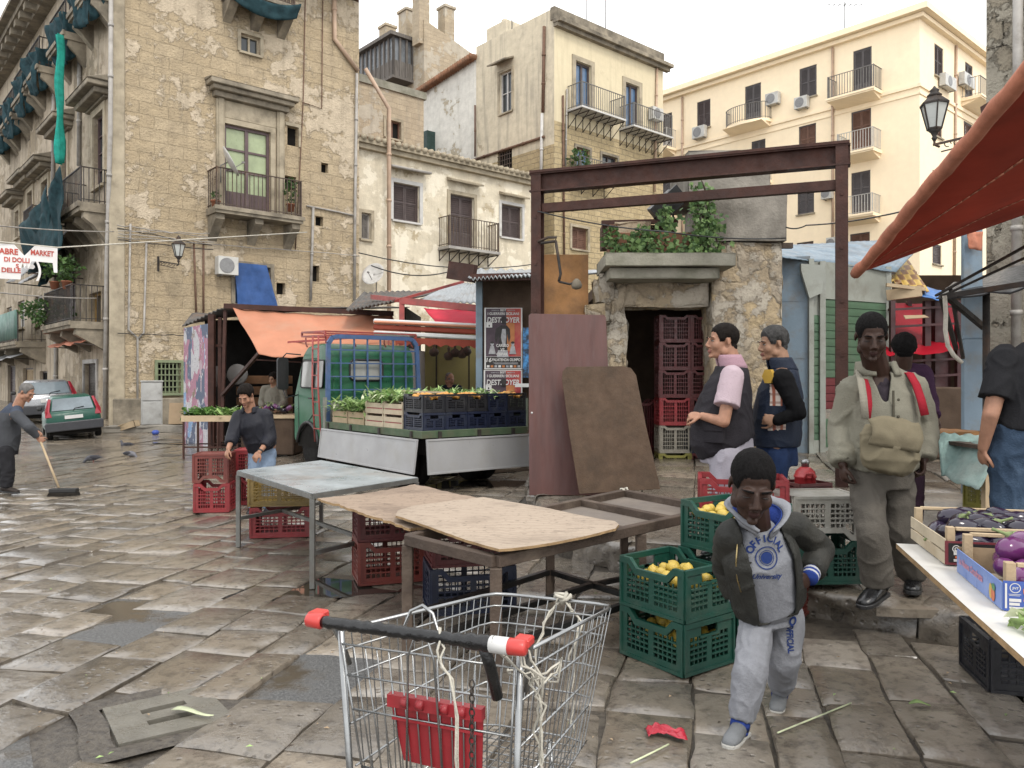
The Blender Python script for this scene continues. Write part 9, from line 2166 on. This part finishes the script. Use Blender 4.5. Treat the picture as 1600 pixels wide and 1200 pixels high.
def armsV(p, c, t): return dict(elL=p(c-2, t+152, -.27), wrL=p(c-36, t+143, -.14), elR=p(c-4, t+152, .25), wrR=p(c-38, t+147, .06), hdL=V((-1, .3, .05)), hdR=V((-1, -.35, -.1)), hnL=V((0, .6, -.8)), hnR=V((0, -.6, -.8)), cuL=.75, cuR=.75)
vm, j, R, ro = standing_left('stocky man in dark vest and pink shirt standing by the ruin, hands before him', 1133, 5.95, 507, 1.10, 1.04, 1.2, SK_R, (H_BRN, dict(thick=.007, rough=.0015)), armsV, None)
F_VEST = fab('aubergine grey vest', (.033,.03,.036), .2, .3, 6, .75); F_PINK = fab('pale pink shirt', (.56,.43,.48), .06); F_LT = fab('pale lilac trousers', (.42,.4,.46), .1, .3, 5)
finish(legs(j, 1.04, .115, .09, .075, .165, .19, .02), 'trousers', [F_LT], vm, .011, 4, .012, 7, 3)
for u in 'RL': shoe(vm, j['an'+u], j['toe'+u], 1.1, mat('black shoe leather', (0,0,0)), M_black, .09)
mb = torso(j, 1.04, [(.2, .17, .17, .03), (1.0, .185, .15, .02), (1.5, .17, .115, .0), (1.9, .08, .075, .0)])
for u in 'LR': a, e = j['sh'+u], j['el'+u]; mb.limb(a, a.lerp(e, .25), .085, .088); mb.tube([a.lerp(e, .2), a.lerp(e, .66)], [.088, .095], 16)
finish(mb, 'shirt', [F_PINK], vm, .01, 3, .006, 8, 3)
collar(vm, j['neck']+V((.01, 0, -.05)), (0, 1, 0), .083, .088, .1, fab('rose collar', (.5,.3,.36), .08), -.035, 'collar', V((-1, 0, 0)), .35)
mb = torso(j, 1.04, [(.03, .185, .21, .01), (.14, .195, .23, .035), (.45, .197, .228, .05), (.85, .2, .19, .03), (1.15, .195, .165, .015), (1.5, .185, .135, .0), (1.82, .135, .115, .0)])
finish(mb, 'vest', [F_VEST], vm, .011, 4, .01, 7, 9, fold=.002)
mb = MB(); q = P(1117, 676, 5.76)-ro
mb.push(T(*q) @ RZ(-.75)); mb.box(-.075, .07, -.012, .03, -.075, .045); mb.box(-.08, .075, -.022, -.0125, .01, .055); mb.build('cargo_pocket', F_VEST, vm, bevel=.015, segs=2)
def armsN(p, c, t): return dict(elL=p(c+36, t+133, -.27), wrL=p(c+2, t+146, -.22), elR=p(c+20, t+140, .22), wrR=p(c-8, t+150, .16), hdL=V((-1, .3, .1)), hdR=V((-1, 0, -.3)), hnL=V((0, 1, 0)), cuL=.8)
nm, j, R, ro = standing_left('grey haired man in a navy jacket with tartan panels, hand in pocket, facing left', 1212, 6.15, 511, 1.05, 1.03, 1., SK_L, (H_SALT, dict(thick=.013, rough=.005, top=.01, fr=45)), armsN, None, tilt=-.12)
F_NAVY = fab('navy gilet', (.014,.024,.05), .2, .3, 6, .6); F_BLK = fab('black jersey', (.008,.008,.009), .2, .2); F_DEN = fab('dark denim', (.022,.045,.12), .25, .35, 8)
s_ = NT('tartan lining'); tc_ = s_.n('TexCoord').outputs['Object']; wv1 = s_.n('TexWave', p_bands_direction='X'); s_.set(wv1.inputs['Vector'], tc_); wv1.inputs['Scale'].default_value = 6; wv2 = s_.n('TexWave', p_bands_direction='Z'); s_.set(wv2.inputs['Vector'], tc_); wv2.inputs['Scale'].default_value = 5
F_TAR = s_.bsdf(s_.mix(s_.ramp(wv2.outputs['Fac'], .75, .85, 0, .6), s_.mix(s_.ramp(wv1.outputs['Fac'], .6, .75), (.6, .52, .46), (.3, .09, .05)), (.22, .1, .07)), .8)
finish(legs(j, 1.03, .1, .078, .07, .15, .145, .02), 'jeans', [F_DEN], nm, .011, 4, .012, 7, 3)
for u in 'RL': shoe(nm, j['an'+u], j['toe'+u], 1.1, mat('black shoe leather', (0,0,0)), M_black, .09)
mb = MB();
for u in 'LR': mb.limb(j['sh'+u], j['el'+u], .082, .06); mb.limb(j['el'+u], j['wr'+u].lerp(j['el'+u], .05), .056, .045)
finish(mb, 'sleeve', [F_BLK], nm, .01, 4, .008, 8, 4)
mb = torso(j, 1.03, [(.1, .175, .175, .01), (.25, .18, .185, .015), (.6, .185, .182, .02), (1.0, .19, .17, .01), (1.5, .185, .135, .0), (1.82, .135, .115, .0)]); zc0 = j['chest'].z
def tm(c, n):
 q = P(0, 0, 1);
 if n.y > .2: return 0
 px = 800+(c.x+ro.x)/(c.y+ro.y)*F; py = HY-(c.z+ro.z-H)/(c.y+ro.y)*F
 if 1212 < px < 1238 and 553 < py < 566: return 1
 if 1203 < px < 1222 and 600 < py < 634: return 1
 if 1200 < px < 1228 and 652 < py < 672: return 1
 return 0
finish(mb, 'gilet', [F_NAVY, F_TAR], nm, .009, 4, .008, 7, 9, matfn=tm)
collar(nm, j['neck']+V((.01, 0, -.05)), (0, 1, 0), .083, .088, .1, F_NAVY, -.035, 'collar', V((-1, 0, 0)), .35, .014)
mb = MB(); q = P(1200, 588, 5.985)-ro; mb.push(T(*q) @ RZ(-.9)); mb.prism([(.05*cos(2*pi*i/6), .06*sin(2*pi*i/6)) for i in range(6)], -.006, .03, 'y'); mb.build('badge', mat('yellow badge', (.7,.42,.03), .2, .6, 4, 0), nm)
Yt_ = 4.55; p = lambda px, py, dy=0.: P(px, py, Yt_+dy); z0 = zpav(Yt_)
J = dict(head=p(1640, 470, -.0), neck=p(1634, 526), chest=p(1628, 590), pelvis=p(1608, 690), shR=p(1694, 556), shL=p(1570, 562), elL=p(1548, 648, -.05), wrL=p(1536, 700, .02), elR=p(1730, 640), wrR=p(1715, 715), hipL=p(1580, 708), hipR=p(1640, 708), fwd=V((0, 1, 0)), hdL=V((.1, .3, -.9)), hnL=V((.9, 0, 0)), cuL=.8)
for u, dx in (('L', -.1), ('R', .12)): x = J['pelvis'].x+dx; J['kn'+u] = V((x, Yt_-.0, z0+.52)); J['an'+u] = V((x, Yt_-.05, z0+.09)); J['toe'+u] = V((x, Yt_+.12, z0+.04))
J['shL'], J['shR'] = J['shL'], J['shR']
ro = V((J['pelvis'].x, Yt_, z0))
tm_, j, R = person('man in a black T-shirt and blue jeans seen from behind at the right edge', ro, J, 1.1, (.1, 1, 0), 1.05, SK_R, LIP_L, (H_BRN, dict(thick=.008)))
finish(legs(j, 1.08, .115, .092, .085, .185, .14, .02), 'jeans', [fab('washed blue denim', (.055,.095,.16), .3, .4, 5, .85, (.12,.18,.26), .35)], tm_, .011, 4, .013, 7, 3, fold=.003)
for u in 'RL': shoe(tm_, j['an'+u], j['toe'+u], 1.1, mat('black shoe leather', (0,0,0)), M_black, .09)
mb = torso(j, 1.05, [(.12, .205, .16, .0), (.5, .212, .165, .0), (1.0, .23, .155, .0), (1.45, .21, .125, .0), (1.8, .12, .09, .0), (1.95, .075, .07, 0)])
for u in 'LR': a, e = j['sh'+u], j['el'+u]; mb.limb(a, a.lerp(e, .3), .09, .086); mb.tube([a.lerp(e, .2), a.lerp(e, .72)], [.088, .09], 16)
finish(mb, 't_shirt', [fab('washed black cotton', (.022,.022,.025), .2, .25, 6)], tm_, .01, 4, .012, 6, 6)
Ys = 10.55; p = lambda px, py, dy=0.: P(px, py, Ys+dy); z0 = 0.0
J = dict(head=p(42, 613), neck=p(27, 634), chest=p(14, 656), pelvis=p(8, 700), shR=p(26, 648, -.17), shL=p(22, 646, .17), elR=p(46, 668, -.22), wrR=p(59, 684, -.12), elL=p(44, 664, .2), wrL=p(60, 676, .1), hipR=p(9, 705, -.09), hipL=p(7, 705, .09), knR=p(13, 735, -.1), knL=p(8, 735, .12), anR=p(10, 760, -.1), anL=p(4, 758, .14), toeR=p(27, 767, -.12), toeL=p(20, 765, .12), fwd=V((1, 0, 0)), hdR=V((.6, .2, -.6)), hdL=V((.6, -.2, -.5)), hnR=V((0, .9, -.3)), hnL=V((0, -.9, -.3)), cuR=.95, cuL=.95)
ro = V((p(8, 0).x, Ys, 0)); sw, j, R = person('grey haired street sweeper in a grey sweater bending over a broom', ro, J, .98, (.86, -.1, -.5), .92, SK_R, LIP_L, (H_GRY, dict(thick=.006, front=.02)), shut=.6, voxel=.008)
finish(legs(j, .92, .105, .085, .08, .15, .16, .02), 'trousers', [fab('charcoal trousers', (.03,.03,.034), .2, .3)], sw, .012, 4, .013, 7, 3)
for u in 'RL': shoe(sw, j['an'+u], j['toe'+u], .95, mat('brown boot', (.04,.03,.024), .3, .6, 5, .1), M_black, .085)
mb = torso(j, .92, [(-.05, .165, .17, .0), (.3, .175, .18, .0), (.7, .18, .175, -.01), (1.0, .185, .165, -.02), (1.5, .165, .13, -.01), (1.93, .105, .1, .0)]); sleeves(mb, j, .92, .082, .07, .048, .93)
F_SW = fab('grey marl sweater', (.085,.09,.1), .15, .5, 6)
def swm(c, n): return 1 if (c.z > j['chest'].z+.1 and (c-j['neck']).length < .24 and n.z > -.2) else 0
finish(mb, 'sweater', [F_SW, fab('slate blue collar yoke', (.065,.08,.115), .15, .4)], sw, .01, 4, .009, 7, 3, matfn=swm)
br = thing('broom', 'long wooden handled broom with a wide black head sweeping the wet slabs', 'broom', (P(96, 766, 10.3).x, 10.3, 0)); iv = Matrix.Translation(-br.location)
mb = MB(); mb.push(iv); mb.tube([P(58, 676, 10.47), P(92, 762, 10.3)], .014, 8); mb.build('handle', M_wood, br)
mb = MB(); mb.push(RZ(.12)); mb.box(-.14, .2, -.05, .05, .05, .1); mb.k = 1; mb.prism([(-.16, .0), (.22, .0), (.2, .05), (-.14, .05)], -.06, .06, 'y'); mb.build('brush', [M_black, mat('dark bristles', (.03,.026,.022), .4, .9, 30, .6)], br, bevel=.006)
Yc = 9.0; p = lambda px, py, dy=0.: P(px, py, Yc+dy)
J = dict(head=p(384, 618, -.12), neck=p(391, 641, .0), chest=p(397, 662, .03), pelvis=p(410, 700, .12), shR=p(374, 652, -.02), shL=p(415, 650, .02), elR=p(364, 682, -.12), wrR=p(357, 701, -.28), elL=p(422, 684, -.02), wrL=p(406, 706, -.2), hipR=p(400, 708, .12), hipL=p(419, 708, .12), knR=p(398, 748, -.02), knL=p(418, 748, .0), anR=p(396, 792, .1), anL=p(420, 792, .1), toeR=p(390, 800, -.08), toeL=p(416, 800, -.08), hdR=V((-.15, -.4, -.8)), hdL=V((-.5, -.4, -.7)), hnR=V((.5, .6, 0)), hnL=V((.2, .8, 0)), cuR=.5, cuL=.45)
ro = V((p(408, 0).x, Yc+.1, 0)); cm, j, R = person('dark haired man in a dark jacket and jeans bending over the red crates', ro, J, .97, (-.1, -.8, -.55), .95, SK_R, LIP_L, (H_BRN, dict(thick=.013, rough=.004, top=.008, fr=45)), shut=.7, voxel=.007)
finish(legs(j, .95, .1, .08, .07, .15, .12, .02), 'jeans', [fab('light blue denim', (.22,.3,.42), .18, .35, 6)], cm, .011, 4, .012, 7, 3)
for u in 'RL': shoe(cm, j['an'+u], j['toe'+u], 1., M_black, M_black, .085)
mb = torso(j, .95, [(.02, .18, .15, .0), (.4, .19, .155, .02), (1.0, .195, .15, .01), (1.5, .175, .12, .0), (1.9, .09, .085, .0)]); sleeves(mb, j, .95, .09, .078, .06, .62)
finish(mb, 'jacket', [fab('blue black windcheater', (.016,.017,.026), .25, .3, 6, .6)], cm, .01, 4, .01, 7, 6)
collar(cm, j['neck']+V((0, 0, -.03)), (1, 0, 0), .085, .085, .07, fab('blue black windcheater', (0,0,0)), -.0, 'collar')
mb = MB(); d = (j['wrL']-j['elL']).normalized(); c = j['wrL']-d*.02; mb.tube([c, c+d*.018], .031, 12); mb.build('watch', M_black, cm)
def behind(label, px, Y, pyh, hs, s, top_m, leg_m, face, skinm, hk, z0, extra=None, voxel=.009, arms=None, top_name='jacket'):
 hd = P(px, pyh, Y); k = s; x = hd.x
 J = dict(head=hd, neck=hd+V((0, .02, -.15*k)), chest=hd+V((0, .03, -.35*k)), pelvis=hd+V((0, .04, -.68*k)), shR=hd+V((-.18*k, .03, -.21*k)), shL=hd+V((.18*k, .03, -.21*k)), elR=hd+V((-.23*k, .0, -.48*k)), elL=hd+V((.23*k, 0, -.48*k)), wrR=hd+V((-.16*k, -.2, -.58*k)), wrL=hd+V((.16*k, -.2, -.58*k)), hipR=hd+V((-.09*k, .04, -.73*k)), hipL=hd+V((.09*k, .04, -.73*k)))
 if arms: J.update(arms(hd, k))
 for u, dx in (('R', -.1), ('L', .1)): zz = J['hip'+u].z-z0; J['kn'+u] = V((x+dx*k, Y, z0+zz*.55)); J['an'+u] = V((x+dx*k, Y+.02, z0+.09)); J['toe'+u] = V((x+dx*k, Y-.15, z0+.03))
 ro = V((x, Y, z0)); t, j, R = person(label, ro, J, hs, face, s, skinm, LIP_L if skinm is not SK_D else LIP_D, hk, voxel=voxel)
 if leg_m: finish(legs(j, s, .1, .08, .07, .155, .13, .01), 'trousers', [leg_m], t, .012, 4, .01, 7, 2)
 mb = torso(j, s, [(.0, .18, .15, .0), (.5, .185, .155, .0), (1.0, .19, .15, .0), (1.5, .17, .12, 0), (1.88, .09, .085, 0)]); sleeves(mb, j, s, .085, .075, .055, .92); finish(mb, top_name, [top_m], t, .011, 4, .01, 7, 4)
 for u in 'RL': shoe(t, j['an'+u], j['toe'+u], s, extra or M_black, M_black, .085)
 return t, j
behind('woman with short black hair walking behind the khaki parka man, mostly hidden by him', 1412, 6.7, 546, 1.02, .97, fab('plum knit top', (.05,.02,.05), .2), fab('plum leggings', (.03,.014,.026), .2), (.35, 1, 0), SK_D, (H_BLK, dict(thick=.025, rough=.006, fr=50)), zpav(6.7), mat('red shoe', (.4,.02,.03), .2, .5, 4, 0))
behind('stallholder in a beige grey jacket behind the mirror of the green lorry', 427, 15.6, 592, 1.0, .98, fab('beige grey jacket', (.27,.25,.2), .12), fab('dark work trousers', (.03,.03,.03)), (-.4, -1, -.3), SK_L, (H_BRN, dict(thick=.013, rough=.004, top=.008, fr=45)), zroad(15.6))
behind('balding man in dark clothes seated low before the ochre stall wall', 703, 15.9, 592, .98, .95, fab('dark blue work jacket', (.015,.02,.035)), fab('dark work trousers', (0,0,0)), (.8, -.5, -.35), SK_R, (H_GRY, dict(thick=.005, bald=1)), zroad(15.9))
cam = bpy.data.cameras.new('camera'); co = bpy.data.objects.new('camera', cam); COL.objects.link(co); scene.camera = co
co.location = (0, 0, H); co.rotation_euler = (pi/2, 0, 0)
cam.sensor_width = 36; cam.lens = F/1600*36; cam.shift_y = (HY-600)/1600; cam.clip_end = 900; cam.clip_start = .05
w = bpy.data.worlds.new('World'); scene.world = w; w.use_nodes = True
nt = w.node_tree; nt.nodes.clear()
out = nt.nodes.new('ShaderNodeOutputWorld'); bg = nt.nodes.new('ShaderNodeBackground'); sky = nt.nodes.new('ShaderNodeTexSky')
SUN_EL, SUN_AZ = radians(52), radians(152)
sky.sky_type = 'NISHITA'; sky.sun_disc = False; sky.sun_elevation = SUN_EL; sky.sun_rotation = SUN_AZ; sky.dust_density = 3
tc = nt.nodes.new('ShaderNodeTexCoord'); nz = nt.nodes.new('ShaderNodeTexNoise'); nz.inputs['Scale'].default_value = 1.6; nz.inputs['Detail'].default_value = 6
nt.links.new(tc.outputs['Generated'], nz.inputs['Vector'])
cl = nt.nodes.new('ShaderNodeMix'); cl.data_type = 'RGBA'; nt.links.new(nz.outputs['Fac'], cl.inputs[0]); cl.inputs[6].default_value = (12.3, 12.5, 12.8, 1); cl.inputs[7].default_value = (14.6, 14.5, 14.3, 1)
mx = nt.nodes.new('ShaderNodeMix'); mx.data_type = 'RGBA'; mx.inputs[0].default_value = .86
nt.links.new(sky.outputs[0], mx.inputs[6]); nt.links.new(cl.outputs[2], mx.inputs[7])
nt.links.new(mx.outputs[2], bg.inputs[0]); bg.inputs[1].default_value = .1; nt.links.new(bg.outputs[0], out.inputs[0])
sun = bpy.data.lights.new('sun', 'SUN'); so = bpy.data.objects.new('sun', sun); COL.objects.link(so)
sun.energy = 1.1; sun.angle = radians(14); sun.color = (1, .95, .87)
dv = V((sin(SUN_AZ)*cos(SUN_EL), cos(SUN_AZ)*cos(SUN_EL), sin(SUN_EL)))
so.rotation_euler = dv.to_track_quat('Z', 'Y').to_euler(); so.location = (0, 0, 40)
vs_ = scene.view_settings; vs_.view_transform = 'Standard'; vs_.look = 'None'; vs_.gamma = 1; vs_.exposure = .75; vs_.use_curve_mapping = False
scene.cycles.max_bounces = 8; scene.cycles.diffuse_bounces = 4; scene.cycles.glossy_bounces = 3; scene.cycles.transparent_max_bounces = 6
scene.cycles.use_denoising = True
